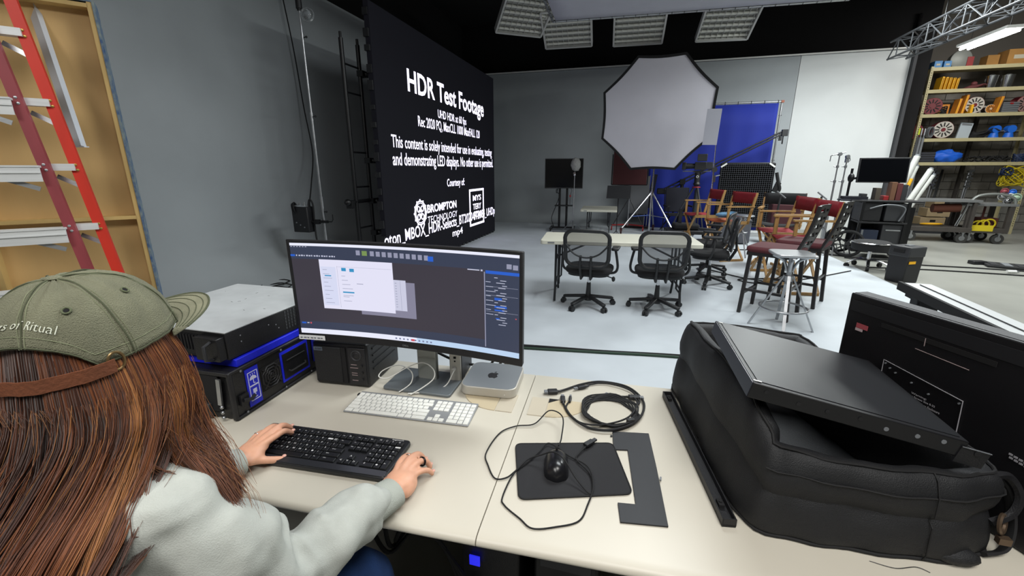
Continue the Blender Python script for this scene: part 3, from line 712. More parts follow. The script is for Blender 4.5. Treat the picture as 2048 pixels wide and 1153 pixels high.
# maroon reflector/flag on its own stand
t = thing('reflector_flag', 'maroon cloth panel on a dark wheeled stand behind the octagonal softbox', 'flag', (-0.15, 11.3, .02))
B().box((-.03, 0, 1.56), (.82, .03, .88)).obj('cloth', mat('maroon_cloth', '#42181b', .85), t, bevel=.01)
for p, q in (((-.46, 0, 1.12), (-.46, 0, 1.85)), ((-.46, 0, 1.12), (.4, 0, 1.12)), ((.4, 0, 1.12), (.4, 0, 2.0))): B().cyl(p, q, .014, n=8).obj('frame_bar', M_blackmetal, t)
B().cyl((0, .04, .1), (0, .04, 1.3), .016, n=10).obj('pole', M_steel, t)
for k in range(3):
    a = R(90 + 120 * k); c, s_ = math.cos(a), math.sin(a)
    B().cyl((0, .04, .8), (.42 * c, .04 + .42 * s_, .12), .010, n=8).obj('leg', M_blackmetal, t)
    B().box((.24 * c, .04 + .24 * s_, .13), (.4, .03, .03), (0, 0, a)).obj('base_bar', M_red, t)
    b = B(); ctr = Vector((.44 * c, .04 + .44 * s_, .05)); b.cyl(ctr + Vector((-.015, 0, 0)), ctr + Vector((.015, 0, 0)), .05, n=14); b.obj('wheel', M_red, t)
t = thing('grey_flag', 'grey cloth hanging on a stand between the maroon panel and the blue backdrop', 'flag', (0.08, 11.72, .02))
B().box((0, 0, .85), (.50, .02, .95)).obj('cloth', mat('mid_grey_cloth', '#5c5d60', .85), t)
B().box((.31, .02, .95), (.12, .03, .85), (0, .12, 0)).obj('side_cloth', mat('near_black_cloth', '#101018', .9), t)
for s in (-1, 1): B().cyl((s * .24, .03, .0), (s * .24, .03, 1.34), .012, n=8).obj('pole', M_steel, t)
B().box((0, .03, .02), (.62, .3, .03)).obj('base', M_blackmetal, t)

# ================================================================ blue backdrop
t = thing('blue_backdrop', 'large deep blue backdrop hung on a pipe frame at the back wall', 'backdrop', (1.69, 11.90, .02))
b = B(); n = 40
vs = [Vector((-1.42 + 2.76 * i / n, .02 * math.sin(i * .9) * (1 - j * .15), .01 + 2.96 * j / 6)) for j in range(7) for i in range(n + 1)]
b.add(vs, [(j * (n + 1) + i, j * (n + 1) + i + 1, (j + 1) * (n + 1) + i + 1, (j + 1) * (n + 1) + i) for j in range(6) for i in range(n)])
o = b.obj('cloth', mat('chroma_blue_cloth', '#0a2182', .8, var=.06, scale=2), t); o.modifiers.new('t', 'SOLIDIFY').thickness = .004
B().cyl((-1.45, 0, 3.0), (1.42, 0, 3.0), .022, n=10).obj('crossbar', M_steel, t)
B().cyl((1.40, 0, 0), (1.40, 0, 3.02), .02, n=10).obj('upright', M_steel, t)
B().cyl((-1.43, .03, 0), (-1.43, .03, 3.0), .02, n=10).obj('upright', M_steel, t)
b = B(); b.box((1.41, -.01, 3.0), (.06, .05, .05)); b.obj('corner_fitting', mat('orange_fitting', '#8a4a33', .6), t)
b = B()
for k in range(10): b.torus((-1.2 + k * .28, 0, 3.0), (1, 0, 0), .034, .005, 8, 4)
for k in range(5): b.cyl((1.37, 0, .7 + k * .5), (1.43, -.02, .7 + k * .5), .008, n=6)
b.obj('ties', M_darkgrey, t)
B().box((1.47, -.03, 2.2), (.05, .07, .12)).obj('clamp', M_black, t)
# white reflector board
t = thing('reflector_board', 'small white reflector board on a tall chrome stand right of the octagonal softbox', 'reflector', (1.50, 9.55, .02))
B().box((-.17, -.02, 2.28), (.26, .02, .66), (0, R(2), R(-10))).obj('board', mat('white_board', '#b9bac4', .6), t)
for z0, z1, r in ((0.05, 1.0, .02), (1.0, 1.6, .016), (1.6, 2.35, .010)): B().cyl((-.03 * z0, 0, z0), (-.03 * z1, 0, z1), r, n=10).obj('pole', M_chrome, t)
b = B(); b.cyl((-.03, -.04, 1.48), (-.03, .05, 1.48), .05, n=14); b.cyl((-.03, 0, 1.35), (.08, .0, 1.38), .012, n=8); b.box((-.02, 0, 1.3), (.05, .05, .12)); b.obj('grip_head', M_chrome, t)
for k in range(3):
    a = R(30 + 120 * k); B().tube([(0, 0, .25), (.3 * math.cos(a), .3 * math.sin(a), .2), (.33 * math.cos(a), .33 * math.sin(a), .012)], .011, 8).obj('leg', M_chrome, t)
# ================================================================ cinema camera on tripod
t = thing('camera_tripod', 'cinema camera with matte box on a dark tripod before the blue backdrop', 'camera', (1.30, 10.6, .02), R(-8))
B().box((.04, 0, 1.56), (.24, .16, .17)).obj('camera_body', M_black, t, bevel=.008)
B().cyl((-.08, 0, 1.56), (-.26, 0, 1.56), .055, .062, n=16).obj('lens', M_black, t)
B().box((-.30, 0, 1.56), (.08, .18, .16)).obj('matte_box', M_black, t, bevel=.006)
B().box((.06, .0, 1.74), (.20, .07, .15)).obj('viewfinder_monitor', M_darkgrey, t, bevel=.006)
B().box((.22, 0, 1.57), (.13, .12, .14)).obj('battery', M_darkgrey, t, bevel=.006)
b = B(); b.cyl((-.32, .0, 1.45), (.26, 0, 1.45), .012, n=8); b.obj('rod', M_steel, t)
b = B(); b.box((0, 0, 1.43), (.2, .12, .02)); b.cyl((0, 0, 1.22), (0, 0, 1.42), .06, n=14); b.lathe((0, 0, 1.12), [(.045, 0), (.075, .05), (.05, .11)], 14); b.obj('fluid_head', M_black, t)
b = B(); b.torus((0, -.064, 1.33), (0, 1, 0), .022, .006, 14, 6); b.obj('head_badge', M_white, t)
B().torus((0, 0, 1.10), (0, 0, 1), .075, .013, 20, 8).obj('bowl_ring', M_red, t)
for k, a in enumerate((195, 300, 75)):
    a = R(a); c, s_ = math.cos(a), math.sin(a)
    B().tube([(.06 * c, .06 * s_, 1.08), (.32 * c, .32 * s_, .55), (.52 * c, .52 * s_, .012)], [.024, .018, .014], 8).obj('leg', M_darkgrey, t)
B().cyl((.02, .02, .02), (.02, .02, 1.05), .05, .045, n=12).obj('center_column', M_darkgrey, t)
# jib arm
t = thing('camera_jib', 'long black camera jib arm rising to the right across the blue backdrop', 'jib', (1.05, 11.4, .02))
p, q = Vector((-.42, 0, .92)), Vector((2.02, 0, 2.26))
for dz, m_ in ((.0, M_black), (.09, M_black)): B().cyl(p + Vector((0, 0, dz)), q + Vector((0, 0, dz * .6)), .018, n=8).obj('arm_tube', m_, t)
b = B()
for k in range(14):
    a = p.lerp(q, k / 14); c = p.lerp(q, (k + 1) / 14); b.cyl(a + Vector((0, 0, .09 if k % 2 else 0)), c + Vector((0, 0, 0 if k % 2 else .08)), .006, n=5)
b.obj('lattice', M_black, t)
b = B(); b.box(q + Vector((.04, 0, .02)), (.12, .08, .14)); b.cyl(q + Vector((.02, 0, -.04)), q + Vector((.02, 0, -.22)), .015, n=8); b.obj('end_plate', M_black, t, bevel=.005)
b = B(); b.box(p + Vector((-.02, 0, .05)), (.22, .16, .14)); b.obj('counterweight', M_blackmetal, t, bevel=.02)
b = B(); b.cyl((.02, 0, .1), (.02, 0, 1.2), .04, n=12); b.box((.02, 0, 1.2), (.12, .12, .12)); b.obj('column', M_blackmetal, t)
for k in range(3):
    a = R(90 + 120 * k); B().cyl((.02, 0, .7), (.02 + .5 * math.cos(a), .5 * math.sin(a), .05), .016, n=8).obj('leg', M_blackmetal, t)
# low dolly
t = thing('camera_dolly', 'low black camera dolly on rubber wheels behind the long cream table', 'dolly', (1.15, 9.6, .02), R(4))
B().box((0, 0, .24), (1.0, .55, .08)).obj('platform', M_black, t, bevel=.02)
B().box((-.1, 0, .34), (.5, .4, .12)).obj('equipment_bag', mat('black_canvas', '#1b1b1e', .9), t, bevel=.04, seg=3)
B().box((-.22, 0, .50), (.06, .06, .4)).obj('push_post', M_black, t)
for sx in (-1, 1):
    for sy in (-1, 1):
        b = B(); c = Vector((sx * .42, sy * .3, .11)); b.cyl(c + Vector((0, -.03, 0)), c + Vector((0, .03, 0)), .11, n=20); b.obj('wheel', M_blacksoft, t)
        B().cyl(Vector((sx * .42, sy * .3, .11)) + Vector((0, -.034, 0)), Vector((sx * .42, sy * .3, .11)) + Vector((0, .034, 0)), .05, n=14).obj('hub', M_steel, t)
# honeycomb grid
t = thing('honeycomb_grid', 'large black honeycomb cloth grid in a frame with white corner tabs', 'light grid', (2.40, 11.15, .02), R(-4))
gw, gh = 1.08, 1.42
for p, q in (((-gw / 2, 0, .2), (-gw / 2, 0, .2 + gh)), ((gw / 2, 0, .2), (gw / 2, 0, .2 + gh)), ((-gw / 2, 0, .2), (gw / 2, 0, .2)), ((-gw / 2, 0, .2 + gh), (gw / 2, 0, .2 + gh))): B().cyl(p, q, .02, n=8).obj('frame_bar', M_blackmetal, t)
b = B()
for k in range(25): b.box((-gw / 2 + gw * (k + .5) / 25, 0, .2 + gh / 2), (.004, .05, gh))
for k in range(32): b.box((0, 0, .2 + gh * (k + .5) / 32), (gw, .05, .004))
b.obj('grid_cells', mat('grid_cloth', '#4c4e54', .8), t)['kind'] = 'stuff'
B().box((0, .05, .2 + gh / 2), (gw, .01, gh)).obj('backing', mat('black_cloth', '#0d0d0f', .9), t)
for sx in (-1, 1): B().box((sx * (gw / 2 - .05), -.03, .2 + gh - .04), (.14, .012, .035), (0, sx * R(35), 0)).obj('corner_tab', M_white, t)
for sx in (-1, 1): B().tube([(sx * gw / 2, 0, .9), (sx * gw / 2, .45, .01)], .014, 6).obj('prop_leg', M_blackmetal, t); B().cyl((sx * gw / 2, 0, 0), (sx * gw / 2, 0, .2), .015, n=8).obj('foot', M_blackmetal, t)
b = B(); b.tube(spline([(.60, 0, 1.42), (.66, -.02, 1.2), (.70, -.03, 1.05), (.62, 0, .9)]), .035, 8); b.box((.64, 0, 1.1), (.10, .08, .22), (0, .3, 0)); b.obj('sleeve', mat('black_cloth', '#0d0d0f', .9), t)
# grey case, maroon box, white sheets behind
t = thing('equipment_case', 'dark grey hard case on the floor behind the small round stool', 'case', (1.98, 9.75, .02), R(8))
B().box((0, 0, .27), (.60, .36, .50)).obj('body', mat('case_grey', '#4a4b52', .6), t, bevel=.03, seg=3)
B().box((0, 0, .47), (.62, .38, .02)).obj('lid_seam', M_darkgrey, t)
B().box((0, -.19, .36), (.16, .02, .05)).obj('handle', M_black, t, bevel=.006)
t = thing('storage_bin', 'tall maroon cloth bin standing right of the honeycomb grid', 'bin', (2.95, 10.0, .02), R(-6))
B().box((0, 0, .42), (.50, .40, .80), taper=1.06).obj('body', mat('maroon_bin', '#451d22', .8), t, bevel=.03)
B().torus((0, 0, .82), (0, 0, 1), .30, .014, 4, 6, .25, xa=(1, .8, 0)).obj('rim', M_maroon, t)
t = thing('foam_sheets', 'low pile of white sheets on the stage floor beside the grid', 'sheet', (2.62, 11.0, .02), R(5))
for k in range(3): B().box((.02 * k, 0, .02 + .035 * k), (.6, .45, .03)).obj('sheet', mat('pale_sheet', '#b6b8b8', .7), t)
# two slim grip stands
for i, (x, y, h, lab) in enumerate(((3.36, 9.0, 1.76, 'slim grey grip stand with a clamp head, left of the pair before the white wall'), (3.50, 9.05, 1.72, 'slim grey grip stand with a clamp head, right of the pair before the white wall'))):
    t = thing('grip_stand', lab, 'stand', (x, y, .0), 0, 'pair of slim grip stands')
    for z0, z1, r in ((0.02, .8, .018), (.8, 1.3, .015), (1.3, h - .02, .011)): B().cyl((0, 0, z0), (0, 0, z1), r, n=10).obj('pole', M_steel, t)
    for z in (.8, 1.3, 1.55): b = B(); b.cyl((0, 0, z - .02), (0, 0, z + .02), .022, n=10); b.cyl((0, 0, z), (-.06, 0, z), .007, n=6); b.obj('collar', M_steel, t)
    b = B(); b.cyl((0, -.03, h), (0, .03, h), .03, n=12); b.cyl((-.12, -.02, h - .02), (.09, .02, h + .03), .010, n=8) if i == 0 else b.box((0, 0, h - .05), (.05, .04, .1)); b.tube([(-.08, 0, h), (-.13, 0, h - .03), (-.13, 0, h - .12)], .008, 6) if i == 0 else b.tube([(.03, 0, h), (.05, 0, h - .06), (.02, 0, h - .1)], .008, 6)
    b.obj('grip_head', M_steel, t)
    for k in range(3):
        a = R(20 + 120 * k); B().tube([(0, 0, .2), (.28 * math.cos(a), .28 * math.sin(a), .16), (.31 * math.cos(a), .31 * math.sin(a), .012)], .010, 8).obj('leg', M_steel, t)
# two T-handled poles behind the director chairs
for x, y, lab in ((2.13, 7.5, 'dark slanted pole with T handle left of the pair behind the director chairs'), (2.62, 7.35, 'dark slanted pole with T handle right of the pair behind the director chairs')):
    t = thing('folding_stand', lab, 'stand', (x, y, .02), 0, 'pair of slanted T handled poles')
    B().cyl((-.05, 0, .0), (.0, 0, 1.10), .015, n=8).obj('pole', M_darkgrey, t); B().cyl((-.06, 0, 1.16), (.07, 0, 1.06), .011, n=8).obj('handle', M_grey, t)
    for k in range(3): B().cyl((-.03, 0, .25), (-.03 + .2 * math.cos(2.1 * k), .2 * math.sin(2.1 * k), .01), .008, n=6).obj('leg', M_darkgrey, t)
# cables over the stage
tag(B().tube(spline([(-4.2, 2.9, .03), (-2.5, 3.05, .03), (-0.812, 3.254, .03), (-0.188, 3.337, .03), (0.444, 3.417, .03), (1.6, 3.48, .03), (3.0, 3.3, .03)]), .012, 8).obj('stage_cable', mat('dark_green_cable', '#14301f', .6)), 'dark green cable run across the stage floor just beyond the desk', 'cable')
tag(B().tube(spline([(-4.2, 2.98, .03), (-2.5, 3.12, .03), (-0.81, 3.31, .03), (-0.18, 3.37, .03), (0.5, 3.46, .03), (1.6, 3.53, .03), (3.0, 3.36, .03)]), .010, 8).obj('stage_cable', M_blacksoft), 'black cable lying beside the green cable beyond the desk', 'cable')
tag(B().tube(spline([(-1.9, 10.3, .03), (-.6, 10.2, .03), (.6, 10.1, .03), (1.6, 8.95, .03), (2.6, 9.0, .03), (3.3, 8.9, .03)]), .010, 6).obj('stage_cable', M_blacksoft), 'long black cable crossing the stage behind the tables towards the right bay', 'cable')
tag(B().tube(spline([(1.16, 6.9, .03), (1.5, 6.5, .03), (1.75, 6.35, .03), (1.6, 6.2, .03), (1.45, 6.35, .03), (1.8, 6.5, .03), (2.3, 6.6, .03), (3.2, 7.4, .03)]), .008, 6).obj('stage_cable', M_blacksoft), 'thin black cable looping on the stage floor behind the bar stools', 'cable')
# ================================================================ steel shelving with its load
M_shelf = mat('cream_shelf_steel', '#b0a67f', .5, var=.05, scale=9)
sh = thing('storage_shelving', 'tall cream steel shelving crowded with stage cable reels and boxes', 'shelving', (6.45, 13.2, 0))
SZ = (1.66, 2.21, 2.76, 3.30, 3.78)
for z in SZ:
    B().box((1.17, .3, z), (2.36, .6, .02)).obj('shelf', M_shelf, sh)
    B().box((1.17, 0, z - .02), (2.36, .02, .075)).obj('shelf_lip', M_shelf, sh)
for x in (0, 2.34):
    for y in (0, .6):
        b = B(); b.box((x, y, 1.91), (.055, .006, 3.82)); b.box((x + (-.025 if x else .025) * -1, y + .025 * (1 if y == 0 else -1), 1.91), (.006, .05, 3.82)); b.obj('upright', M_shelf, sh)
b = B()
for x in (0, 2.34):
    for k in range(70): b.box((x, -.005, .2 + k * .052), (.012, .006, .022))
b.obj('upright_slots', mat('slot_shadow', '#3d3827', .8), sh)['kind'] = 'stuff'
s2 = thing('storage_shelving', 'narrow dark shelving unit standing left of the cream one behind the drape', 'shelving', (6.22, 13.35, 0))
for z in (1.9, 2.48, 3.0, 3.5):
    B().box((.06, .25, z), (.22, .5, .025)).obj('shelf', mat('dim_shelf', '#6a6148', .6), s2)
for x in (-.05, .17): B().box((x, 0, 1.85), (.03, .03, 3.7)).obj('upright', mat('dim_shelf', '#6a6148', .6), s2)
def sx(x): return x
def on_shelf(i): return SZ[i] + .011
M_card = mat('brown_cardboard', '#a5793f', .8, var=.08, scale=5)
M_yel = mat('yellow_plastic', '#e0a512', .5)
M_org = mat('orange_wood', '#c9812a', .6, var=.1, scale=6)
def carton(name, label, loc, d, m=None, rz=0, cat='box', group=None, lid=True):
    t = thing(name, label, cat, loc, rz, group)
    B().box((0, 0, d[2] / 2), d).obj('body', m or M_card, t, bevel=.004)
    if lid: B().box((0, -d[1] / 2 - .001, d[2] * .5), (d[0] * .5, .003, d[2] * .25)).obj('label_strip', mat('pale_label', '#b9b3a0', .7), t)
    return t
carton('cardboard_box', 'large brown cardboard box on the top shelf of the cream shelving', (8.05, 13.45, on_shelf(4)), (.42, .35, .32))
carton('cardboard_box', 'brown cardboard box leaning behind the large one on the top shelf', (7.70, 13.6, on_shelf(4)), (.22, .25, .26), lid=False)
carton('storage_box', 'blue box at the left end of the top shelf', (6.58, 13.38, on_shelf(4)), (.15, .2, .16), mat('sky_blue_box', '#3c7db4', .5), group=None)
carton('storage_box', 'blue box beside the round grey disc on the top shelf', (6.76, 13.38, on_shelf(4)), (.14, .2, .15), mat('sky_blue_box', '#3c7db4', .5))
t = thing('scoop_light', 'large round grey drum light on its side on the top shelf', 'lamp', (7.08, 13.5, on_shelf(4)))
b = B(); b.lathe((0, .15, .20), [(.17, 0), (.20, -.14), (.205, -.2), (.19, -.21), (.0, -.215)][::-1], 28, (0, 1, 0)); b.obj('drum', mat('grey_disc', '#8c8f8a', .5, .2), t)
B().box((.17, .05, .12), (.12, .25, .24)).obj('bracket', M_red, t)
carton('storage_case', 'dark case at the right end of the top shelf', (8.52, 13.5, on_shelf(4)), (.4, .35, .3), M_darkgrey, lid=False)
for k in range(5):
    t = thing('cable_ramp', ('leftmost and tallest', 'second from left', 'middle', 'fourth from left', 'rightmost and lowest')[k] + ' of the yellow cable ramps standing on the second shelf', 'cable ramp', (6.74 + k * .075, 13.42, on_shelf(3)), 0, 'yellow cable ramps on the second shelf', rot=(0, R(4), 0))
    B().box((0, 0, .15 - .006 * k), (.045, .25, .30 - .012 * k)).obj('body', M_yel, t, bevel=.006); B().box((0, -.13, .15), (.01, .012, .24)).obj('ridge', mat('dark_yellow', '#9c7410', .6), t)
for i, x in enumerate((7.72, 8.02)):
    t = thing('metal_pail', ('left', 'right')[i] + ' one of two shiny metal cans on the second shelf from the top', 'can', (x, 13.4, on_shelf(3)), 0, 'shiny metal cans')
    b = B(); b.lathe((0, 0, 0), [(.09, 0), (.115, .27), (.12, .28), (.105, .28), (.085, .03), (0, .03)], 22); b.obj('can', M_chrome, t)
    B().torus((0, 0, .2), (0, 1, .2), .11, .006, 20, 5).obj('handle', M_steel, t)
def reel(label, loc, r, face, flange, rx=0, grp=None, name='cable_reel'):
    t = thing(name, label, 'cable reel', loc, rx, grp)
    B().cyl((0, -.10, r + .02), (0, .10, r + .02), r * .62, n=22).obj('cable_winding', mat('dark_cable_winding', '#2a1417', .7, bump=.3, bscale=120), t)
    for y in (-.11, .11):
        B().cyl((0, y - .008, r + .02), (0, y + .008, r + .02), r, n=30).obj('flange', face if y < 0 else flange, t)
        B().torus((0, y, r + .02), (0, 1, 0), r, .008, 30, 6).obj('flange_rim', flange, t)
    b = B()
    for k in range(12):
        a = k * PI / 6; b.box((.62 * r * math.cos(a), -.122, r + .02 + .62 * r * math.sin(a)), (r * .45, .006, r * .12), (0, -a, 0))
    b.obj('slots', mat('slot_dark', '#1a1413', .8), t)['kind'] = 'stuff'
    B().cyl((0, -.13, r + .02), (0, -.118, r + .02), r * .22, n=16).obj('hub', flange, t)
    b = B(); b.tube([(-r * .7, -.05, .012), (r * .7, -.05, .012)], .012, 6); b.tube([(-r * .7, .08, .012), (r * .7, .08, .012)], .012, 6); b.obj('stand', flange, t)
    return t
M_dred = mat('dark_red_reel', '#6a1a22', .5); M_wht = mat('white_reel_face', '#b9b4ab', .5)
reel('dark red cable reel on the left end of the third shelf', (6.72, 13.45, on_shelf(2)), .18, M_dred, M_dred, R(-18))
reel('white faced cable reel between the orange boards on the third shelf', (7.52, 13.48, on_shelf(2)), .18, M_wht, M_dred)
reel('dark red cable reel at the far right of the third shelf', (8.42, 13.42, on_shelf(2)), .17, mat('dusty_red', '#8a6a66', .5), M_dred)
reel('dark red cable reel on the left end of the fourth shelf, behind the upright', (6.52, 13.5, on_shelf(1)), .17, M_dred, M_dred, R(-30))
reel('white faced cable reel on a red stand on the fourth shelf', (7.02, 13.42, on_shelf(1)), .19, M_wht, M_dred, R(-8))
reel('small white drum lying between the orange boards and the grey crate', (7.86, 13.52, on_shelf(2)), .09, M_org, M_wht)
for i, (x, h, tl) in enumerate(((7.16, .34, 6), (7.27, .42, 6), (7.44, .20, 0), (7.92, .36, 8))):
    t = thing('wooden_board', ('orange painted board standing on the third shelf, leftmost of four', 'tallest orange board standing on the third shelf', 'short yellow board in front of the white faced reel', 'orange board standing beside the grey crate')[i], 'board', (x, 13.38, on_shelf(2) + .004), 0, rot=(0, R(tl), 0))
    B().box((0, 0, h / 2), (.05, .2, h)).obj('board', M_yel if i == 2 else M_org, t, bevel=.003); B().box((-.012, -.102, h * .5), (.016, .004, h * .9)).obj('edge', M_yel, t)
carton('cardboard_box', 'brown box in shadow behind the orange boards', (7.0, 13.6, on_shelf(2)), (.24, .2, .25), M_org, lid=False)
carton('cardboard_box', 'brown cardboard box on the dark shelving left of the cream upright', (6.30, 13.5, 2.50), (.16, .3, .32), lid=False)
t = thing('plastic_crate', 'grey slatted plastic crate on the third shelf', 'crate', (8.14, 13.42, on_shelf(2)))
B().box((0, 0, .12), (.30, .3, .22)).obj('body', mat('crate_grey', '#55585b', .6), t)
for k in range(5): B().box((0, -.155, .03 + k * .045), (.30, .012, .018)).obj('slat', M_grey, t)
B().box((0, -.165, .2), (.06, .006, .03)).obj('tag', M_red, t)
t = thing('blue_case', 'small dark blue case on the dark shelving left of the cream upright', 'case', (6.29, 13.5, 3.02))
B().box((0, 0, .07), (.18, .3, .14)).obj('body', mat('navy_box', '#1b2672', .5), t, bevel=.01); B().box((0, -.155, .12), (.08, .01, .02)).obj('handle', M_white, t)
t = thing('filter_panel', 'pale grey flat panel leaning on the fourth shelf', 'panel', (7.44, 13.38, on_shelf(1)), 0, rot=(0, R(6), 0))
B().box((0, 0, .18), (.24, .04, .36)).obj('panel', mat('pale_blue_panel', '#a9b3ba', .5), t, bevel=.004); B().box((0, -.022, .32), (.2, .004, .04)).obj('top_band', M_grey, t)
for i, x in enumerate((8.05, 8.33)):
    t = thing('blue_tool', ('left', 'right')[i] + ' one of two bright blue machines on the fourth shelf', 'tool', (x, 13.4, on_shelf(1)), 0, 'bright blue machines')
    b = B(); b.lathe((0, 0, 0), [(.10, 0), (.085, .06), (.07, .12), (0, .12)], 16); b.obj('base', mat('bright_blue', '#1c62c8', .45), t)
    b = B(); b.cyl((0, -.07, .20), (0, .07, .20), .085, n=18); b.obj('drum', mat('bright_blue', '#1c62c8', .45), t)
    B().cyl((-.10, 0, .14), (.18, 0, .17), .012, n=8).obj('lever', M_steel, t)
b = B(); random.seed(5)
for k in range(7): b.tube([Vector((7.72 + .16 * math.cos(a / 3) + .02 * k, 13.45 + .1 * math.sin(a / 3), on_shelf(1) + .03 + .02 * k + .02 * math.sin(a + k))) for a in range(19)], .014, 6, True)
b.tube(spline([(7.6, 13.4, on_shelf(1) + .05), (7.8, 13.3, on_shelf(1) + .12), (7.98, 13.34, on_shelf(1) + .22), (8.1, 13.3, on_shelf(1) + .16)]), .012, 6)
tag(b.obj('cable_coil', M_blacksoft), 'heap of black cable coils between the pale panel and the blue machines', 'cable')
b = B()
for k in range(6): b.tube([Vector((7.28 + .12 * math.cos(a / 3) + .05 * k, 13.42 + .1 * math.sin(a / 3), on_shelf(3) + .02 + .015 * k + .01 * math.sin(a + k))) for a in range(19)], .013, 6, True)
b.ball((7.42, 13.4, on_shelf(3) + .13), (.06, .05, .05), 12, 8)
tag(b.obj('cable_coil', mat('rust_red_cable', '#5e2a2c', .7)), 'dusty red cable coils between the yellow ramps and the shiny cans', 'cable')
b = B()
for k in range(6): b.tube([Vector((6.92 + .1 * math.cos(a / 3), 13.42 + .1 * math.sin(a / 3), on_shelf(2) + .02 + .03 * k + .02 * math.sin(a + k))) for a in range(19)], .012, 6, True)
tag(b.obj('cable_coil', M_blacksoft), 'black cable coil beside the dark red reel on the third shelf', 'cable')
b = B()
for k in range(5): b.tube([Vector((6.78 + .05 * math.cos(a / 3), 13.30 + .03 * k, on_shelf(1) + .16 + .12 * math.sin(a / 3))) for a in range(19)], .009, 6, True)
tag(b.obj('cable_coil', M_grey), 'grey cable loop hanging between the two reels on the fourth shelf', 'cable')
b = B()
for k in range(14): b.tube([Vector((7.7 + k * .06 + .07 * math.cos(a / 3), 13.42 + .08 * math.sin(a / 3), on_shelf(0) + .03 + .10 * abs(math.sin(k)) + .02 * math.sin(a + k))) for a in range(19)], .013, 6, True)
tag(b.obj('cable_coil', M_blacksoft), 'jumble of black cables on the lowest shelf right of the blue tarpaulin', 'cable')
b = B()
for k in range(6): b.tube([Vector((8.62 + .1 * math.cos(a / 3), 13.36 + .08 * math.sin(a / 3), on_shelf(0) + .02 + .03 * k + .02 * math.sin(a + k))) for a in range(19)], .013, 6, True)
tag(b.obj('cable_coil', mat('navy_cable', '#1a2a4c', .6)), 'dark blue cable coil at the right end of the lowest shelf', 'cable')
o = B().ball((0, 0, .14), (.32, .2, .16), 30, 18).obj('blue_tarpaulin', mat('blue_tarp', '#1258c4', .55, var=.12, scale=6), loc=(7.22, 13.38, on_shelf(0)))
tx = bpy.data.textures.new('folds', 'CLOUDS'); tx.noise_scale = .12
md = o.modifiers.new('folds', 'DISPLACE'); md.texture = tx; md.strength = .16; md.mid_level = .6
tag(o, 'crumpled bright blue tarpaulin on the lowest shelf', 'tarpaulin')
t = thing('plastic_crate', 'dark grey crate at the left end of the lowest shelf', 'crate', (6.74, 13.42, on_shelf(0)))
B().box((0, 0, .12), (.42, .32, .24)).obj('body', mat('dark_crate', '#34353d', .6), t)
for k in range(4): B().box((0, -.165, .04 + k * .055), (.42, .012, .02)).obj('slat', M_darkgrey, t)
# stands and tubes leaning beside the shelving
for i, (x, y) in enumerate(((6.24, 12.75), (6.34, 12.85), (6.45, 12.95))):
    t = thing('light_stand', 'folded light stand leaning on the cream shelving, ' + ('leftmost of three', 'middle of three', 'rightmost of three')[i], 'stand', (x, y, 0), 0, 'folded light stands')
    for q in (-1, 0, 1): B().cyl((q * .035, 0, 0), (q * .012 + .12, .2, 2.35 - .1 * abs(q)), .012, n=8).obj('tube', M_grey if i else M_darkgrey, t)
    B().cyl((.06, .1, 1.5), (.065, .105, 1.6), .04, n=10).obj('collar', M_steel, t)
    B().cyl((.12, .2, 2.3), (.122, .203, 2.45), .02, n=8).obj('spigot', mat('lime_tape', '#b4c02a', .5) if i == 0 else M_steel, t)
# ================================================================ bay: rolls, crates, trolleys
M_paper = mat('white_paper_roll', '#b4b5b0', .6)
for i, (p, q, r) in enumerate((((4.60, 9.90, .31), (5.00, 10.05, 1.74), .05), ((4.70, 9.93, .31), (5.02, 10.02, 1.56), .03), ((4.68, 9.80, .31), (5.22, 9.98, 1.50), .045), ((4.80, 9.86, .31), (5.24, 9.90, 1.40), .03))):
    t = thing('paper_roll', ('tall white paper roll leaning behind the monitor cart', 'thin white roll with a yellow tag beside the tall one', 'short white roll with a cut end leaning right of the tall one', 'rightmost thin white roll leaning behind the monitor cart')[i], 'paper roll', p, 0, 'leaning white rolls')
    d = Vector(q) - Vector(p); B().cyl((0, 0, .02), d, r, n=16).obj('roll', M_paper, t)
    B().cyl(d, d + d.normalized() * .03, r * .8, n=12).obj('end_plug', M_grey, t)
    if i == 1: B().cyl(d * .72, d * .82, r + .006, n=16).obj('yellow_tag', M_yel, t)
for k in range(3):
    t = thing('wooden_crate', ('lowest', 'middle', 'topmost')[k] + ' of the pale wooden boxes stacked by the block wall', 'crate', (7.0 + .1 * k, 13.0, .18 + k * .22))
    B().box((0, 0, .1), (.5, .35, .2)).obj('body', mat('pale_pine', '#8d7a5c', .7, var=.1, scale=5), t, bevel=.004); B().box((0, -.178, .12), (.11, .006, .05)).obj('hand_hole', M_void, t)
t = thing('wooden_pallet', 'low dark pallet under the pale wooden boxes', 'pallet', (7.05, 13.0, 0))
for y in (-.2, 0, .2): B().box((0, y, .05), (.8, .08, .1)).obj('runner', M_darkgrey, t)
for x in range(6): B().box((-.34 + x * .136, 0, .14), (.1, .5, .03)).obj('slat', M_darkgrey, t)
M_cart = mat('trolley_frame', '#3b3632', .6, var=.1, scale=9)
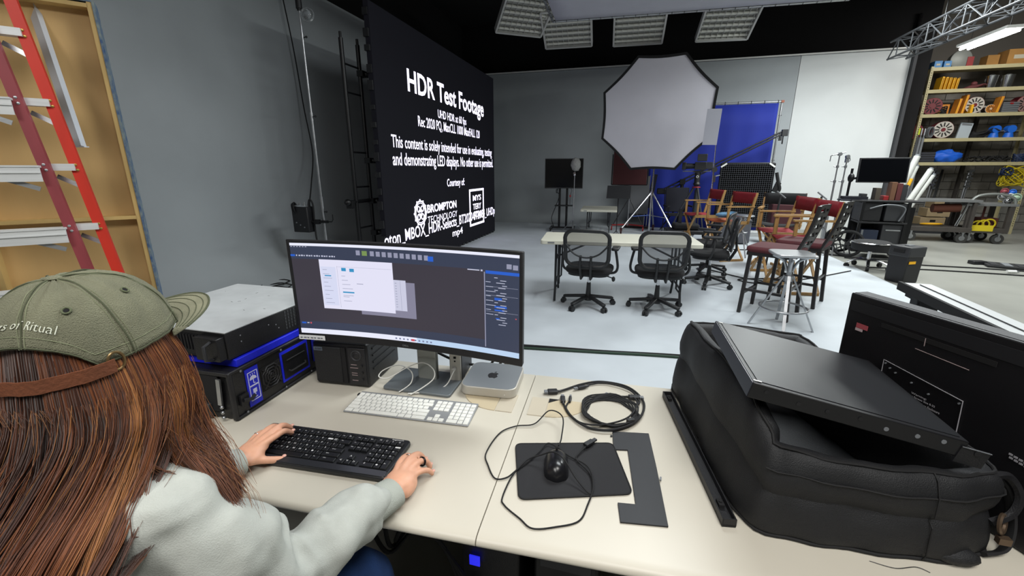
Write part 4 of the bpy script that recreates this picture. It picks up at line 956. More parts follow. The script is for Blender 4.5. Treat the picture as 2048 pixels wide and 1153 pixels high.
def trolley(label, loc, rz, L, D, H, posts=.06):
    t = thing('stage_trolley', label, 'trolley', loc, rz)
    B().box((0, 0, .27), (L, D, .10)).obj('deck', M_cart, t, bevel=.006)
    B().box((0, 0, H), (L + .1, D, .05)).obj('top', mat('trolley_top', '#6b6c6c', .45), t, bevel=.004)
    for sx_ in (-1, 1):
        for sy in (-1, 1):
            B().box((sx_ * (L / 2 - .04), sy * (D / 2 - .04), (H + .3) / 2), (posts, posts, H - .3)).obj('post', M_cart, t)
            c = Vector((sx_ * (L / 2 - .12), sy * (D / 2 - .05), .10))
            B().cyl(c + Vector((0, -.035, 0)), c + Vector((0, .035, 0)), .10, n=22).obj('wheel', mat('grey_tyre', '#2c2b29', .7), t)
            B().cyl(c + Vector((0, -.04, 0)), c + Vector((0, .04, 0)), .05, n=14).obj('wheel_hub', M_steel, t)
            b = B(); 
            for q in (-1, 1): b.box(c + Vector((0, q * .045, .06)), (.03, .006, .14))
            b.box(c + Vector((0, 0, .13)), (.05, .1, .012)); b.obj('wheel_fork', M_steel, t)
    return t
tr = trolley('long dark trolley with a steel top parked before the block wall', (6.30, 11.55, 0), R(-6), 1.10, .62, .87)
B().cyl((-.1, -.1, .70), (.35, -.1, .72), .09, n=16).obj('sandbag', mat('rust_brown', '#5a2f20', .8), tr)
B().cyl((.35, -.15, .34), (.46, -.18, .86), .03, n=10).obj('steel_tube', M_chrome, tr)
B().torus((-.05, -.1, .36), (0, .15, 1), .17, .014, 26, 6).obj('cable_ring', M_yel, tr)
tr2 = trolley('dark trolley with a curved handrail parked right of the long one', (7.10, 11.55, 0), R(-4), .72, .62, .80, .07)
B().tube(spline([(-.36, -.28, .84), (-.25, -.28, .98), (.05, -.28, 1.02), (.3, -.28, .95), (.36, -.28, .82)]), .025, 8).obj('handrail', mat('bent_rail', '#8c8f8c', .4, .5), tr2)
b = B()
for k in range(3): b.torus((-.1 + .09 * k, -.2, .36 + .02 * k), (0, 1, .1), .10, .016, 22, 6)
b.box((-.1, -.3, .32), (.42, .03, .12)); b.obj('yellow_cable', mat('yellow_cable', '#c9b41f', .5), tr2)
b = B(); b.box((.1, 0, .42), (.28, .3, .2)); b.cyl((.05, 0, .5), (.05, 0, .75), .02, n=8); b.obj('rusty_clamp', mat('rust', '#4c221c', .8), tr2)
t = thing('clamp_heap', 'heap of shiny and coloured clamps on top of the right trolley', 'clamps', (7.42, 11.4, .83))
for i, (c, r, m_) in enumerate((((-.12, 0, .14), .07, M_chrome), ((.0, .02, .13), .06, M_white), ((.08, -.02, .12), .07, mat('pale_green', '#9cb49c', .5)), ((-.02, 0, .05), .06, M_chrome), ((.03, .03, .22), .05, mat('bright_blue', '#1c62c8', .45)), ((-.1, .03, .24), .05, mat('stripe_red', '#8c3a44', .6)))):
    b = B(); b.ball(c, (r, r * .8, r * .7), 10, 7); b.torus(c, (.3, 1, .2), r * 1.1, .012, 14, 5); b.obj('clamp', m_, t)
# chrome grip heads standing behind the trolleys
for i, (x, y, h) in enumerate(((7.05, 13.4, 1.5), (7.15, 13.5, 1.42), (7.75, 13.4, 1.46), (7.85, 13.5, 1.48))):
    t = thing('grip_stand', 'chrome grip stand by the block wall, ' + ('leftmost of four', 'second from the left', 'third from the left', 'rightmost of four')[i], 'stand', (x, y, 0), 0, 'chrome grip stands by the block wall')
    B().cyl((0, 0, .02), (.05, .02, h), .018, n=10).obj('pole', M_steel, t)
    for k in range(5): B().cyl((.04, -.05, h - .09 * k), (.06, .07, h - .09 * k), .032 if k % 2 == 0 else .022, n=10).obj('knuckle', M_chrome, t)
    for k in range(3): B().cyl((0, 0, .25), (.25 * math.cos(2.1 * k), .25 * math.sin(2.1 * k), .01), .011, n=6).obj('leg', M_steel, t)
for i, (x, h, m_, lab) in enumerate(((8.05, 3.0, M_cart, 'tall dark timber post leaning on the block wall'), (6.92, 1.35, mat('blue_post', '#22409c', .6), 'short bright blue post leaning on the block wall'), (7.62, 1.5, M_black, 'thin black bar leaning between the chrome grip stands'))):
    b = B(); b.bar((x - .25, 13.75, .01), (x, 14.08, h), .07 if i == 0 else .045)
    tag(b.obj('post', m_), lab, 'post')
b = B(); random.seed(9)
for k in range(14): b.tube([Vector((8.55 + .22 * math.cos(a / 3 + k), 13.15 + .05 * k * .3, 1.35 + .18 * math.sin(a / 3) + .06 * math.sin(k * 2))) for a in range(19)], .011, 5, True)
tag(b.obj('hanging_rope', mat('yellow_cable', '#c9b41f', .5)), 'tangled yellow cable hanging under the right end of the lowest shelf', 'cable')
b = B()
for k in range(6): b.tube([Vector((8.35 + .10 * math.cos(a / 3 + k), 13.12 + .02 * k, 1.46 + .08 * math.sin(a / 3))) for a in range(19)], .014, 5, True)
tag(b.obj('hanging_rope', mat('navy_cable', '#1a2a4c', .6)), 'dark blue cable hanging beside the tangled yellow cable', 'cable')
t = thing('roll_bin', 'dark open bin holding the leaning white rolls behind the video cart', 'bin', (4.72, 9.88, 0), R(15))
for x, y, w, d in ((0, -.2, .5, .02), (0, .2, .5, .02), (-.24, 0, .02, .4), (.24, 0, .02, .4)): B().box((x, y, .42), (w, d, .80)).obj('side', M_blackmetal, t)
B().box((0, 0, .29), (.48, .4, .02)).obj('bottom', M_blackmetal, t)
for x in (-.2, .2): B().box((x, 0, .012), (.04, .36, .024)).obj('skid', M_blackmetal, t)
# ================================================================ monitor cart
t = thing('video_cart', 'black video village cart with monitor shelves and a big spoked wheel', 'cart', (4.12, 9.0, 0), R(-8))
for z, w in ((.98, .98), (.62, .66), (.12, .70)): B().box((0, 0, z), (w, .55, .03)).obj('shelf', M_black, t, bevel=.004)
for sx_ in (-1, 1):
    for sy in (-1, 1): B().box((sx_ * .31, sy * .25, .55), (.04, .04, .88)).obj('post', M_blackmetal, t)
B().box((-.02, .25, .58), (.64, .02, .72)).obj('back_panel', M_black, t)
B().box((-.18, .0, .80), (.30, .46, .32)).obj('equipment_box', M_black, t, bevel=.01)
B().box((.16, -.02, .80), (.30, .46, .30)).obj('equipment_box', M_darkgrey, t, bevel=.01)
B().box((.17, -.02, .38), (.30, .44, .44)).obj('road_case', M_darkgrey, t, bevel=.012)
B().box((.17, -.245, .50), (.20, .006, .02)).obj('case_latch', M_alu, t)
B().box((-.12, -.02, .32), (.22, .40, .34)).obj('file_box', mat('navy_file_box', '#182338', .6), t, bevel=.008)
B().box((-.24, -.22, .36), (.03, .01, .26)).obj('file_label', M_grey, t)
B().tube(spline([(-.22, -.29, .86), (0, -.31, .93), (.25, -.29, .88), (.20, -.29, .66)]), .01, 6).obj('hose', M_grey, t)
for i, sy in enumerate((-.30, .30)):
    b = B(); c = Vector((-.42, sy * .9, .24)); b.torus(c, (0, 1, 0) if 0 else (.25, 1, 0), .215, .026, 30, 8); b.obj('wheel_tyre', M_blacksoft, t)
    b = B()
    for k in range(5):
        a = 2 * PI * k / 5; b.bar(c, c + Vector((.20 * math.cos(a) * .97, -.2 * math.cos(a) * .25, .20 * math.sin(a))), .035, .02)
    b.cyl(c + Vector((-.01, -.03, 0)), c + Vector((.01, .03, 0)), .035, n=12); b.obj('wheel_spokes', M_black, t)
for sy in (-1, 1):
    b = B(); c = Vector((.36, sy * .22, .05)); b.cyl(c + Vector((0, -.02, 0)), c + Vector((0, .02, 0)), .05, n=16); b.obj('caster', M_blacksoft, t)
b = B(); b.box((-.48, -.1, .985), (.3, .3, .02)); b.box((-.40, .02, 1.02), (.35, .25, .05)); b.obj('keyboard_tray', mat('navy_tray', '#10121f', .6), t)
for i, (x, h, m_) in enumerate(((.02, .07, M_red), (.10, .30, mat('brown_box', '#6d4a33', .7)), (.18, .28, mat('maroon_book', '#5b2526', .7)), (-.1, .2, mat('khaki_box', '#4a4237', .7)), (.25, .26, M_darkgrey), (-.28, .10, M_darkgrey))):
    B().box((x, .0, .995 + h / 2), (.07, .2, h)).obj('small_box', m_, t, bevel=.003)
t = thing('monitor', 'large black monitor on a swing arm above the video cart', 'monitor', (4.08, 9.1, 0), R(-8))
B().box((.0, 0, 1.49), (.70, .05, .42), (R(-6), 0, 0)).obj('housing', M_black, t, bevel=.008)
B().box((.0, -.03, 1.49), (.66, .004, .38), (R(-6), 0, 0)).obj('screen', mat('dark_glass', '#08090c', .12, spec=.6), t)
b = B(); b.cyl((-.42, .04, 1.0), (-.42, .04, 1.52), .02, n=10); b.cyl((-.42, .04, 1.34), (0, .05, 1.42), .02, n=8); b.ball((-.42, .02, 1.36), (.05, .06, .08), 12, 8); b.obj('swing_arm', M_blackmetal, t)
# small wire basket cart and loose cord behind
t = thing('wire_rack', 'low grey wire rack on wheels behind the video cart', 'rack', (3.35, 9.95, 0), R(-10))
for y in (-.15, .15): B().tube(spline([(-.35, y, .55), (0, y, .50), (.3, y, .38), (.36, y, .1)]), .014, 6).obj('rail', M_steel, t)
for k in range(6): B().cyl((-.3 + .11 * k, -.15, .52 - .02 * k), (-.3 + .11 * k, .15, .52 - .02 * k), .008, n=6).obj('wire', M_steel, t)
for x in (-.33, .33): B().box((x, 0, .3), (.02, .3, .5)).obj('end_frame', M_steel, t)
B().cyl((-.33, -.02, .05), (-.33, .02, .05), .05, n=12).obj('wheel', M_grey, t); B().cyl((.33, -.02, .05), (.33, .02, .05), .05, n=12).obj('wheel', M_grey, t)
# chrome rolling stool
t = thing('rolling_stool', 'low black rolling stool with a shiny rim and chrome star base by the cart', 'stool', (3.58, 7.82, 0), R(12))
b = B(); b.lathe((0, 0, .30), [(0, .0), (.24, .0), (.25, .02), (.25, .11), (.20, .135), (0, .14)], 30); b.obj('seat', M_blacksoft, t)
B().torus((0, 0, .41), (0, 0, 1), .252, .010, 40, 6).obj('chrome_rim', M_chrome, t)
B().cyl((0, 0, .1), (0, 0, .30), .025, n=12).obj('gas_lift', M_chrome, t)
for k in range(5):
    a = R(72 * k + 20); c, s_ = math.cos(a), math.sin(a)
    B().tube(spline([(.02 * c, .02 * s_, .13), (.15 * c, .15 * s_, .135), (.27 * c, .27 * s_, .085)], 5), [.028] * 5 + [.022] * 6, 8, flat=.7).obj('base_leg', M_chrome, t)
    b = B(); ctr = Vector((.27 * c, .27 * s_, .035)); nn = Vector((-s_, c, 0)); b.cyl(ctr - nn * .02, ctr + nn * .02, .035, n=14); b.obj('caster', M_blacksoft, t)
# black rolling tool case
t = thing('tool_case', 'tall black plastic tool case with a yellow label standing on the bare concrete', 'tool case', (3.62, 6.98, 0), R(28))
B().box((0, 0, .20), (.26, .24, .40), taper=1.06).obj('body', M_black, t, bevel=.014)
B().prism([(-.142, -.135), (.142, -.135), (.165, .0), (.142, .135), (-.142, .135)], .36, .50).obj('lid', M_darkgrey, t, bevel=.014)
B().box((.02, -.0, .505), (.10, .06, .01)).obj('lid_latch', M_grey, t)
b = B(); add_text(b, 'MIX', (-.02, -.147, .415), (1, 0, 0), (0, 0, 1), .07, .03, .01); b.obj('lettering', M_grey, t, smooth=0, fix=False) if False else None
B().box((-.055, -.132, .29), (.11, .006, .035)).obj('yellow_label', M_yel, t)
B().box((-.145, 0, .44), (.012, .14, .05)).obj('handle', M_blacksoft, t, bevel=.004)
for k in range(3):
    for q in range(2): B().box((.152, -.05 + .03 * k, .42 + .03 * q), (.004, .018, .014)).obj('white_mark', M_white, t)
# cables and ramp on the concrete
for i, (y0, lab) in enumerate(((7.75, 'nearer of two thin black cables crossing the bare concrete'), (8.15, 'farther of two thin black cables crossing the bare concrete'))):
    tag(B().tube(spline([(3.6, y0 + .4 * (i + 1) - .3, .012), (4.4, y0 + .15, .012), (5.2, y0 + .1, .012), (6.0, y0, .012), (6.8, y0 - .1, .012)]), .010, 6).obj('bay_cable', M_blacksoft), lab, 'cable', 'thin cables on the concrete')
tag(B().tube(spline([(2.6, 9.3, .035), (3.35, 8.95, .03), (3.5, 8.9, .012), (3.8, 8.7, .012), (4.3, 8.6, .012)]), .009, 6).obj('bay_cable', M_blacksoft), 'black cable running from the stage edge under the video cart', 'cable')
t = thing('cable_ramp', 'flat black slotted ramp lying on the bare concrete at the right edge', 'cable ramp', (5.95, 8.45, 0), R(-20))
b = B(); b.box((0, 0, .02), (.9, .4, .04)); b.obj('ramp', M_blacksoft, t, bevel=.01)
for k in range(6): B().box((-.36 + .15 * k, -.02, .044), (.09, .28, .008)).obj('slot_panel', M_grey if k % 2 else M_darkgrey, t)
B().box((-.52, .05, .03), (.2, .12, .06), (0, 0, .5)).obj('connector', M_black, t, bevel=.01)
t = thing('cable_plug', 'small grey plug at the end of the nearer cable beside the slotted ramp', 'plug', (5.5, 8.02, .0), R(10))
B().cyl((-.06, 0, .025), (.06, 0, .025), .022, n=12).obj('barrel', M_white, t); B().cyl((.06, 0, .025), (.10, 0, .025), .014, n=10).obj('pin', M_steel, t)
# ================================================================ narrow table edge at the right
t = thing('narrow_bench', 'long narrow white-topped bench with black edge, right behind the tall black panel', 'bench', (1.44, 2.72, 0), R(-3))
B().box((.055, -.60, .885), (.13, 1.24, .03)).obj('top', mat('bench_top', '#c3c6c6', .35), t, bevel=.003)
B().box((-.016, -.60, .882), (.016, 1.25, .045)).obj('edge_strip', M_blacksoft, t)
B().box((.05, -.60, .903), (.004, 1.15, .004)).obj('inlay_line', M_darkgrey, t)
for y in (-.10, -1.10): B().box((.05, y, .43), (.09, .08, .86)).obj('leg', M_black, t, bevel=.008); B().box((.05, y, .855), (.12, .12, .03)).obj('bracket', M_black, t)
for y in (-.10, -1.10): B().box((.05, y, .012), (.35, .12, .024)).obj('foot', M_black, t)
# ================================================================ the two desks in front
DZ = 0.74
DR = R(3.2)
M_desk = mat('beige_laminate', '#c6c0b2', .42, var=.015, scale=7, spec=.45)
M_deskedge = mat('beige_edge', '#bdb7a9', .5)
def desk(label, x0, x1, grom, rot=DR):
    """local x to the right, front edge (bullnose) at y=0, back at y=.77, origin at the seam's front"""
    t = thing('desk', label, 'desk', (-0.272, 0.672, 0), rot)
    prof = [(0.020, DZ - .028)] + [(.020 - .02 * math.cos(a), DZ - .014 + .014 * math.sin(a)) for a in [R(-60 + 15 * k) for k in range(9)]] + [(.03, DZ), (.765, DZ), (.768, DZ - .003), (.768, DZ - .028)]
    b = B(); b.loft([[Vector((x, y, z)) for y, z in prof] for x in (x0, x1)]); b.obj('desktop', M_desk, t, smooth=50)
    for x in (x0 + .12, x1 - .12):
        B().box((x, .40, .36), (.05, .05, .70)).obj('leg', M_darkgrey, t); B().box((x, .40, .02), (.06, .66, .04)).obj('foot', M_darkgrey, t)
        B().box((x, .40, .70), (.05, .6, .03)).obj('top_bracket', M_darkgrey, t)
    B().box(((x0 + x1) / 2, .72, .36), (x1 - x0 - .06, .02, .69)).obj('modesty_panel', M_darkgrey, t)  # panel extended to the floor to darken the space under the desk
    s, gx = grom
    pts = [(0, 0)] + [(-s * .13 * math.cos(R(a)), -.11 * math.sin(R(a))) for a in range(0, 91, 10)]
    b = B(); b.prism([(gx + x, .60 + y) for x, y in pts], DZ, DZ + .002); b.obj('grommet_cover', mat('grommet_beige', '#b9ab8f', .5), t, smooth=0)
    b = B(); b.box((gx + s * .030, .545, DZ + .001), (.055, .11, .0025)); b.obj('grommet_cover', mat('grommet_beige2', '#b7ae9c', .5), t)
    b = B(); b.prism([(gx - s * .035, .600), (gx - s * .0, .600), (gx - s * .0, .572)], DZ + .002, DZ + .0028); b.obj('grommet_gap', M_void, t, smooth=0)
    return t
desk('left beige desk where the person works, with keyboards and widescreen monitor on it', -1.95, -.0013, (1, -.09))
desk('right beige desk of the pair, carrying the mouse, cable coil and black soft case', .0013, 1.83, (-1, .075))
def DK(x, y, z=0): return (x, y, DZ + z)

# ================================================================ widescreen monitor
mon = thing('widescreen_monitor', 'wide curved black monitor showing a dark editing program with a white window', 'monitor', (-0.688, 1.235, DZ + .0005), 0)
MW, MH, MZ = .800, .350, .358      # centre height above desk
Rc = 2.8
def scr(u, v, off=0):
    """point on the curved screen: u,v in -.5...5"""
    x = u * MW; return Vector((x, -.085 - (Rc - math.sqrt(Rc * Rc - x * x)) - off + 0.0, MZ + v * MH))
def scr_patch(b, u0, v0, u1, v1, off):
    n = max(1, int(abs(u1 - u0) * 24)); k0 = len(b.v)
    for v in (v0, v1):
        for i in range(n + 1): b.v.append(tuple(scr(u0 + (u1 - u0) * i / n, v, off)))
    for i in range(n): b.f.append((k0 + i, k0 + i + 1, k0 + n + 2 + i, k0 + n + 1 + i)); b.mi.append(b.m)
b = B(); rings = []
for i in range(25):
    u = -.5 + i / 24; p0, p1 = scr(u, -.5), scr(u, .5); e = .012
    rings.append([p0, p1, p1 + Vector((0, .022, -.003)), p0 + Vector((0, .022, .003))])
b.loft(rings); b.obj('housing', M_black, mon, bevel=.003)
def quads(name, items, m, off):
    b = B()
    for q in items: scr_patch(b, *q, off)
    o = b.obj(name, m, mon, smooth=0, fix=False); o['kind'] = 'stuff' if len(items) > 6 else 'thing'; return o
def E_(name, h, s=1.0):
    m = mat(name, '#000000', .35); bs = m.node_tree.nodes['Principled BSDF']; bs.inputs['Emission Color'].default_value = (*hx(h), 1); bs.inputs['Emission Strength'].default_value = s; return m
L_, R_, B_, T_ = -.483, .488, -.425, .468
def S(px, py):
    """fraction across/down the lit panel"""
    return L_ + (R_ - L_) * px, T_ - (T_ - B_) * py
def SQ(x0, y0, x1, y1): a, b_ = S(x0, y1); c, d = S(x1, y0); return (a, b_, c, d)
quads('screen_background', [SQ(0, 0, 1, 1)], E_('ui_dark', '#413d47', .9), .0008)
quads('screen_menu', [SQ(0, .03, 1, .165), SQ(.86, .17, 1, .945), SQ(0, .86, .86, .945)], E_('ui_bluegrey', '#3c4358', .9), .0012)
quads('screen_bars', [SQ(0, 0, 1, .028), SQ(0, .945, .55, 1.0)], E_('ui_white', '#e9ebfb', 1.0), .0014)
quads('screen_taskbar', [SQ(.55, .945, 1, 1.0)], E_('ui_skyblue', '#bcd4f0', 1.0), .0015)
quads('screen_window_back', [SQ(.30, .36, .555, .74)], E_('ui_lilac', '#88869c', .95), .0016)
quads('screen_window_mid', [SQ(.42, .34, .515, .665)], E_('ui_pale', '#cfd0e6', .95), .0018)
quads('screen_window_front', [SQ(.125, .165, .46, .70)], E_('ui_window', '#e3e2f6', 1.0), .0020)
quads('screen_window_sidebar', [SQ(.129, .24, .198, .66)], E_('ui_sidebar', '#d6daf2', 1.0), .0022)
it = [SQ(.205, .23, .206, .68)] + [SQ(.205, .235, .455, .237)]
for k in range(9): it.append(SQ(.138, .27 + k * .045, .138 + .02 + .02 * ((k * 7) % 3) / 2, .275 + k * .045))
for k in range(7): it.append(SQ(.222 + (.0), .33 + k * .045, .24 + .03 * ((k * 5) % 4) / 3, .335 + k * .045))
for k in range(10): it.append(SQ(.466, .37 + k * .028, .474, .377 + k * .028))
it += [SQ(.49, .345, .4915, .66), SQ(.29, .405, .32, .412), SQ(.222, .54, .27, .545)]
quads('screen_text', it, E_('ui_grey_text', '#a9abc4', .9), .0024)
quads('screen_icons', [SQ(.225, .245, .246, .28), SQ(.262, .25, .283, .285), SQ(.145, .33, .175, .342), SQ(.222, .50, .275, .515)], E_('ui_cyan', '#3a93c4', 1.0), .0026)
quads('screen_blue_bars', [SQ(.865, .165, 1, .195), SQ(0, .12, .02, .14), SQ(.62, .075, .645, .125), SQ(.90, .42, .93, .445), SQ(.90, .50, .95, .52), SQ(.90, .535, .94, .55), SQ(.01, .87, .03, .888), SQ(.905, .62, .92, .632)], E_('ui_blue', '#2a5fc8', 1.0), .0026)
it = [SQ(.858, .18, .862, .93)]
for k in range(12): it.append(SQ(.30 + .0268 * k + (.01 if k > 1 else 0), .055 + .0012 * k, .318 + .0268 * k + (.01 if k > 1 else 0), .105 + .0012 * k)) if k != 1 else None
it += [SQ(.95, .09, .97, .135), SQ(.975, .095, .995, .14)]
quads('screen_toolbar', it, E_('ui_button', '#9a9cb4', .9), .0026)
quads('screen_toolbar_green', [SQ(.327, .058, .350, .107)], E_('ui_green', '#7f9a5a', .9), .0027)
it = []
for k in range(16): it.append(SQ(.025 + k * .0115, .122 + (k % 2) * .002, .025 + k * .0115 + (.008 if k % 3 else .005), .137))
for k in range(20):
    w = .02 + .03 * ((k * 7) % 5) / 4; it.append(SQ(.90 + .008 * ((k * 3) % 5), .225 + k * .024, .90 + .008 * ((k * 3) % 5) + w * .7, .231 + k * .024))
for k in range(8): it.append(SQ(.865, .27 + k * .045, .885 + .01 * (k % 3), .275 + k * .045))
for k in range(6): it.append(SQ(.005 + k * .013, .034, .012 + k * .013, .040))
it += [SQ(.79, .165, .84, .175), SQ(.845, .162, .853, .178), SQ(.865, .315, .995, .3165), SQ(.865, .40, .995, .4015), SQ(.865, .56, .995, .5615), SQ(.035, .872, .045, .882)]
quads('screen_labels', it, E_('ui_label', '#c9cce2', .9), .0028)
quads('screen_red_dots', [SQ(.05, .868, .056, .886), SQ(.985, .60, .99, .61), SQ(.525, .962, .540, .985)], E_('ui_red', '#d05560', 1.0), .0030)
it = [SQ(.45 + .018 * k, .965, .458 + .018 * k, .982) for k in range(10)]
quads('screen_taskbar_icons', it, E_('ui_task_icon', '#7f86a8', .9), .0029)
b = B(); scr_patch(b, -.495, -.492, -.375, -.445, .004); o = b.obj('paper_label', mat('white_label', '#d9dadb', .6), mon, smooth=0); o.modifiers.new('t', 'SOLIDIFY').thickness = .0008
b = B()
for k in range(7): scr_patch(b, -.487 + k * .0155, -.474, -.478 + k * .0155 + .003 * (k % 2), -.464, .0056)
b.obj('label_print', M_grey, mon, smooth=0, fix=False)
b = B(); add_text(b, 'DELL', scr(-.015, -.475, .003), (1, 0, 0), (0, 0, 1), .022, .006, .01); b.obj('badge_lettering', M_grey, mon, smooth=0, fix=False)
M_stand = mat('silver_stand', '#9c9e98', .4, .3)
B().prism(rrect(.255, .165, .012, 3, .0, .03), .0, .010).obj('base_plate', mat('base_grey_metal', '#666c70', .4, .3), mon, bevel=.002, rot=(0, 0, R(2)))
B().box((0, .055, .20), (.075, .022, .40)).obj('stand_post', M_stand, mon, bevel=.004)
B().box((0, .005, MZ), (.18, .10, .13)).obj('mount', M_black, mon, bevel=.01)
B().cyl((0, .04, .185), (0, .07, .185), .012, n=12).obj('cable_hole', M_black, mon)

# ================================================================ speaker
t = thing('speaker', 'small black powered speaker on the desk behind the left end of the monitor', 'speaker', (-0.965, 1.165, DZ), R(5))
b = B(); b.prism([(-.105, 0), (.105, 0), (.105, .235), (-.085, .235)], 0, .165); b.obj('cabinet', M_black, t, bevel=.009, seg=3)
B().box((-.045, -.004, .082), (.105, .008, .135)).obj('grille', mat('speaker_grille', '#0f0f11', .75, bump=.5, bscale=700), t, bevel=.003)
B().box((.017, -.003, .082), (.016, .006, .135)).obj('bass_slot', M_void, t)
B().box((.066, -.003, .082), (.066, .006, .14)).obj('control_panel', M_black, t, bevel=.002)
B().torus((.066, -.006, .125), (0, 1, 0), .018, .003, 24, 6).obj('tweeter_ring', M_darkgrey, t)
B().ball((.066, -.004, .125), (.014, .004, .014), 14, 6).obj('tweeter', M_black, t)
b = B()
for z in (.09, .078, .058, .05, .03): b.box((.055, -.0065, z), (.022 if z != .078 else .03, .001, .0022))
b.obj('panel_print', mat('dim_print', '#8a7a7a', .6), t)
for k in range(2):
    for q in range(3): B().cyl((.085, -.006, .088 - q * .026), (.085, -.011, .088 - q * .026), .004, n=10).obj('knob', M_black, t) if k == 0 else None
B().box((-.078, -.0085, .142), (.034, .001, .013)).obj('badge', mat('badge_silver', '#6f7a86', .4, .5), t)
b = B()
for x in (-.0885, -.082, -.0765, -.071, -.0665): b.bar((x, -.0092, .1385), (x + .003, -.0092, .1455), .0022, .0008, up=(0, 1, 0))
b.obj('badge_print', M_black, t)
for k in range(4): B().box((.106, .12, .06 + k * .026), (.004, .17, .006)).obj('side_rib', M_black, t)

# ================================================================ small computers
M_mac = mat('bead_blasted_aluminium', '#b9b5ac', .42, .3)
t = thing('mini_computer', 'flat square silver computer with a black apple emblem at the desk back edge', 'computer', (-0.447, 1.325, DZ), R(4.5))
B().prism(rrect(.197, .197, .032, 8), .003, .036).obj('body', M_mac, t, bevel=.003, seg=3)
B().prism(rrect(.197 - .008, .197 - .008, .029, 8), .036, .0364).obj('top_plate', mat('mac_top', '#8f9499', .38, .35), t)
B().cyl((0, 0, 0), (0, 0, .003), .08, n=28).obj('foot', M_blacksoft, t)
def apple(b, c, s, z):
    pts = []
    prof = [(0, .62), (.22, .72), (.45, .70), (.62, .55), (.52, .36), (.50, .12), (.60, -.12), (.68, -.22), (.55, -.52), (.34, -.78), (.16, -.72), (0, -.68), (-.16, -.72), (-.34, -.78), (-.58, -.48), (-.72, -.1), (-.70, .3), (-.50, .62), (-.24, .72)]
    sm = spline([(x, y, 0) for x, y in prof], 4, True); b.prism([(c[0] + p.x * s, c[1] + p.y * s) for p in sm], z, z + .0006)
    leaf = spline([(-.02, .78, 0), (.04, 1.0, 0), (.26, 1.14, 0), (.22, .92, 0)], 4, True); b.prism([(c[0] + p.x * s, c[1] + p.y * s) for p in leaf], z, z + .0006)
b = B(); apple(b, (0, -.004), .026, .0364); b.obj('emblem', M_black, t, smooth=0)
b = B(); b.cyl((.062, -.0985, .017), (.062, -.0995, .017), .0018, n=8); b.obj('status_light', M_white, t)
t = thing('dock_station', 'slim upright aluminium dock with card slot and ports between the monitor foot and computer', 'dock', (-0.585, 1.31, DZ), R(6))
B().box((0, .06, .105), (.042, .15, .21)).obj('body', M_mac, t, bevel=.004)
B().box((0, -.0155, .145), (.003, .001, .03)).obj('card_slot', M_void, t)
for z, r in ((.115, .0032), (.100, .0045), (.086, .0028)): B().box((0, -.0155, z), (r * 2, .001, r * 1.8)).obj('port', M_void, t)
B().box((.0225, .06, .105), (.002, .13, .19)).obj('side_panel', M_darkgrey, t)
M_wc = mat('white_cable', '#d4d3cd', .45)
o = B().tube(spline([(-.584, 1.296, DZ + .055), (-.583, 1.275, DZ + .05), (-.60, 1.245, DZ + .012), (-.64, 1.205, DZ + .004), (-.68, 1.18, DZ + .006), (-.705, 1.165, DZ + .008)], 10), .0022, 8).obj('usb_cable', M_wc)
tag(o, 'white cable plugged into the upright dock and running to the white keyboard', 'cable')
b = B(); b.box((-.5845, 1.291, DZ + .06), (.012, .018, .007), (R(20), 0, 0)); o2 = b.obj('plug', M_wc, o)
o = B().tube(spline([(-.742, 1.168, DZ + .006), (-.72, 1.215, DZ + .02), (-.735, 1.25, DZ + .045), (-.79, 1.26, DZ + .06), (-.84, 1.235, DZ + .045), (-.845, 1.21, DZ + .03), (-.80, 1.205, DZ + .035), (-.74, 1.235, DZ + .07), (-.69, 1.255, DZ + .085), (-.645, 1.245, DZ + .07), (-.635, 1.225, DZ + .045), (-.665, 1.195, DZ + .02), (-.695, 1.165, DZ + .006)], 10), .0021, 8).obj('keyboard_cable', M_wc)
tag(o, 'white keyboard cable looping up over the monitor base', 'cable')
b = B(); b.tube(spline([(-.80, 1.30, 1.0), (-.81, 1.34, .95), (-.77, 1.37, .86), (-.70, 1.40, .80), (-.60, 1.40, .77), (-.50, 1.43, .755)]), .005, 8)
tag(b.obj('power_cable', M_blacksoft), 'black cable drooping behind the monitor post', 'cable')
b = B(); b.tube(spline([(-.63, 1.33, 1.0), (-.63, 1.36, .90), (-.625, 1.38, .80), (-.62, 1.42, .75)]), .0045, 8)
tag(b.obj('power_cable', M_blacksoft), 'black cable hanging straight down between the monitor post and the dock', 'cable')
b = B()
for k in range(3): b.tube(spline([(-.50 + .03 * k, 1.435, .75), (-.48 + .035 * k, 1.45, .782), (-.45 + .03 * k, 1.445, .79), (-.43 + .03 * k, 1.44, .752)]), .005, 8)
tag(b.obj('cable_bundle', M_blacksoft), 'black plugs and cables curling up behind the flat silver computer', 'cable')

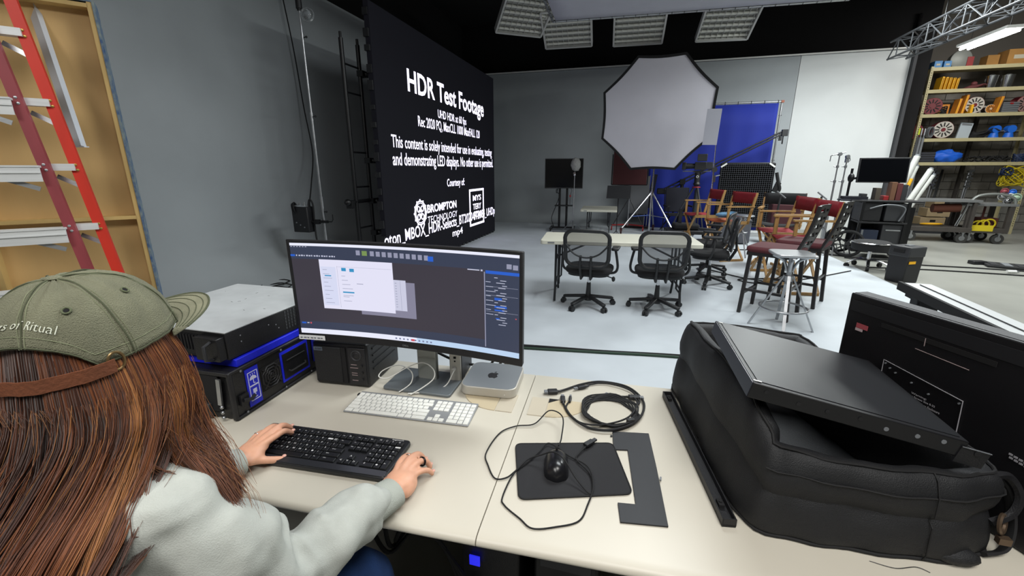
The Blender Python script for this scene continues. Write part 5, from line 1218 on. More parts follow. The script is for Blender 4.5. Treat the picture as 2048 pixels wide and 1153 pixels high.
# ================================================================ keyboards
def keys_layout(W, full=True):
    """rows of (y index, [(x, w, h)]) in key units of a full size board"""
    rows = []
    rows.append((5, [(0, 1.0)] + [(1.06 + k * 1.06, 1.0) for k in range(0, 13)] ))
    rows.append((4, [(k * 1.0, .92) for k in range(13)] + [(13.0, 1.92)]))
    rows.append((3, [(0, 1.42)] + [(1.5 + k, .92) for k in range(13)]))
    rows.append((2, [(0, 1.67)] + [(1.75 + k, .92) for k in range(11)] + [(12.75, 2.17)]))
    rows.append((1, [(0, 2.17)] + [(2.25 + k, .92) for k in range(10)] + [(12.25, 2.67)]))
    rows.append((0, [(0, 1.42), (1.5, 1.17), (2.75, 1.17), (4.0, 5.92), (10.0, 1.17), (11.25, 1.17), (12.5, 2.42)]))
    out = []
    for r, ks in rows:
        for x, w in ks: out.append((x if r != 5 else x, r, w if r != 5 else w * .94, .92))
    for r in (5, 4, 3):
        for k in range(3): out.append((15.35 + k, r, .92, .92))
    out += [(16.35, 1, .92, .92), (15.35, 0, .92, .92), (16.35, 0, .92, .92), (17.35, 0, .92, .92)]
    for r in (5, 4, 3, 2, 1):
        for k in range(4):
            if k == 3 and r == 1: continue
            out.append((18.75 + k, r, .92, .92))
    out += [(18.75, 0, 1.92, .92), (20.75, 0, .92, .92), (21.75, 0, .92, 1.92)]
    return out
LAY = keys_layout(0)
LEG = ['Esc'] + ['F%d' % k for k in range(1, 13)] + ['^'] + list('`1234567890-=') + ['Bksp', 'Tab'] + list('QWERTYUIOP[]\\') + ['Caps'] + list("ASDFGHJKL;'") + ['Enter', 'Shift'] + list('ZXCVBNM,./') + ['Shift', 'Ctrl', 'Win', 'Alt', '', 'Alt', 'Fn', 'Ctrl'] + ['Prt', 'Scr', 'Brk', 'Ins', 'Hm', 'Up', 'Del', 'End', 'Dn', '^', '<', 'v', '>'] + ['M', 'C', 'S', 'Q', 'Nm', '/', '*', '-', '7', '8', '9', '+', '4', '5', '6', '+', '1', '2', '3', '0', '.', 'En']
def keyboard(T, W, D, pitch, x0, y0, z, keym, kh, taper, legm, bev, rowgap=0, slope=0, leg_s=.25, gap=0.0):
    cache = {}; lb = B()
    for i, (x, r, w, h) in enumerate(LAY):
        kw, kd = w * pitch - gap, h * pitch * .97 - gap
        key = (round(kw, 4), round(kd, 4))
        if key not in cache:
            b = B(); t2 = taper; x2, y2 = kw / 2, kd / 2
            vs = [(-x2, -y2, 0), (x2, -y2, 0), (x2, y2, 0), (-x2, y2, 0)]
            for q, zz in ((x2 - taper * .5, kh * .7), (x2 - taper, kh)):
                qq = y2 - (x2 - q); vs += [(-q, -qq, zz), (q, -qq, zz), (q, qq, zz), (-q, qq, zz)]
            fs = [(8, 9, 10, 11)]
            for L in (0, 4): fs += [(L + k, L + (k + 1) % 4, L + 4 + (k + 1) % 4, L + 4 + k) for k in range(4)]
            cache[key] = b.add(vs, fs).mesh('key', keym, smooth=0)
        cx = x0 + (x + w / 2) * pitch; cy = y0 + (r + h / 2) * pitch * .97 + (rowgap if r == 5 else 0)
        o = bpy.data.objects.new('key', cache[key]); C.objects.link(o); o.parent = T; zz = z + slope * (cy - y0)
        o.location = (cx, cy, zz); o.rotation_euler = (math.atan(slope), 0, 0)
        tx = LEG[i] if i < len(LEG) else ''
        if tx:
            hh = pitch * leg_s * (.6 if len(tx) > 1 else 1); add_text(lb, tx, (cx - kw * .28, cy + pitch * .02, zz + kh + .0002 + slope * .004), (1, 0, 0), (0, 1, slope), None, hh)
    lb.obj('key_lettering', legm, T, smooth=0, fix=False)['kind'] = 'stuff'
t = thing('keyboard', 'thin white full-size keyboard with aluminium edge below the monitor', 'keyboard', (-0.853, 1.014, DZ), R(4.4))
kb = B(); n1 = [Vector((x, y, z)) for x, y, z in ((0, 0, .003), (.418, 0, .003), (.418, .118, .011), (0, .118, .011))]
b = B(); b.add([(0, 0, .001), (.418, 0, .001), (.418, .118, .001), (0, .118, .001), (0, 0, .005), (.418, 0, .005), (.418, .118, .012), (0, .118, .012)], [(0, 3, 2, 1), (4, 5, 6, 7), (0, 1, 5, 4), (1, 2, 6, 5), (2, 3, 7, 6), (3, 0, 4, 7)])
b.obj('body', mat('keyboard_aluminium', '#8f9193', .45, .3), t, bevel=.0015)
keyboard(t, .418, .118, .0182, .003, .003, .0053, mat('white_key', '#dcdcd6', .5), .0022, .0006, mat('key_print_grey', '#b4b4b0', .6), 0, 0, .0595, .2, .0012)
B().box((-.002, .10, .008), (.006, .012, .007)).obj('side_port', M_black, t)
t = thing('keyboard', 'black full-size keyboard under the person\'s left hand', 'keyboard', (-0.985, 0.742, DZ), R(4.4))
b = B(); b.prism(rrect(.45, .158, .012, 4, .216, .068), .002, .016); b.obj('body', mat('keyboard_black', '#1c1d20', .45), t, bevel=.004, seg=3)
b = B(); b.prism(rrect(.444, .022, .008, 4, .216, .002), .016, .0185); b.obj('front_lip', mat('glossy_black', '#2b2c30', .22), t, bevel=.002)
keyboard(t, .45, .145, .0189, .001, .014, .016, mat('black_key', '#121316', .42), .0055, .0022, mat('key_print_white', '#d9d9d9', .6), 0, .003, .02, .30)
b = B(); add_text(b, 'logitech', (.387, .135, .0166), (1, 0, 0), (0, 1, 0), .034, .007, .01); b.obj('badge_lettering', mat('key_print_white', '#d9d9d9', .6), t, smooth=0, fix=False)
for k in range(9): B().box((.05 + k * .035 + (.01 if k > 4 else 0), .137, .017), (.018, .007, .003)).obj('media_key', mat('black_key', '#121316', .42), t, bevel=.001)

# ================================================================ mouse pad, plate, mouse and cables
t = thing('mouse_pad', 'black rounded mouse pad with one slanted edge on the right desk', 'mouse pad', (-.12, .94, DZ), 0)
M_pad = mat('black_pad_cloth', '#1c1c1f', .85, bump=.15, bscale=900)
pc = [Vector(p) for p in ((-.155, .064, 0), (.108, .142, 0), (.165, -.045, 0), (-.092, -.137, 0))]
def rounded(pc, r=.018, n=5):
    out = []
    m = len(pc)
    for i in range(m):
        p, a, c = pc[i], pc[i - 1], pc[(i + 1) % m]; u = (a - p).normalized(); v = (c - p).normalized(); s_, e_ = p + u * r, p + v * r
        for k in range(n + 1):
            q = k / n; out.append((s_ * (1 - q) ** 2 + p * 2 * q * (1 - q) + e_ * q * q))
    return out
rp_ = rounded(pc)
B().prism([(p.x, p.y) for p in reversed(rp_)], .0008, .0042).obj('pad', M_pad, t)
B().tube([p + Vector((0, 0, .0036)) for p in rp_], .0022, 6, True).obj('stitched_edge', M_blacksoft, t)
b = B(); poly = [(-.012, 1.137), (.086, 1.156), (.100, 1.06), (.108, .985), (.121, .815), (.020, .799), (.012, .853), (.055, .862), (.040, .895), (.032, 1.065), (-.004, 1.062)]
poly = [(-.015, 1.139), (.088, 1.158), (.104, 1.010), (.121, .815), (.020, .799), (.012, .856), (.052, .862), (.030, 1.062), (-.008, 1.054)]
b.prism(list(reversed(poly)), DZ + .0006, DZ + .0045)
o = tag(b.obj('black_plate', mat('dark_rubber_plate', '#17181c', .55, var=.1, scale=60), bevel=.0008, smooth=0), 'flat black C-shaped plastic plate lying beside the mouse pad', 'plate')
B().box((.112, .965, DZ + .0055), (.004, .012, .003), (0, 0, R(-5))).obj('worn_chip', M_grey, o)
B().box((-.017, 1.118, DZ + .002), (.005, .008, .003)).obj('notch_tab', M_black, o)
t = thing('mouse', 'black cable mouse lying on the mouse pad', 'mouse', (-.147, .938, DZ + .0042), R(10))
b = B(); rings = []
for k in range(13):
    v = -1 + 2 * k / 12; y = v * .058; w = .0315 * math.sqrt(max(0.02, 1 - abs(v) ** 4.2)) * (1 - .02 * v); h = .036 * math.sqrt(max(.03, 1 - abs(v * .98 + .02) ** 3.4)) * (1 - .26 * v)
    rings.append([Vector((w * math.cos(a), y, max(0.0, h * math.sin(a) if math.sin(a) > 0 else 0.0))) for a in [2 * PI * q / 24 for q in range(24)]])
b.loft(rings); b.obj('shell', mat('mouse_black', '#17171a', .28), t, smooth=60)
b = B(); b.cyl((-.003, .038, .033), (.003, .038, .033), .009, n=16); b.obj('scroll_wheel', M_blacksoft, t)
b = B(); b.tube([(0, .056, .018), (0, .048, .0255), (0, .030, .0345)], .0009, 5); b.obj('button_gap', M_void, t)
def dcable(name, label, pts, r, m=M_blacksoft, closed=False):
    o = B().tube(spline([(x, y, DZ + z) for x, y, z in pts], 10, closed), r, 8, closed).obj(name, m); return tag(o, label, 'cable')
dcable('mouse_cable', 'thin black mouse cable sprawling in wide loops over the seam and the pad', [(-.152, .995, .028), (-.150, 1.03, .03), (-.163, 1.126, .035), (-.209, 1.157, .03), (-.244, 1.105, .01), (-.296, 1.084, .006), (-.333, 1.038, .005), (-.342, .942, .004), (-.32, .895, .004), (-.289, .856, .003), (-.262, .862, .005), (-.245, .884, .010), (-.222, .929, .018), (-.19, .94, .03), (-.155, .935, .050), (-.125, .92, .045), (-.09, .89, .02), (-.052, .862, .008), (-.049, .897, .012), (-.059, .937, .012), (-.079, .964, .010), (-.122, .986, .009), (-.182, 1.021, .012), (-.201, .978, .012), (-.222, .929, .010), (-.246, .878, .008), (-.251, .80, .004), (-.239, .776, .003), (-.196, .749, .003), (-.162, .73, .003), (-.114, .748, .003), (-.068, .778, .003), (-.054, .829, .006), (-.047, .88, .012), (-.06, .93, .010), (-.10, .975, .010), (-.096, 1.0, .012), (-.082, 1.03, .014)], .0019)
t = thing('usb_plug', 'small black connector at the end of the mouse cable on the pad edge', 'plug', (-.075, 1.048, DZ + .0145), R(-35))
b = B(); b.box((0, 0, 0), (.016, .032, .009)); b.obj('body', M_black, t, bevel=.002); B().box((0, .022, 0), (.010, .014, .005)).obj('tip', M_darkgrey, t)
# cable coil
dcable('video_cable', 'thick black video cable arcing round the coil, ending in a wide plug', [(-.215, 1.325, .008), (-.197, 1.334, .007), (-.136, 1.401, .006), (-.069, 1.439, .006), (.019, 1.426, .006), (.070, 1.35, .008), (.074, 1.27, .010), (.045, 1.19, .012), (-.02, 1.135, .010), (-.09, 1.135, .008), (-.15, 1.19, .006), (-.184, 1.262, .006)], .0038)
dcable('video_cable', 'thinner black cable lying inside the big arc of the thick one', [(-.125, 1.385, .006), (-.102, 1.41, .006), (-.05, 1.43, .008), (.03, 1.40, .008), (.062, 1.33, .008), (.05, 1.29, .014)], .0030)
dcable('video_cable', 'black cable with small plugs curving round the left of the coil', [(-.163, 1.27, .007), (-.165, 1.222, .006), (-.116, 1.153, .009), (-.047, 1.148, .015), (.024, 1.20, .018), (.053, 1.283, .018), (.045, 1.34, .012), (.01, 1.345, .010), (-.02, 1.337, .008)], .0028)
b = B()
for k in range(6):
    rr_ = .072 + .0035 * k; ry_ = .074 + .004 * k
    b.tube([Vector((-.030 + (rr_ + .004 * math.sin(a * .9 + k)) * math.cos(a * 2 * PI / 40), 1.245 + ry_ * math.sin(a * 2 * PI / 40), DZ + .004 + .0042 * k * .55 + .002 * math.sin(a + k))) for a in range(40)], .0030, 6, True)
coil = tag(b.obj('cable_coil', M_blacksoft), 'neat round coil of black cable on the right desk', 'cable')
B().box((.035, 1.19, DZ + .014), (.022, .012, .018), (0, 0, R(35))).obj('cable_tie', M_black, coil)
def plug(label, p, rz, L=.03, w=.018, tip=.012, m=M_black):
    t = thing('cable_plug', label, 'plug', (p[0], p[1], DZ + .0085), rz)
    B().box((0, 0, 0), (w, L, .012)).obj('body', m, t, bevel=.003); B().box((0, L / 2 + tip / 2, 0), (w * .7, tip, .006)).obj('tip', M_grey, t)
    B().cyl((0, -L / 2, 0), (0, -L / 2 - .014, 0), .005, .0032, n=10).obj('strain_relief', m, t)
plug('wide display plug at the left end of the thick arc cable', (-.228, 1.315), R(110), .034, .024)
plug('slim plug inside the top of the cable arc', (-.135, 1.372), R(125), .03, .012, .014)
plug('black barrel plug standing left of the coil, larger of two side by side', (-.185, 1.272), R(12), .034, .016)
plug('small plug just right of the larger barrel plug left of the coil', (-.162, 1.285), R(5), .018, .010)
plug('plug with metal tip lying on top of the coil at its back', (-.028, 1.343), R(70), .024, .014)
plug('rectangular black plug on the coil at its back right', (.045, 1.352), R(-80), .038, .02)

# ================================================================ rack cases at the left
M_case = mat('case_black', '#121214', .42, bump=.1, bscale=200)
M_blue = mat('case_blue', '#1420c8', .5, var=.08, scale=120)
t = thing('rack_case', 'black flight case with blue panels and rain umbrella symbol, lower of the stack', 'equipment case', (-1.135, .883, DZ), R(2))
B().box((-.235, .27, .083), (.47, .54, .160)).obj('body', M_case, t, bevel=.005)
B().box((-.235, .285, .1765), (.462, .50, .025)).obj('blue_band', M_blue, t, bevel=.002)
B().box((-.235, -.004, .158), (.474, .012, .012)).obj('edge_rail', M_black, t, bevel=.002)
for z in (.006, .160): B().box((.001, .27, z), (.010, .546, .010)).obj('edge_rail', M_black, t, bevel=.003)
B().box((-.002, -.001, .083), (.014, .014, .16)).obj('corner_post', M_black, t, bevel=.004)
B().box((.0015, .075, .082), (.002, .050, .128)).obj('blue_label', M_blue, t)
b = B()   # symbols: framed umbrella and glass
fr = lambda y0, y1, z0, z1: [b.box((.003, (y0 + y1) / 2, z), (.0012, y1 - y0, .0025)) for z in (z0, z1)] + [b.box((.003, y, (z0 + z1) / 2), (.0012, .0022, z1 - z0)) for y in (y0, y1)]
fr(.058, .094, .086, .132); fr(.058, .094, .036, .084)
b.prism([(math.cos(R(a)) * .013, math.sin(R(a)) * .013) for a in range(0, 181, 20)], 0, .0012, Matrix.Translation((.0026, .076, .106)) @ Matrix(((0, 0, 1, 0), (1, 0, 0, 0), (0, 1, 0, 0), (0, 0, 0, 1))))
b.box((.003, .076, .100), (.0012, .0018, .016)); b.box((.003, .079, .092), (.0012, .006, .0018))
for k in range(3): b.box((.003, .068 + .008 * k, .124), (.0012, .0016, .006))
b.box((.003, .076, .066), (.0012, .014, .014)); b.box((.003, .076, .052), (.0012, .0025, .014)); b.box((.003, .076, .044), (.0012, .014, .0025))
b.obj('symbols', mat('white_print', '#d3d6f0', .6), t, smooth=0)
# fan vent
b = B(); c = Vector((.003, .150, .083))
def oct_(r): return [c + Vector((0, r * math.cos(R(22.5 + 45 * k)), r * 1.0 * math.sin(R(22.5 + 45 * k)))) for k in range(8)]
for r in (.040, .029, .018, .008): b.tube(oct_(r), .0028, 4, True)
b.bar(c + Vector((0, -.036, -.036)), c + Vector((0, .036, .036)), .005, .004, up=(1, 0, 0)); b.bar(c + Vector((0, .036, -.036)), c + Vector((0, -.036, .036)), .005, .004, up=(1, 0, 0))
b.obj('fan_grille', M_black, t); B().box((.0012, .150, .083), (.001, .084, .084)).obj('vent_recess', M_void, t)
B().box((.0015, .262, .086), (.002, .135, .112)).obj('blue_frame', M_blue, t)
B().box((.003, .262, .086), (.003, .118, .092)).obj('handle_dish', M_case, t)
b = B(); b.tube([(.006, .220, .068), (.012, .226, .062), (.012, .298, .062), (.006, .304, .068)], .0035, 6); b.tube([(.006, .218, .105), (.006, .306, .105)], .0025, 6); b.obj('handle', M_blacksoft, t)
B().box((.0015, .375, .10), (.002, .045, .12)).obj('blue_frame', M_blue, t)
for y in (.035, .20, .33, .45):
    for z in (.153, .012): B().ball((.006, y, z), (.002, .004, .004), 8, 4).obj('rivet', M_grey, t)
b = B(); b.box((.006, .030, .060), (.008, .03, .034)); b.tube([(.012, .022, .06), (.020, .045, .055), (.016, .060, .060)], .006, 6); b.obj('latch', M_black, t)
b = B(); b.box((-.24, -.006, .09), (.40, .004, .12)); b.obj('front_opening', M_void, t)
B().box((-.036, -.012, .10), (.014, .006, .088), (0, R(6), 0)).obj('silver_bracket', M_steel, t)
B().box((-.115, -.014, .035), (.075, .012, .045)).obj('power_panel', M_darkgrey, t, bevel=.002)
for k in range(2): B().box((-.105, -.021, .047 - .020 * k), (.014, .004, .014)).obj('lit_switch', mat('green_switch', '#a8d49a', .4, emit=.6), t)
for k in range(3): B().ball((-.035, -.014, .05 - .018 * k), (.006, .006, .006), 8, 6).obj('thumb_screw', M_steel, t)
B().box((-.235, .27, .0), (.40, .46, .003)).obj('foot_pad', M_blacksoft, t)
t = thing('video_processor', 'black rack processor with a worn white top, upper of the equipment stack', 'rack unit', (-1.150, .905, DZ + .190), R(1))
B().box((-.225, .235, .045), (.45, .47, .086)).obj('chassis', M_case, t, bevel=.002)
B().box((-.225, .235, .0905), (.452, .472, .004)).obj('white_top', mat('white_top', '#aeb2b4', .5, var=.07, scale=18, detail=9), t, bevel=.001)
b = B(); random.seed(11)
for k in range(16):
    x, y, a, L = random.uniform(-.43, -.03), random.uniform(.02, .44), random.uniform(0, PI), random.uniform(.004, .016); b.box((x, y, .0929), (L, .0012, .0006), (0, 0, a))
b.obj('scuffs', mat('scuff', '#4a4a4a', .8), t)['kind'] = 'stuff'
b = B()
for i in range(8):
    for j in range(6): b.box((.0006, .235 + i * .0135, .022 + j * .0115), (.0015, .004, .008))
b.obj('side_vents', mat('vent_grey', '#3f4144', .5), t)['kind'] = 'stuff'
for (y, z) in ((.05, .045), (.05, .065), (.16, .06), (.19, .05), (.20, .035)): B().ball((.001, y, z), (.0015, .0025, .0025), 8, 4).obj('screw', M_grey, t)
B().box((-.05, -.012, .042), (.09, .028, .074)).obj('ear_block', M_case, t, bevel=.003)
B().tube([(-.030, -.026, .012), (-.030, -.048, .018), (-.030, -.048, .062), (-.030, -.026, .068)], .005, 8).obj('handle', M_darkgrey, t)
for k in range(9): B().box((-.11 - k * .012, -.002, .05), (.004, .006, .05)).obj('front_fin', M_black, t)
t = thing('cable_knot', 'cluster of black cables with white ends behind the stack at the monitor corner', 'cable', (-1.10, 1.27, DZ))
b = B()
for k in range(7): b.tube(spline([(.02 * math.sin(k * 2), .012 * k - .03, .01 + .012 * k), (-.02, .01 * k - .03, .09 + .01 * k), (.05 * math.cos(k), .014 * k - .03, .16 + .006 * k), (.04, .012 * k, .03 + .01 * k)]), .005, 6)
b.obj('cables', M_blacksoft, t)
for k, (y, z, a) in enumerate(((-.02, .165, .5), (0, .17, -.7), (.0, .155, -.5))): B().box((.03 + .016 * k, y, z), (.006, .006, .022), (0, a, 0)).obj('white_plug', M_white, t)

# ================================================================ black pile at the right
M_bag = mat('black_nylon', '#141518', .62, var=.1, scale=8, bump=.3, bscale=500)
def padcase():
    ctl = [(.185, 1.47), (.205, 1.33), (.235, 1.12), (.265, .95), (.305, .868), (.40, .860), (.52, .868), (.645, .885), (.725, .935), (.735, 1.00), (.68, 1.14), (.61, 1.30), (.56, 1.44), (.52, 1.48), (.36, 1.50), (.23, 1.50)]
    pth = [(p.x, p.y) for p in spline([(x, y, 0) for x, y in ctl], 5, True)]
    hctl = {0: .255, 1: .262, 2: .268, 3: .262, 4: .205, 5: .190, 6: .186, 7: .182, 8: .180, 9: .185, 10: .20, 11: .22, 12: .24, 13: .245, 14: .25, 15: .25}
    n = len(pth); cx, cy = .45, 1.17
    prof = [(0.0, 0.0), (.010, .02), (.016, .10), (.010, .44), (-.002, .50), (.010, .56), (.013, .78), (.004, .95), (-.008, 1.0), (-.030, 1.0), (-.045, .94), (-.048, .5), (-.045, .06)]
    rings = []
    for o_, hf in prof:
        ring = []
        for i in range(n):
            x, y = pth[i]; xa, ya = pth[i - 1]; xb, yb = pth[(i + 1) % n]
            tx_, ty_ = xb - xa, yb - ya; L = math.hypot(tx_, ty_); nx, ny = -ty_ / L, tx_ / L
            if (nx * (x - cx) + ny * (y - cy)) < 0: nx, ny = -nx, -ny
            q = i / 5; k0 = int(q) % 16; f = q - int(q); h = hctl[k0] * (1 - f) + hctl[(k0 + 1) % 16] * f
            wob = .004 * math.sin(i * .55 + hf * 5) * (1 if hf > .1 else 0) + .003 * math.sin(i * 1.3)
            lean = -.030 * hf * (1 if x < .30 else .4)
            ring.append(Vector((x + nx * (o_ + wob + lean * 0.6), y + ny * (o_ + wob + lean * .6), DZ + .001 + h * hf)))
        rings.append(ring)
    return pth, rings, n
t = thing('soft_case', 'open padded black nylon case under the tilted display panel on the right desk', 'case', (0, 0, 0))
pth, rings, n = padcase()
b = B(); b.loft(rings, cap=False)
b.add([v for v in rings[0]], [tuple(range(n))]); b.add([v + Vector((0, 0, .0)) for v in rings[-1]], [tuple(range(n))])
o = b.obj('padded_walls', M_bag, t, smooth=70, fix=True)
md = o.modifiers.new('s', 'SUBSURF'); md.levels = 1; md.render_levels = 1
tx = bpy.data.textures.new('wrinkle', 'CLOUDS'); tx.noise_scale = .07; md = o.modifiers.new('w', 'DISPLACE'); md.texture = tx; md.strength = .008
for rr_, nm in ((4, 'seam_piping'), (8, 'rim_piping'), (1, 'base_piping')): B().tube(rings[rr_], .0035, 6, True).obj(nm, M_blacksoft, t)
B().tube([rings[6][i] + Vector((0, 0, 0)) for i in range(20, 46)], .0018, 5).obj('zipper', M_blacksoft, t)
for i, w in ((33, .09),): B().tube([rings[k][i] * 1.0 + Vector((0, -.003, 0)) for k in range(1, 9)], .0015, 5).obj('stitching', M_blacksoft, t)
# straps and handle bits at the right end
b = B(); b.tube(spline([(.70, .96, DZ + .15), (.745, .97, DZ + .15), (.775, .97, DZ + .11), (.785, .955, DZ + .05), (.765, .93, DZ + .012), (.72, .91, DZ + .008)]), .012, 6, flat=.4); b.obj('carry_strap', M_blacksoft, t)
b = B(); b.tube(spline([(.70, .93, DZ + .17), (.75, .955, DZ + .165), (.775, .95, DZ + .13), (.765, .94, DZ + .09), (.73, .93, DZ + .07)]), .008, 6); b.obj('handle_loop', M_black, t)
b = B(); b.torus((.745, .925, DZ + .075), (1, -1, .3), .018, .004, 16, 6); b.box((.748, .915, DZ + .045), (.02, .012, .014)); b.obj('buckle', mat('worn_brass', '#6b5a4a', .4, .7), t)
b = B(); b.ball((.655, .883, DZ + .018), (.045, .022, .017), 12, 8); b.obj('rolled_corner', M_bag, t)
# display panel lying tilted on the case
A, Bp, Cp, Dp = Vector((.196, 1.236, 1.093)), Vector((.262, .896, 1.070)), Vector((.652, .920, .987)), Vector((.586, 1.260, 1.010))
ex = ((Cp - Bp) + (Dp - A)).normalized(); ey = (A - Bp); ey = (ey - ex * ey.dot(ex)).normalized(); ez = ex.cross(ey)
Wd, Hd = (Cp - Bp).length, (A - Bp).length
t = thing('display_panel', 'black flat display lying tilted face up on the soft case', 'display', (0, 0, 0))
Md = Matrix((ex, ey, ez)).transposed().to_4x4(); Md.translation = Bp
t.matrix_world = Md
B().box((Wd / 2, Hd / 2, -.019), (Wd, Hd, .036)).obj('housing', mat('display_black', '#101013', .45), t, bevel=.002)
B().box((.0, Hd / 2, -.019), (.003, Hd - .004, .034)).obj('side_rail', mat('dark_slate_rail', '#23242e', .35, .3), t)
B().box((Wd / 2, Hd / 2, -.0002), (Wd - .022, Hd - .022, .0012)).obj('screen', mat('satin_screen', '#1a1b1e', .42, spec=.4), t)
for y, s_ in ((.010, .016), (Hd - .012, .010)): B().box((.010, y, .0008), (s_, .004, .0006)).obj('white_tape', M_white, t)
for x in (.03, .095, .15, .21, .26, .315, .36): B().cyl((x, -.0012, -.018 + .004 * math.sin(x * 40)), (x, .001, -.018 + .004 * math.sin(x * 40)), .0045, n=10).obj('screw', M_grey if x > .25 else M_black, t)
b = B(); b.box((Wd + .016, .0, -.03), (.05, .004, .036)); b.cyl((Wd + .02, -.004, -.018), (Wd + .02, .002, -.018), .006, n=10); b.obj('mount_bracket', M_black, t)
B().box((Wd + .016, -.003, -.012), (.05, .0012, .0015)).obj('bracket_edge', M_grey, t)
# black rail on the desk, left of the case
t = thing('mounting_rail', 'long thin black rail lying on the desk along the left of the soft case', 'rail', (.153, 1.40, DZ + .0005), R(-80.2) + PI / 2 * 0)
L = .556
B().box((L / 2, 0, .004), (L, .030, .008)).obj('base_strip', M_black, t, bevel=.001)
for s_ in (-1, 1): B().box((L / 2, s_ * .0135, .012), (L, .003, .018)).obj('side_flange', M_black, t, bevel=.0008)
for x in (.0015, L - .0015): B().box((x, 0, .012), (.003, .03, .018)).obj('end_cap', M_black, t)
for x in (.03, .5): b = B(); b.box((x, 0, .012), (.022, .012, .010)); b.cyl((x, 0, .012), (x, 0, .02), .004, n=8); b.obj('clip', M_blacksoft, t)
# big black panel standing behind
dirv = Vector((.437, -.900, 0)).normalized(); nv = Vector((dirv.y, -dirv.x, 0)) * -1
nv = Vector((.900, .437, 0)).normalized()    # away from the camera
t = thing('enclosure_panel', 'tall black equipment enclosure with white outline and warning print at the right edge', 'enclosure', (0, 0, 0))
Mp = Matrix((dirv, nv, Vector((0, 0, 1)))).transposed().to_4x4(); Mp.translation = Vector((.600, 1.360, 0)); t.matrix_world = Mp
PX = Vector((1, 0, 0)); PZ = Vector((0, 0, 1))
M_enc = mat('enclosure_black', '#0f0e11', .45, bump=.06, bscale=400)
B().box((.35, .027, .9515), (.70, .052, .418)).obj('body', M_enc, t, bevel=.004)
B().box((.35, .028, 1.1600), (.69, .040, .003)).obj('top_cover', mat('grey_top_cover', '#3a3b3e', .6, bump=.2, bscale=600), t)
B().box((.35, -.0006, 1.128), (.68, .002, .030)).obj('upper_band', mat('band_black', '#19191c', .5), t)
B().box((.22, -.0008, 1.10), (.24, .002, .012)).obj('vent_slot', M_void, t)
M_wp = mat('outline_print', '#8f8d92', .6)
b = B()
pts = [(.133, .86), (.127, 1.014), (.306, .995), (.315, .86)]
b.tube([Vector((x, -.0015, z)) for x, z in pts], .0012, 5); b.obj('outline', M_wp, t)
b = B()
for txt, x0, w, z in (('Warning:', .206, .034, .958), ('Mounting Screws Size 8-32', .186, .074, .9500), ('Must Not Extend 3/8" Into Enclosure', .172, .100, .9410)): add_text(b, txt, (x0, -.0015, z), PX, Vector((0, 0, 1)), w, .0062, .01)
b.obj('warning_lettering', mat('warning_print', '#a9a6ab', .6), t, smooth=0, fix=False)
B().box((.052, -.001, 1.077), (.032, .0012, .013)).obj('red_sticker', mat('red_sticker', '#a34a52', .6), t); B().box((.046, -.0018, 1.066), (.020, .0012, .007)).obj('white_sticker', mat('pink_sticker', '#b9a8aa', .6), t)
for x, z in ((.132, 1.006), (.145, .998), (.20, .985), (.24, .976), (.30, .986), (.16, .992)): B().cyl((x, -.002, z), (x, .001, z), .0022, n=10).obj('screw', M_grey, t)
b = B(); b.tube([(.205, -.002, 1.105), (.206, -.002, 1.085)], .001, 5); b.tube([(.19, -.002, 1.072), (.30, -.002, 1.068)], .001, 5); b.obj('hairline_marks', mat('dim_print', '#4a3f42', .6), t)
b = B()
for k in range(4): b.box((.404 + .008 * k, -.001, .930 - .001 * k), (.006, .0012, .004)); b.box((.406 + .008 * k, -.001, .923 - .001 * k), (.006, .0012, .004))
b.obj('small_print', M_wp, t)
# stray thread, straps between case and panel
tag(B().tube(spline([(.50, .838, DZ + .001), (.54, .832, DZ + .002), (.58, .846, DZ + .002), (.60, .840, DZ + .001)]), .0008, 4).obj('loose_thread', M_black), 'tiny loose black thread on the desk in front of the soft case', 'thread')

# ================================================================ under the desk
t = thing('power_supply_unit', 'black battery backup unit with a blue lit display under the desk', 'power supply', (-.385, .98, 0))
B().box((.03, .2, .215), (.19, .38, .43)).obj('cabinet', M_black, t, bevel=.01)
B().box((-.015, -.001, .315), (.034, .004, .036)).obj('lcd', mat('lcd_blue', '#2a2ce0', .4, emit=1.0), t)
b = B(); add_text(b, 'APC', (-.035, -.002, .235), (1, 0, 0), (0, 0, 1), .035, .010, .02); b.obj('badge_lettering', M_grey, t, smooth=0, fix=False)
t = thing('computer_tower', 'black computer tower standing under the desk beside the battery backup', 'computer', (-.12, 1.0, 0))
B().box((0, .2, .23), (.19, .40, .46)).obj('cabinet', M_blackmetal, t, bevel=.008); B().box((0, -.002, .36), (.15, .004, .04)).obj('drive_bay', M_darkgrey, t)
for i in range(3):
    tag(B().tube(spline([(-.62 + .05 * i, .78, .60), (-.58, .80 + .02 * i, .48), (-.52, .86, .52 + .03 * i), (-.47, .92, .40), (-.44 + .02 * i, .96, .2), (-.46, 1.0, .02)]), .006, 6).obj('desk_cable', M_blacksoft), ('nearest', 'middle', 'farthest')[i] + ' black cable hanging in the dark under the left desk', 'cable', 'cables under the desk')
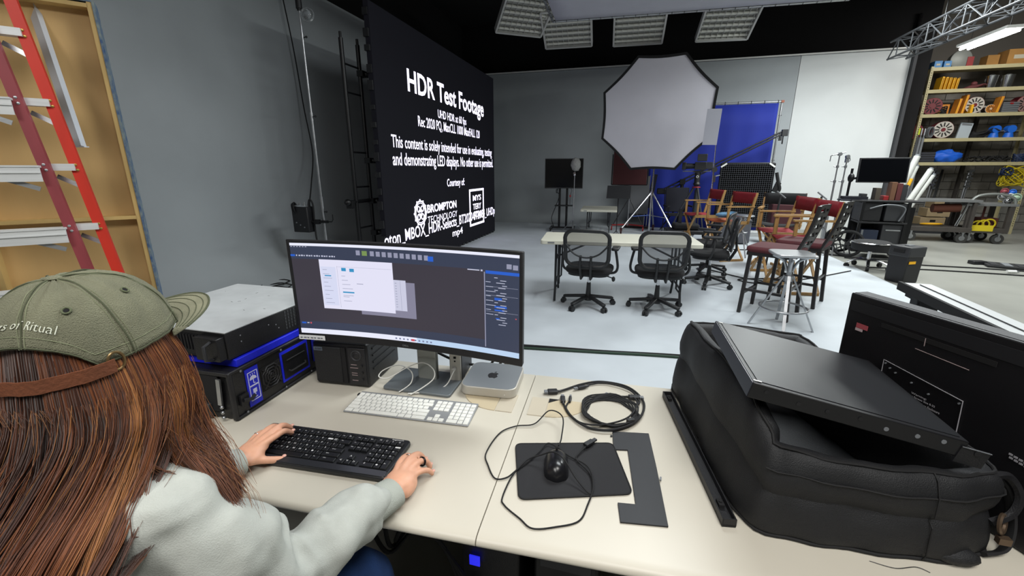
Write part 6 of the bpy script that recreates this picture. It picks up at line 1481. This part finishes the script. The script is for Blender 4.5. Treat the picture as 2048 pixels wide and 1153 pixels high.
# ================================================================ the person at the left desk
def chain(b, pts, rad, n=14, sub=5):
    """smooth tapered limb through joints"""
    sp = spline(pts, sub); rr = []
    for i in range(len(sp)):
        q = i / sub; k = min(int(q), len(rad) - 2); f = q - k; rr.append(rad[k] * (1 - f) + rad[k + 1] * f)
    b.tube(sp, rr, n); b.ball(sp[0], rr[0], n, 8); b.ball(sp[-1], rr[-1], n, 8)
def remesh(o, vox, smooth=4, fac=.6):
    md = o.modifiers.new('remesh', 'REMESH'); md.mode = 'VOXEL'; md.voxel_size = vox; md.use_smooth_shade = True
    md = o.modifiers.new('smooth', 'SMOOTH'); md.iterations = smooth; md.factor = fac
M_skin = mat('skin', '#d39e82', .5, var=.06, scale=30, bump=.06, bscale=500)
M_skin.node_tree.nodes['Principled BSDF'].inputs['Subsurface Weight'].default_value = .12
M_skin.node_tree.nodes['Principled BSDF'].inputs['Subsurface Radius'].default_value = (.012, .004, .002)
hc = Vector((-.732, .378, 1.243))
SR, SL = Vector((-.600, .345, 1.015)), Vector((-.900, .365, 1.015))
ER, EL = Vector((-.560, .452, .812)), Vector((-.975, .50, .815))
WR, WL = Vector((-.487, .690, .783)), Vector((-.915, .680, .783))
b = B()
b.ball(hc + Vector((0, -.002, .0)), (.070, .085, .086), 28, 20); b.ball(hc + Vector((0, .022, -.045)), (.055, .066, .068), 22, 14)   # cranium, jaw
b.ball(hc + Vector((0, .084, -.016)), (.011, .016, .024), 10, 8); b.ball(hc + Vector((0, .097, -.028)), (.014, .014, .011), 10, 8)   # nose
for s in (-1, 1):
    b.ball(hc + Vector((s * .036, .066, -.030)), (.022, .020, .022), 12, 8)      # cheek
    b.ball(hc + Vector((s * .030, .072, .012)), (.024, .012, .009), 12, 8)       # brow
    b.ball(hc + Vector((s * .071, .0, -.022)), (.006, .015, .024), 10, 8)        # ear
b.ball(hc + Vector((0, .080, -.062)), (.024, .014, .008), 12, 8); b.ball(hc + Vector((0, .078, -.074)), (.020, .013, .008), 12, 8)   # lips
b.ball(hc + Vector((0, .070, -.100)), (.020, .020, .017), 12, 8)                 # chin
chain(b, [hc + Vector((0, -.012, -.06)), (-.742, .350, 1.12), (-.752, .335, 1.04)], [.052, .050, .06])
for k in range(9):
    f = k / 8; c = Vector((-.752, .32, 1.0)).lerp(Vector((-.772, .17, .52)), f); b.ball(c, (.135 + .02 * math.sin(f * 5), .085 + .015 * f, .09), 20, 12)
chain(b, [SL, SL.lerp(SR, .5) + Vector((0, 0, .02)), SR], [.05, .06, .05])
for S_, E_p, W_ in ((SR, ER, WR), (SL, EL, WL)): chain(b, [S_, E_p, W_], [.046, .036, .026])
def hand(b, W, pts, thumb, palm):
    for c, r in palm: b.ball(c, r, 14, 10)
    for f in pts:
        r0 = f[-1]; chain(b, [W.lerp(Vector(f[0]), .45)] + [Vector(p) for p in f[:-1]], [r0 * 1.15, r0 * 1.08, r0, r0 * .82], 10, 4)
    chain(b, [Vector(p) for p in thumb[:-1]], [thumb[-1] * 1.35, thumb[-1] * 1.05, thumb[-1], thumb[-1] * .8], 10, 4)
# left hand: fingers reaching over the keys, thumb out to the side
hand(b, WL, [((-.888, .778, .798), (-.884, .812, .797), (-.886, .838, .774), .0088),
             ((-.908, .790, .801), (-.906, .830, .799), (-.906, .856, .775), .0090),
             ((-.928, .786, .799), (-.930, .822, .797), (-.930, .846, .775), .0086),
             ((-.946, .772, .792), (-.950, .802, .788), (-.952, .820, .773), .0075)],
     ((-.905, .700, .780), (-.880, .722, .770), (-.862, .745, .758), (-.846, .762, .752), .0100),
     [(Vector((-.916, .738, .786)), (.036, .042, .016)), (Vector((-.915, .70, .783)), (.027, .03, .018)), (Vector((-.893, .72, .777)), (.018, .028, .016))])
# right hand: loosely curled on the desk beside the keyboard
hand(b, WR, [((-.512, .785, .792), (-.511, .822, .787), (-.503, .846, .757), .0088),
             ((-.494, .796, .795), (-.488, .836, .786), (-.480, .854, .755), .0090),
             ((-.476, .792, .790), (-.466, .828, .778), (-.459, .840, .752), .0086),
             ((-.461, .780, .780), (-.449, .808, .768), (-.443, .820, .750), .0075)],
     ((-.508, .705, .778), (-.526, .738, .768), (-.530, .770, .758), (-.526, .795, .751), .0098),
     [(Vector((-.488, .745, .783)), (.036, .042, .017)), (Vector((-.487, .706, .782)), (.027, .03, .019)), (Vector((-.462, .74, .770)), (.014, .032, .018))])
HR, HL = Vector((-.680, .17, .50)), Vector((-.865, .17, .50)); KR, KL = Vector((-.575, .655, .545)), Vector((-.93, .63, .53)); AR, AL = Vector((-.59, .73, .10)), Vector((-.94, .70, .10))
for H_, K_, A_ in ((HR, KR, AR), (HL, KL, AL)):
    chain(b, [H_, H_.lerp(K_, .5), K_, K_.lerp(A_, .5), A_], [.070, .062, .050, .044, .034]); chain(b, [A_ + Vector((0, -.02, -.03)), A_ + Vector((0, .16, -.06))], [.036, .028])
person = b.obj('person', M_skin, smooth=0, fix=False); remesh(person, .0036, 5, .5)
tag(person, 'person with long auburn hair, olive cap and pale grey sweatshirt typing at the left desk', 'person')
def pchild(b, name, m, **k): return b.obj(name, m, person, **k)
# nails, rings and tattoo band
b = B()
for c in ((-.886, .844, .779), (-.906, .862, .780), (-.846, .765, .7595), (-.503, .850, .762), (-.480, .859, .760), (-.459, .845, .757), (-.443, .825, .755)): b.ball(c, (.0055, .0060, .0035), 10, 6)
pchild(b, 'nails', mat('nail', '#d8a596', .3))['kind'] = 'stuff'
pchild(B().torus((-.503, .812, .790), (.1, 1, -.1), .0100, .0012, 20, 5), 'ring', M_steel)
pchild(B().torus((-.4685, .818, .782), (.25, 1, -.4), .0098, .0026, 20, 6), 'ring', mat('dark_ring', '#15151a', .3, .6))
pchild(B().torus((-.946, .780, .7915), (.0, 1, .0), .0085, .0012, 20, 5), 'ring', M_steel)
for s in (-1, 1):
    b = B(); b.ball(hc + Vector((s * .030, .073, .0)), (.012, .010, .009), 14, 10); e = pchild(b, 'eye', mat('eye_white', '#d8d4cc', .3))
    b = B(); b.ball(hc + Vector((s * .030, .0805, -.002)), (.005, .004, .005), 10, 8); b.obj('iris', mat('iris', '#3a2a1c', .2), e)
b = B(); b.tube(spline([hc + Vector((x, .093 - abs(x) * .25, -.067 - .002 * math.cos(x * 80))) for x in (-.022, -.01, 0, .01, .022)], 4), .0035, 6); pchild(b, 'lips', mat('lips', '#a8564e', .4))

# ---- sweatshirt
M_sw = mat('grey_fleece', '#a9aca6', .95, var=.05, scale=45, bump=.18, bscale=500)
b = B()
for k in range(10):
    f = k / 9; c = Vector((-.752, .322, .985)).lerp(Vector((-.775, .16, .53)), f); b.ball(c, (.172 + .016 * math.sin(f * 4), .118 + .03 * f, .11), 24, 14)
chain(b, [SL + Vector((.01, 0, .0)), (-.752, .335, 1.045), SR + Vector((-.01, 0, .0))], [.066, .074, .066], 18)
b.ball((-.752, .338, 1.075), (.075, .075, .035), 18, 10)
for S_, E_p, W_, sg in ((SR, ER, WR, 1), (SL, EL, WL, -1)):
    q = W_.lerp(E_p, .16)
    chain(b, [S_, S_.lerp(E_p, .5) + Vector((sg * .012, -.012, 0)), E_p + Vector((sg * .004, -.012, -.006)), E_p.lerp(W_, .45), E_p.lerp(W_, .80), q], [.071, .072, .066, .059, .052, .042], 20, 5)
    # gathered folds above the cuff and in the crook of the elbow
    for k, f in enumerate((.18, .34, .50, .66, .80)):
        c = E_p.lerp(W_, f); d = (W_ - E_p).normalized(); r = .062 - .018 * f
        b.torus(c, d + Vector((.35 * math.sin(k * 2.1), .2, .3 * math.cos(k * 1.7))), r, .0075, 22, 8)
    c = S_.lerp(E_p, .82); b.torus(c, (E_p - S_).normalized() + Vector((0, .3, .2)), .064, .009, 22, 8)
o = pchild(b, 'sweatshirt', M_sw, smooth=0, fix=False); remesh(o, .0055, 9, .6)
for nm, ns, st in (('folds', .10, .040), ('soft_folds', .05, .004)):
    tx = bpy.data.textures.new(nm, 'CLOUDS'); tx.noise_scale = ns; tx.noise_depth = 1
    md = o.modifiers.new(nm, 'DISPLACE'); md.texture = tx; md.strength = st; md.texture_coords = 'GLOBAL'; md.mid_level = .5
for W_, E_p, dz in ((WR, ER, 0), (WL, EL, 0)):
    d = (W_ - E_p).normalized(); b = B(); c0 = W_ - d * .052
    u = d.cross(Vector((0, 0, 1))).normalized(); w = u.cross(d)
    rr = []
    for k in range(9):
        c = c0 + d * .0085 * k; rad = .0405 - .0006 * k
        rr.append([c + (u * math.cos(2 * PI * i / 72) * 1.06 + w * math.sin(2 * PI * i / 72) * .86) * (rad + (.0008 if i % 2 else -.0004)) for i in range(72)])
    rr += [[c + (v - c) * .86 for v in rr[-1]], [c0 + (v - c0) * .8 for v in rr[0]]]
    b.loft(rr, cap=False); pchild(b, 'cuff', mat('ribbed_cuff', '#a0a49c', .95, bump=.3, bscale=500), smooth=60)

b = B(); b.torus((-.750, .338, 1.105), (0, .15, 1), .062, .012, 30, 10); pchild(b, 'collar', mat('ribbed_cuff', '#a0a49c', .95, bump=.3, bscale=500))
# ---- jeans and shoes
M_jean = mat('blue_denim', '#27477e', .85, var=.16, scale=26, bump=.4, bscale=600, stretch=(1, 1, 1))
b = B(); b.ball((-.775, .16, .53), (.175, .135, .11), 22, 12)
for H_, K_, A_ in ((HR, KR, AR), (HL, KL, AL)): chain(b, [H_, H_.lerp(K_, .5), K_, K_.lerp(A_, .5), A_ + Vector((0, 0, -.02))], [.098, .090, .080, .066, .056], 18)
o = pchild(b, 'jeans', M_jean, smooth=0, fix=False); remesh(o, .008, 5)
tx = bpy.data.textures.new('denim_folds', 'CLOUDS'); tx.noise_scale = .06; md = o.modifiers.new('f', 'DISPLACE'); md.texture = tx; md.strength = .008; md.texture_coords = 'GLOBAL'
for A_ in (AR, AL):
    b = B(); b.ball(A_ + Vector((0, .07, -.055)), (.045, .135, .045), 18, 12); o = pchild(b, 'shoe', mat('white_shoe', '#b8b6b0', .6))
    B().box(A_ + Vector((0, .07, -.092)), (.08, .25, .016)).obj('sole', M_white, o, bevel=.007)

# ---- cap
M_cap = mat('washed_olive_cotton', '#74745f', .92, var=.16, scale=22, detail=9, bump=.5, bscale=700)
cc = Vector((-.735, .383, 1.250)); ct = Matrix.Rotation(R(5), 3, 'Z') @ Matrix.Rotation(R(7.5), 3, 'X')
CA, CB, CH = .089, .101, .104
def cp(th, v, off=0.0):
    """point on the crown: th degrees from the front towards the wearer's right, v from rim to button"""
    p = v * PI / 2; rad = max(math.cos(p), 0) ** .80; z = CH * math.sin(p) ** .96 if v > 0 else CH * v * 1.2
    t_ = R(th); dent = 1 - .010 * (1 if False else 0)
    loc = Vector((CA * rad * math.sin(t_), CB * rad * math.cos(t_) - .012 * v * v, z))
    n = Vector((math.sin(t_) * math.cos(p), math.cos(t_) * math.cos(p), math.sin(p) + .05)).normalized()
    wob = .0010 * math.sin(th * .21 + v * 7) + .0008 * math.sin(th * .5 + v * 19)
    return cc + ct @ (loc + n * (off + wob))
def vs0(th):
    d = abs(((th + 14 + 180) % 360) - 180); d = abs(180 - d)      # degrees away from the back
    return .27 * max(0, math.cos(PI / 2 * min(d / 44, 1))) ** .6 if d < 44 else 0.0
N, Mv = 120, 22
b = B()
for j in range(Mv + 1):
    for i in range(N):
        th = 360 * i / N; v0 = vs0(th); b.v.append(tuple(cp(th, v0 + (1 - v0) * (j / Mv) ** .95 * .995)))
for j in range(Mv):
    for i in range(N):
        k = (i + 1) % N; b.f.append((j * N + i, j * N + k, (j + 1) * N + k, (j + 1) * N + i)); b.mi.append(0)
b.f.append(tuple(Mv * N + i for i in range(N))); b.mi.append(0)
o = pchild(b, 'cap_crown', M_cap, smooth=70); md = o.modifiers.new('t', 'SOLIDIFY'); md.thickness = .0022; md.offset = -1
cap = o
M_stitch = mat('olive_stitch', '#4a4e3a', .95)
for th in (-16, 42, 98, 158, 222, 284):
    v0 = vs0(th)
    cap_seam = B().tube([cp(th, v0 + (1 - v0) * k / 16 * .99, .0005) for k in range(17)], .0012, 5).obj('seam', M_stitch, cap)
    for s in (-1, 1): B().tube([cp(th + s * (2.6 + 4.0 * (k / 16) ** 3), v0 + (1 - v0) * k / 16 * .97, .0002) for k in range(17)], .0006, 4).obj('stitching', mat('light_stitch', '#73775e', .95), cap)
B().tube([cp(th, vs0(th) + .012, .0004) for th in range(0, 360, 4)], .0010, 4, True).obj('rim_edge', M_stitch, cap)
B().tube([cp(th, vs0(th) + .10, .0002) for th in range(0, 360, 4)], .0006, 4, True).obj('stitching', mat('light_stitch', '#73775e', .95), cap)
b = B(); q = cp(0, 1); b.ball(q, (.010, .010, .0035), 16, 8); b.obj('button', M_cap, cap)
for th in (71, 124, 12, 190, 254, 314):
    q = cp(th, .52, .0008); n_ = (q - cp(th, .52, -.01)).normalized(); B().torus(q, n_, .0042, .0013, 16, 6).obj('eyelet', mat('eyelet_thread', '#555a43', .9), cap)
    B().cyl(q - n_ * .001, q + n_ * .0004, .0028, n=12).obj('eyelet_hole', M_void, cap)
# brim
b = B(); nb, mb = 28, 8
def brim(s, f):
    th = -58 + 116 * s; base = Vector((CA * math.sin(R(th)), CB * math.cos(R(th)), .002))
    out = .078 * math.sin(PI * s) ** .55; p = base + Vector((math.sin(R(th)) * .08, 1, 0)) * out * f
    p.z += .006 * f - .014 * (abs(2 * s - 1) ** 2) * (.3 + .7 * f) - .006 * f * f
    return cc + ct @ p
for j in range(mb + 1):
    for i in range(nb + 1): b.v.append(tuple(brim(i / nb, j / mb)))
for j in range(mb):
    for i in range(nb): a = j * (nb + 1) + i; b.f.append((a, a + 1, a + nb + 2, a + nb + 1)); b.mi.append(0)
o = b.obj('brim', mat('washed_olive_brim', '#7d7c66', .92, var=.14, scale=22, detail=9, bump=.5, bscale=700), cap, smooth=60); o.modifiers.new('t', 'SOLIDIFY').thickness = .0032
for f in (.2, .4, .6, .8, .97): B().tube([brim(.03 + .94 * k / 24, f) + Vector((0, 0, .0006)) for k in range(25)], .0006 if f < .9 else .0015, 4).obj('brim_stitching', M_stitch, cap)
# strap and slide
M_leather = mat('tan_leather', '#6b3d26', .55, var=.15, scale=20, bump=.2, bscale=200)
b = B(); st = []
for k in range(25):
    th = 112 + 108 * k / 24; p = cp(th, 0.0, .0065); lo, hi = p + Vector((0, 0, -.012)) , p + Vector((0, 0, .006)); st.append((lo, hi, th))
for lo, hi, th in st:
    n_ = ct @ Vector((math.sin(R(th)), math.cos(R(th)), 0)) * .0016
    b.v += [tuple(lo), tuple(hi), tuple(hi + n_), tuple(lo + n_)]
for k in range(24):
    for q in range(4): a = k * 4; b.f.append((a + q, a + (q + 1) % 4, a + 4 + (q + 1) % 4, a + 4 + q)); b.mi.append(0)
b.f += [(0, 1, 2, 3), (96, 97, 98, 99)]; b.mi += [0, 0]
b.obj('leather_strap', M_leather, cap)
p = cp(111, .0, .005); n_ = ct @ Vector((math.sin(R(111)), math.cos(R(111)), 0)); b = B(); b.torus(p + Vector((0, 0, .001)), n_, .0125, .0018, 22, 6, ry=.0085, xa=(0, 0, 1)); b.obj('brass_slide', mat('aged_brass', '#8a7350', .35, .8), cap)
# white cursive embroidery on the back, following the crown
vs, fs = text_geo('Points of Ritual', -.012)
x0 = min(v.x for v in vs); x1 = max(v.x for v in vs); b = B()
b.add([cp(192 - 56 * ((v.x + .5 * v.y - x0) / (x1 - x0)), .335 + .10 * math.sin(PI * min(max((v.x - x0) / (x1 - x0), 0), 1)) + v.y * .100, .0012) for v in vs], fs)
o = b.obj('embroidery', mat('embroidery_white', '#cdd0c0', .8), cap, smooth=0, fix=False); o.modifiers.new('t', 'SOLIDIFY').thickness = .0008

# ---- hair
random.seed(21)
zk = [1.262, 1.205, 1.155, 1.10, 1.045, .98, .90, .80]
cx_ = [(-.732, .374), (-.732, .374), (-.735, .368), (-.740, .355), (-.748, .335), (-.752, .312), (-.756, .285), (-.76, .25)]
rx_ = [.077, .083, .094, .108, .142, .178, .196, .20]
ryb = [.088, .084, .080, .102, .124, .140, .158, .168]
ry_ = [.097, .102, .108, .120, .138, .150, .155, .158]
def warp(th, k):
    """hair parts over the shoulders: some falls in front, the rest gathers down the back"""
    f = [0, 0, .05, .22, .5, .8, 1, 1][k]
    if th < 84: tgt = 62 + (th - 62) * .35
    elif th < 235: tgt = 131 + (th - 84) / 151 * 66
    else: tgt = 250 + (th - 235) * .5
    return th * (1 - f) + tgt * f
def hp(th, k, off):
    t_ = R(warp(th, k)); x, y = cx_[k]
    r_y = ry_[k] if math.cos(t_) > 0 else ryb[k]
    z = zk[k]
    if k == 0 and 120 < th < 260: z += .034 * math.sin(PI * (th - 120) / 140); r_y -= .006 * math.sin(PI * (th - 120) / 140)
    return Vector((x + (rx_[k] + off) * math.sin(t_), y + (r_y + off) * math.cos(t_), z))
hv, hf, hcol = [], [], []
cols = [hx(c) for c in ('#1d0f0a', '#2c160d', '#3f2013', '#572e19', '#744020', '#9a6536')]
def strand(pts, r, col, n=4):
    sp = spline(pts, 3); m = len(sp); base = len(hv); prev = None
    for i, p in enumerate(sp):
        t_ = (sp[min(i + 1, m - 1)] - sp[max(i - 1, 0)]).normalized(); a = prev or (Vector((1, 0, 0)) if abs(t_.x) < .9 else Vector((0, 1, 0)))
        x = (a - t_ * a.dot(t_)).normalized(); prev = x; y = t_.cross(x); f = i / (m - 1); rr_ = r * (1 - .75 * f ** 3)
        for k in range(n):
            an = 2 * PI * k / n; hv.append(tuple(p + x * rr_ * math.cos(an) + y * rr_ * math.sin(an))); hcol.append(col)
    for i in range(m - 1):
        for k in range(n): a = base + i * n; hf.append((a + k, a + (k + 1) % n, a + n + (k + 1) % n, a + n + k))
for s in range(8200):
    th = random.uniform(38, 325) if s % 3 else random.uniform(45, 180)
    lock = int(th / 6.5); rl = random.Random(lock * 7 + (s % 5)); ph = rl.uniform(0, 6.28); la = rl.uniform(-.004, .012); lw = rl.uniform(.004, .014)
    th2 = lock * 6.5 + 3.2 + (th - lock * 6.5 - 3.2) * 1.0; layer = random.random()
    kmax = 8 if not (th < 84) else rl.choice((5, 6, 6))
    if th > 290: kmax = 6
    pts = []
    for k in range(kmax):
        cl = 1 - .55 * max(0, (k - 3)) / 4; thk = lock * 6.5 + 3.2 + (th2 - lock * 6.5 - 3.2) * cl
        off = -.006 + .016 * layer * (k > 0) + la * (k / 3 if k < 5 else 1.5) + lw * math.sin(ph + k * 1.25) * (k > 1) * (1 + .25 * max(0, k - 4))
        if k == 0: off = -.004 + .003 * layer
        if k >= 4 and th > 84: off += .014
        p = hp(thk + (4 + 2.5 * max(0, k - 3)) * math.sin(ph + k * 1.1) * (k / 5), k, off)
        if th < 84 and k > 3: p += Vector((.012 * (k - 3), .010 * (k - 3), .012 * (k - 3)))
        pts.append(p + Vector((random.uniform(-1, 1), random.uniform(-1, 1), 0)) * .0012 * k * .6)
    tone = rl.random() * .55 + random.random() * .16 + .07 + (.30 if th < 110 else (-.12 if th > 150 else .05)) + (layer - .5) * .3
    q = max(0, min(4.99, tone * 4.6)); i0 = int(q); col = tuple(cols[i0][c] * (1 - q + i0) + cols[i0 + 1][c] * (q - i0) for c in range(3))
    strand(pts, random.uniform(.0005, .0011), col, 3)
# fine flyaway hairs
for s in range(240):
    th = random.uniform(40, 200); pts = []; ph = random.uniform(0, 6.28); sp_ = random.uniform(.006, .030)
    for k in range(1, random.choice((5, 6, 7))):
        pts.append(hp(th + 6 * math.sin(ph + k), k, .012 + sp_ * (k / 6) + .008 * math.sin(ph + k * 1.7)) + (Vector((.012, .010, .012)) * max(0, k - 3) if th < 84 else Vector((0, 0, 0))))
    strand(pts, .00035, cols[random.choice((3, 4, 5))], 3)
# under layer so no scalp shows
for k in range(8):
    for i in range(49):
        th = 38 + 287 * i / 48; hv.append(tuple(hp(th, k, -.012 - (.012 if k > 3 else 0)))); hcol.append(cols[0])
base = len(hv) - 8 * 49
for k in range(7):
    for i in range(48):
        if k > 3 and (38 + 287 * i / 48 < 96 or 38 + 287 * i / 48 > 275): continue
        hf.append((base + k * 49 + i, base + k * 49 + i + 1, base + (k + 1) * 49 + i + 1, base + (k + 1) * 49 + i))
me = bpy.data.meshes.new('hair'); me.from_pydata(hv, [], hf)
ca = me.color_attributes.new('strand_colour', 'FLOAT_COLOR', 'POINT'); ca.data.foreach_set('color', [c for col in hcol for c in (*col, 1.0)])
me.polygons.foreach_set('use_smooth', [True] * len(me.polygons))
mh = bpy.data.materials.new('auburn_hair'); mh.use_nodes = True; nt = mh.node_tree; bs = nt.nodes['Principled BSDF']
an = nt.nodes.new('ShaderNodeAttribute'); an.attribute_name = 'strand_colour'; nt.links.new(an.outputs['Color'], bs.inputs['Base Color'])
bs.inputs['Roughness'].default_value = .48; bs.inputs['Specular IOR Level'].default_value = .35; bs.inputs['Sheen Weight'].default_value = .15
me.materials.append(mh); hair = bpy.data.objects.new('hair', me); C.objects.link(hair); hair.parent = person
hair['kind'] = 'stuff'
# ---- what the person sits on
t = thing('work_stool', 'low black round stool under the seated person', 'stool', (-.775, .13, 0))
B().lathe((0, 0, .36), [(.0, 0), (.19, 0), (.20, .02), (.20, .06), (.18, .075), (0, .08)], 28).obj('seat', M_blacksoft, t)
B().cyl((0, 0, .05), (0, 0, .36), .03, n=12).obj('column', M_blackmetal, t); B().lathe((0, 0, 0), [(.22, 0), (.22, .02), (.05, .05), (0, .055)], 26).obj('base', M_blackmetal, t)
# ================================================================ small pieces hang from the part that carries them
bpy.context.view_layer.update()
def base(n): return n.rsplit('.', 1)[0] if n[-3:].isdigit() else n
NEST = {'caster': ('base_leg', 'base_rail'), 'wheel_hub': ('wheel',), 'wheel_fork': ('wheel',), 'hub': ('flange', 'wheel'), 'flange_rim': ('flange',), 'slots': ('flange',), 'shelf_lip': ('shelf',),
        'upright_slots': ('upright',), 'wheel_spokes': ('wheel_tyre',), 'case_latch': ('road_case',), 'file_label': ('file_box',), 'yellow_label': ('body',), 'white_mark': ('lid',), 'lid_latch': ('lid',),
        'hand_hole': ('body',), 'label_strip': ('body',), 'chrome_rim': ('seat',), 'armrest_pad': ('armrest_post',), 'mesh_panel': ('back_frame',), 'lumbar_strap': ('back_frame',),
        'badge_print': ('badge',), 'tweeter_ring': ('control_panel',), 'knob': ('control_panel', 'collar'), 'panel_print': ('control_panel',), 'badge': ('grille', 'tabletop'), 'emblem': ('top_plate', 'screen'), 'logo_frame': ('screen',),
        'title_lettering': ('screen',), 'lettering': ('screen',), 'logo_lettering': ('screen',), 'file_name_lettering': ('screen',), 'corner_tab': ('frame_bar',), 'brass_slide': (), 'screen_text': ('screen_background',),
        'screen_menu': ('screen_background',), 'screen_bars': ('screen_background',), 'screen_taskbar': ('screen_background',), 'screen_window_back': ('screen_background',), 'screen_window_mid': ('screen_background',),
        'screen_window_front': ('screen_background',), 'screen_window_sidebar': ('screen_background',), 'screen_icons': ('screen_background',), 'screen_blue_bars': ('screen_background',), 'screen_toolbar': ('screen_background',),
        'screen_toolbar_green': ('screen_background',), 'screen_labels': ('screen_background',), 'screen_red_dots': ('screen_background',), 'screen_taskbar_icons': ('screen_background',), 'label_print': ('paper_label',),
        'cable_hole': ('stand_post',), 'head_badge': ('fluid_head',), 'lit_switch': ('power_panel',), 'handle': ('handle_dish',), 'symbols': ('blue_label',), 'fan_grille': ('vent_recess',), 'white_tape': ('housing',),
        'screw': ('housing', 'chassis', 'outline'), 'bracket_edge': ('mount_bracket',), 'white_sticker': ('red_sticker',), 'warning_lettering': ('outline',), 'scuffs': ('white_top',), 'side_vents': ('chassis',), 'front_fin': ('chassis',),
        'clip': ('base_strip',), 'ring': (), 'rivet': ('tread', 'edge_rail'), 'tread_end': ('tread',), 'card_slot': ('body',), 'port': ('body',), 'status_light': ('body',), 'stitched_edge': ('pad',), 'top_cover': ('body',), 'vent_slot': ('body',),
        'upper_band': ('body',), 'lcd': ('cabinet',), 'drive_bay': ('cabinet',), 'tube': ('reflector',), 'foot_ring': ('leg',), 'end_plug': ('roll',), 'yellow_tag': ('roll',), 'edge': ('board',), 'ridge': ('body',), 'slot_panel': ('ramp',)}
for root in [o for o in bpy.data.objects if o.parent is None and o.get('category')]:
    ch = [o for o in root.children]
    groups = {}
    for o in ch: groups.setdefault(base(o.name), []).append(o)
    for nm, cands in NEST.items():
        if nm not in groups: continue
        par = next((groups[c] for c in cands if c in groups and c != nm), None)
        if not par or any(p.parent is not root for p in par): continue
        if any(len(c.children) for c in groups[nm]): continue
        for i, o in enumerate(groups[nm]):
            p = par[min(i * len(par) // len(groups[nm]), len(par) - 1)]
            mb = o.matrix_basis.copy(); o.parent = p; o.matrix_parent_inverse = p.matrix_basis.inverted(); o.matrix_basis = mb
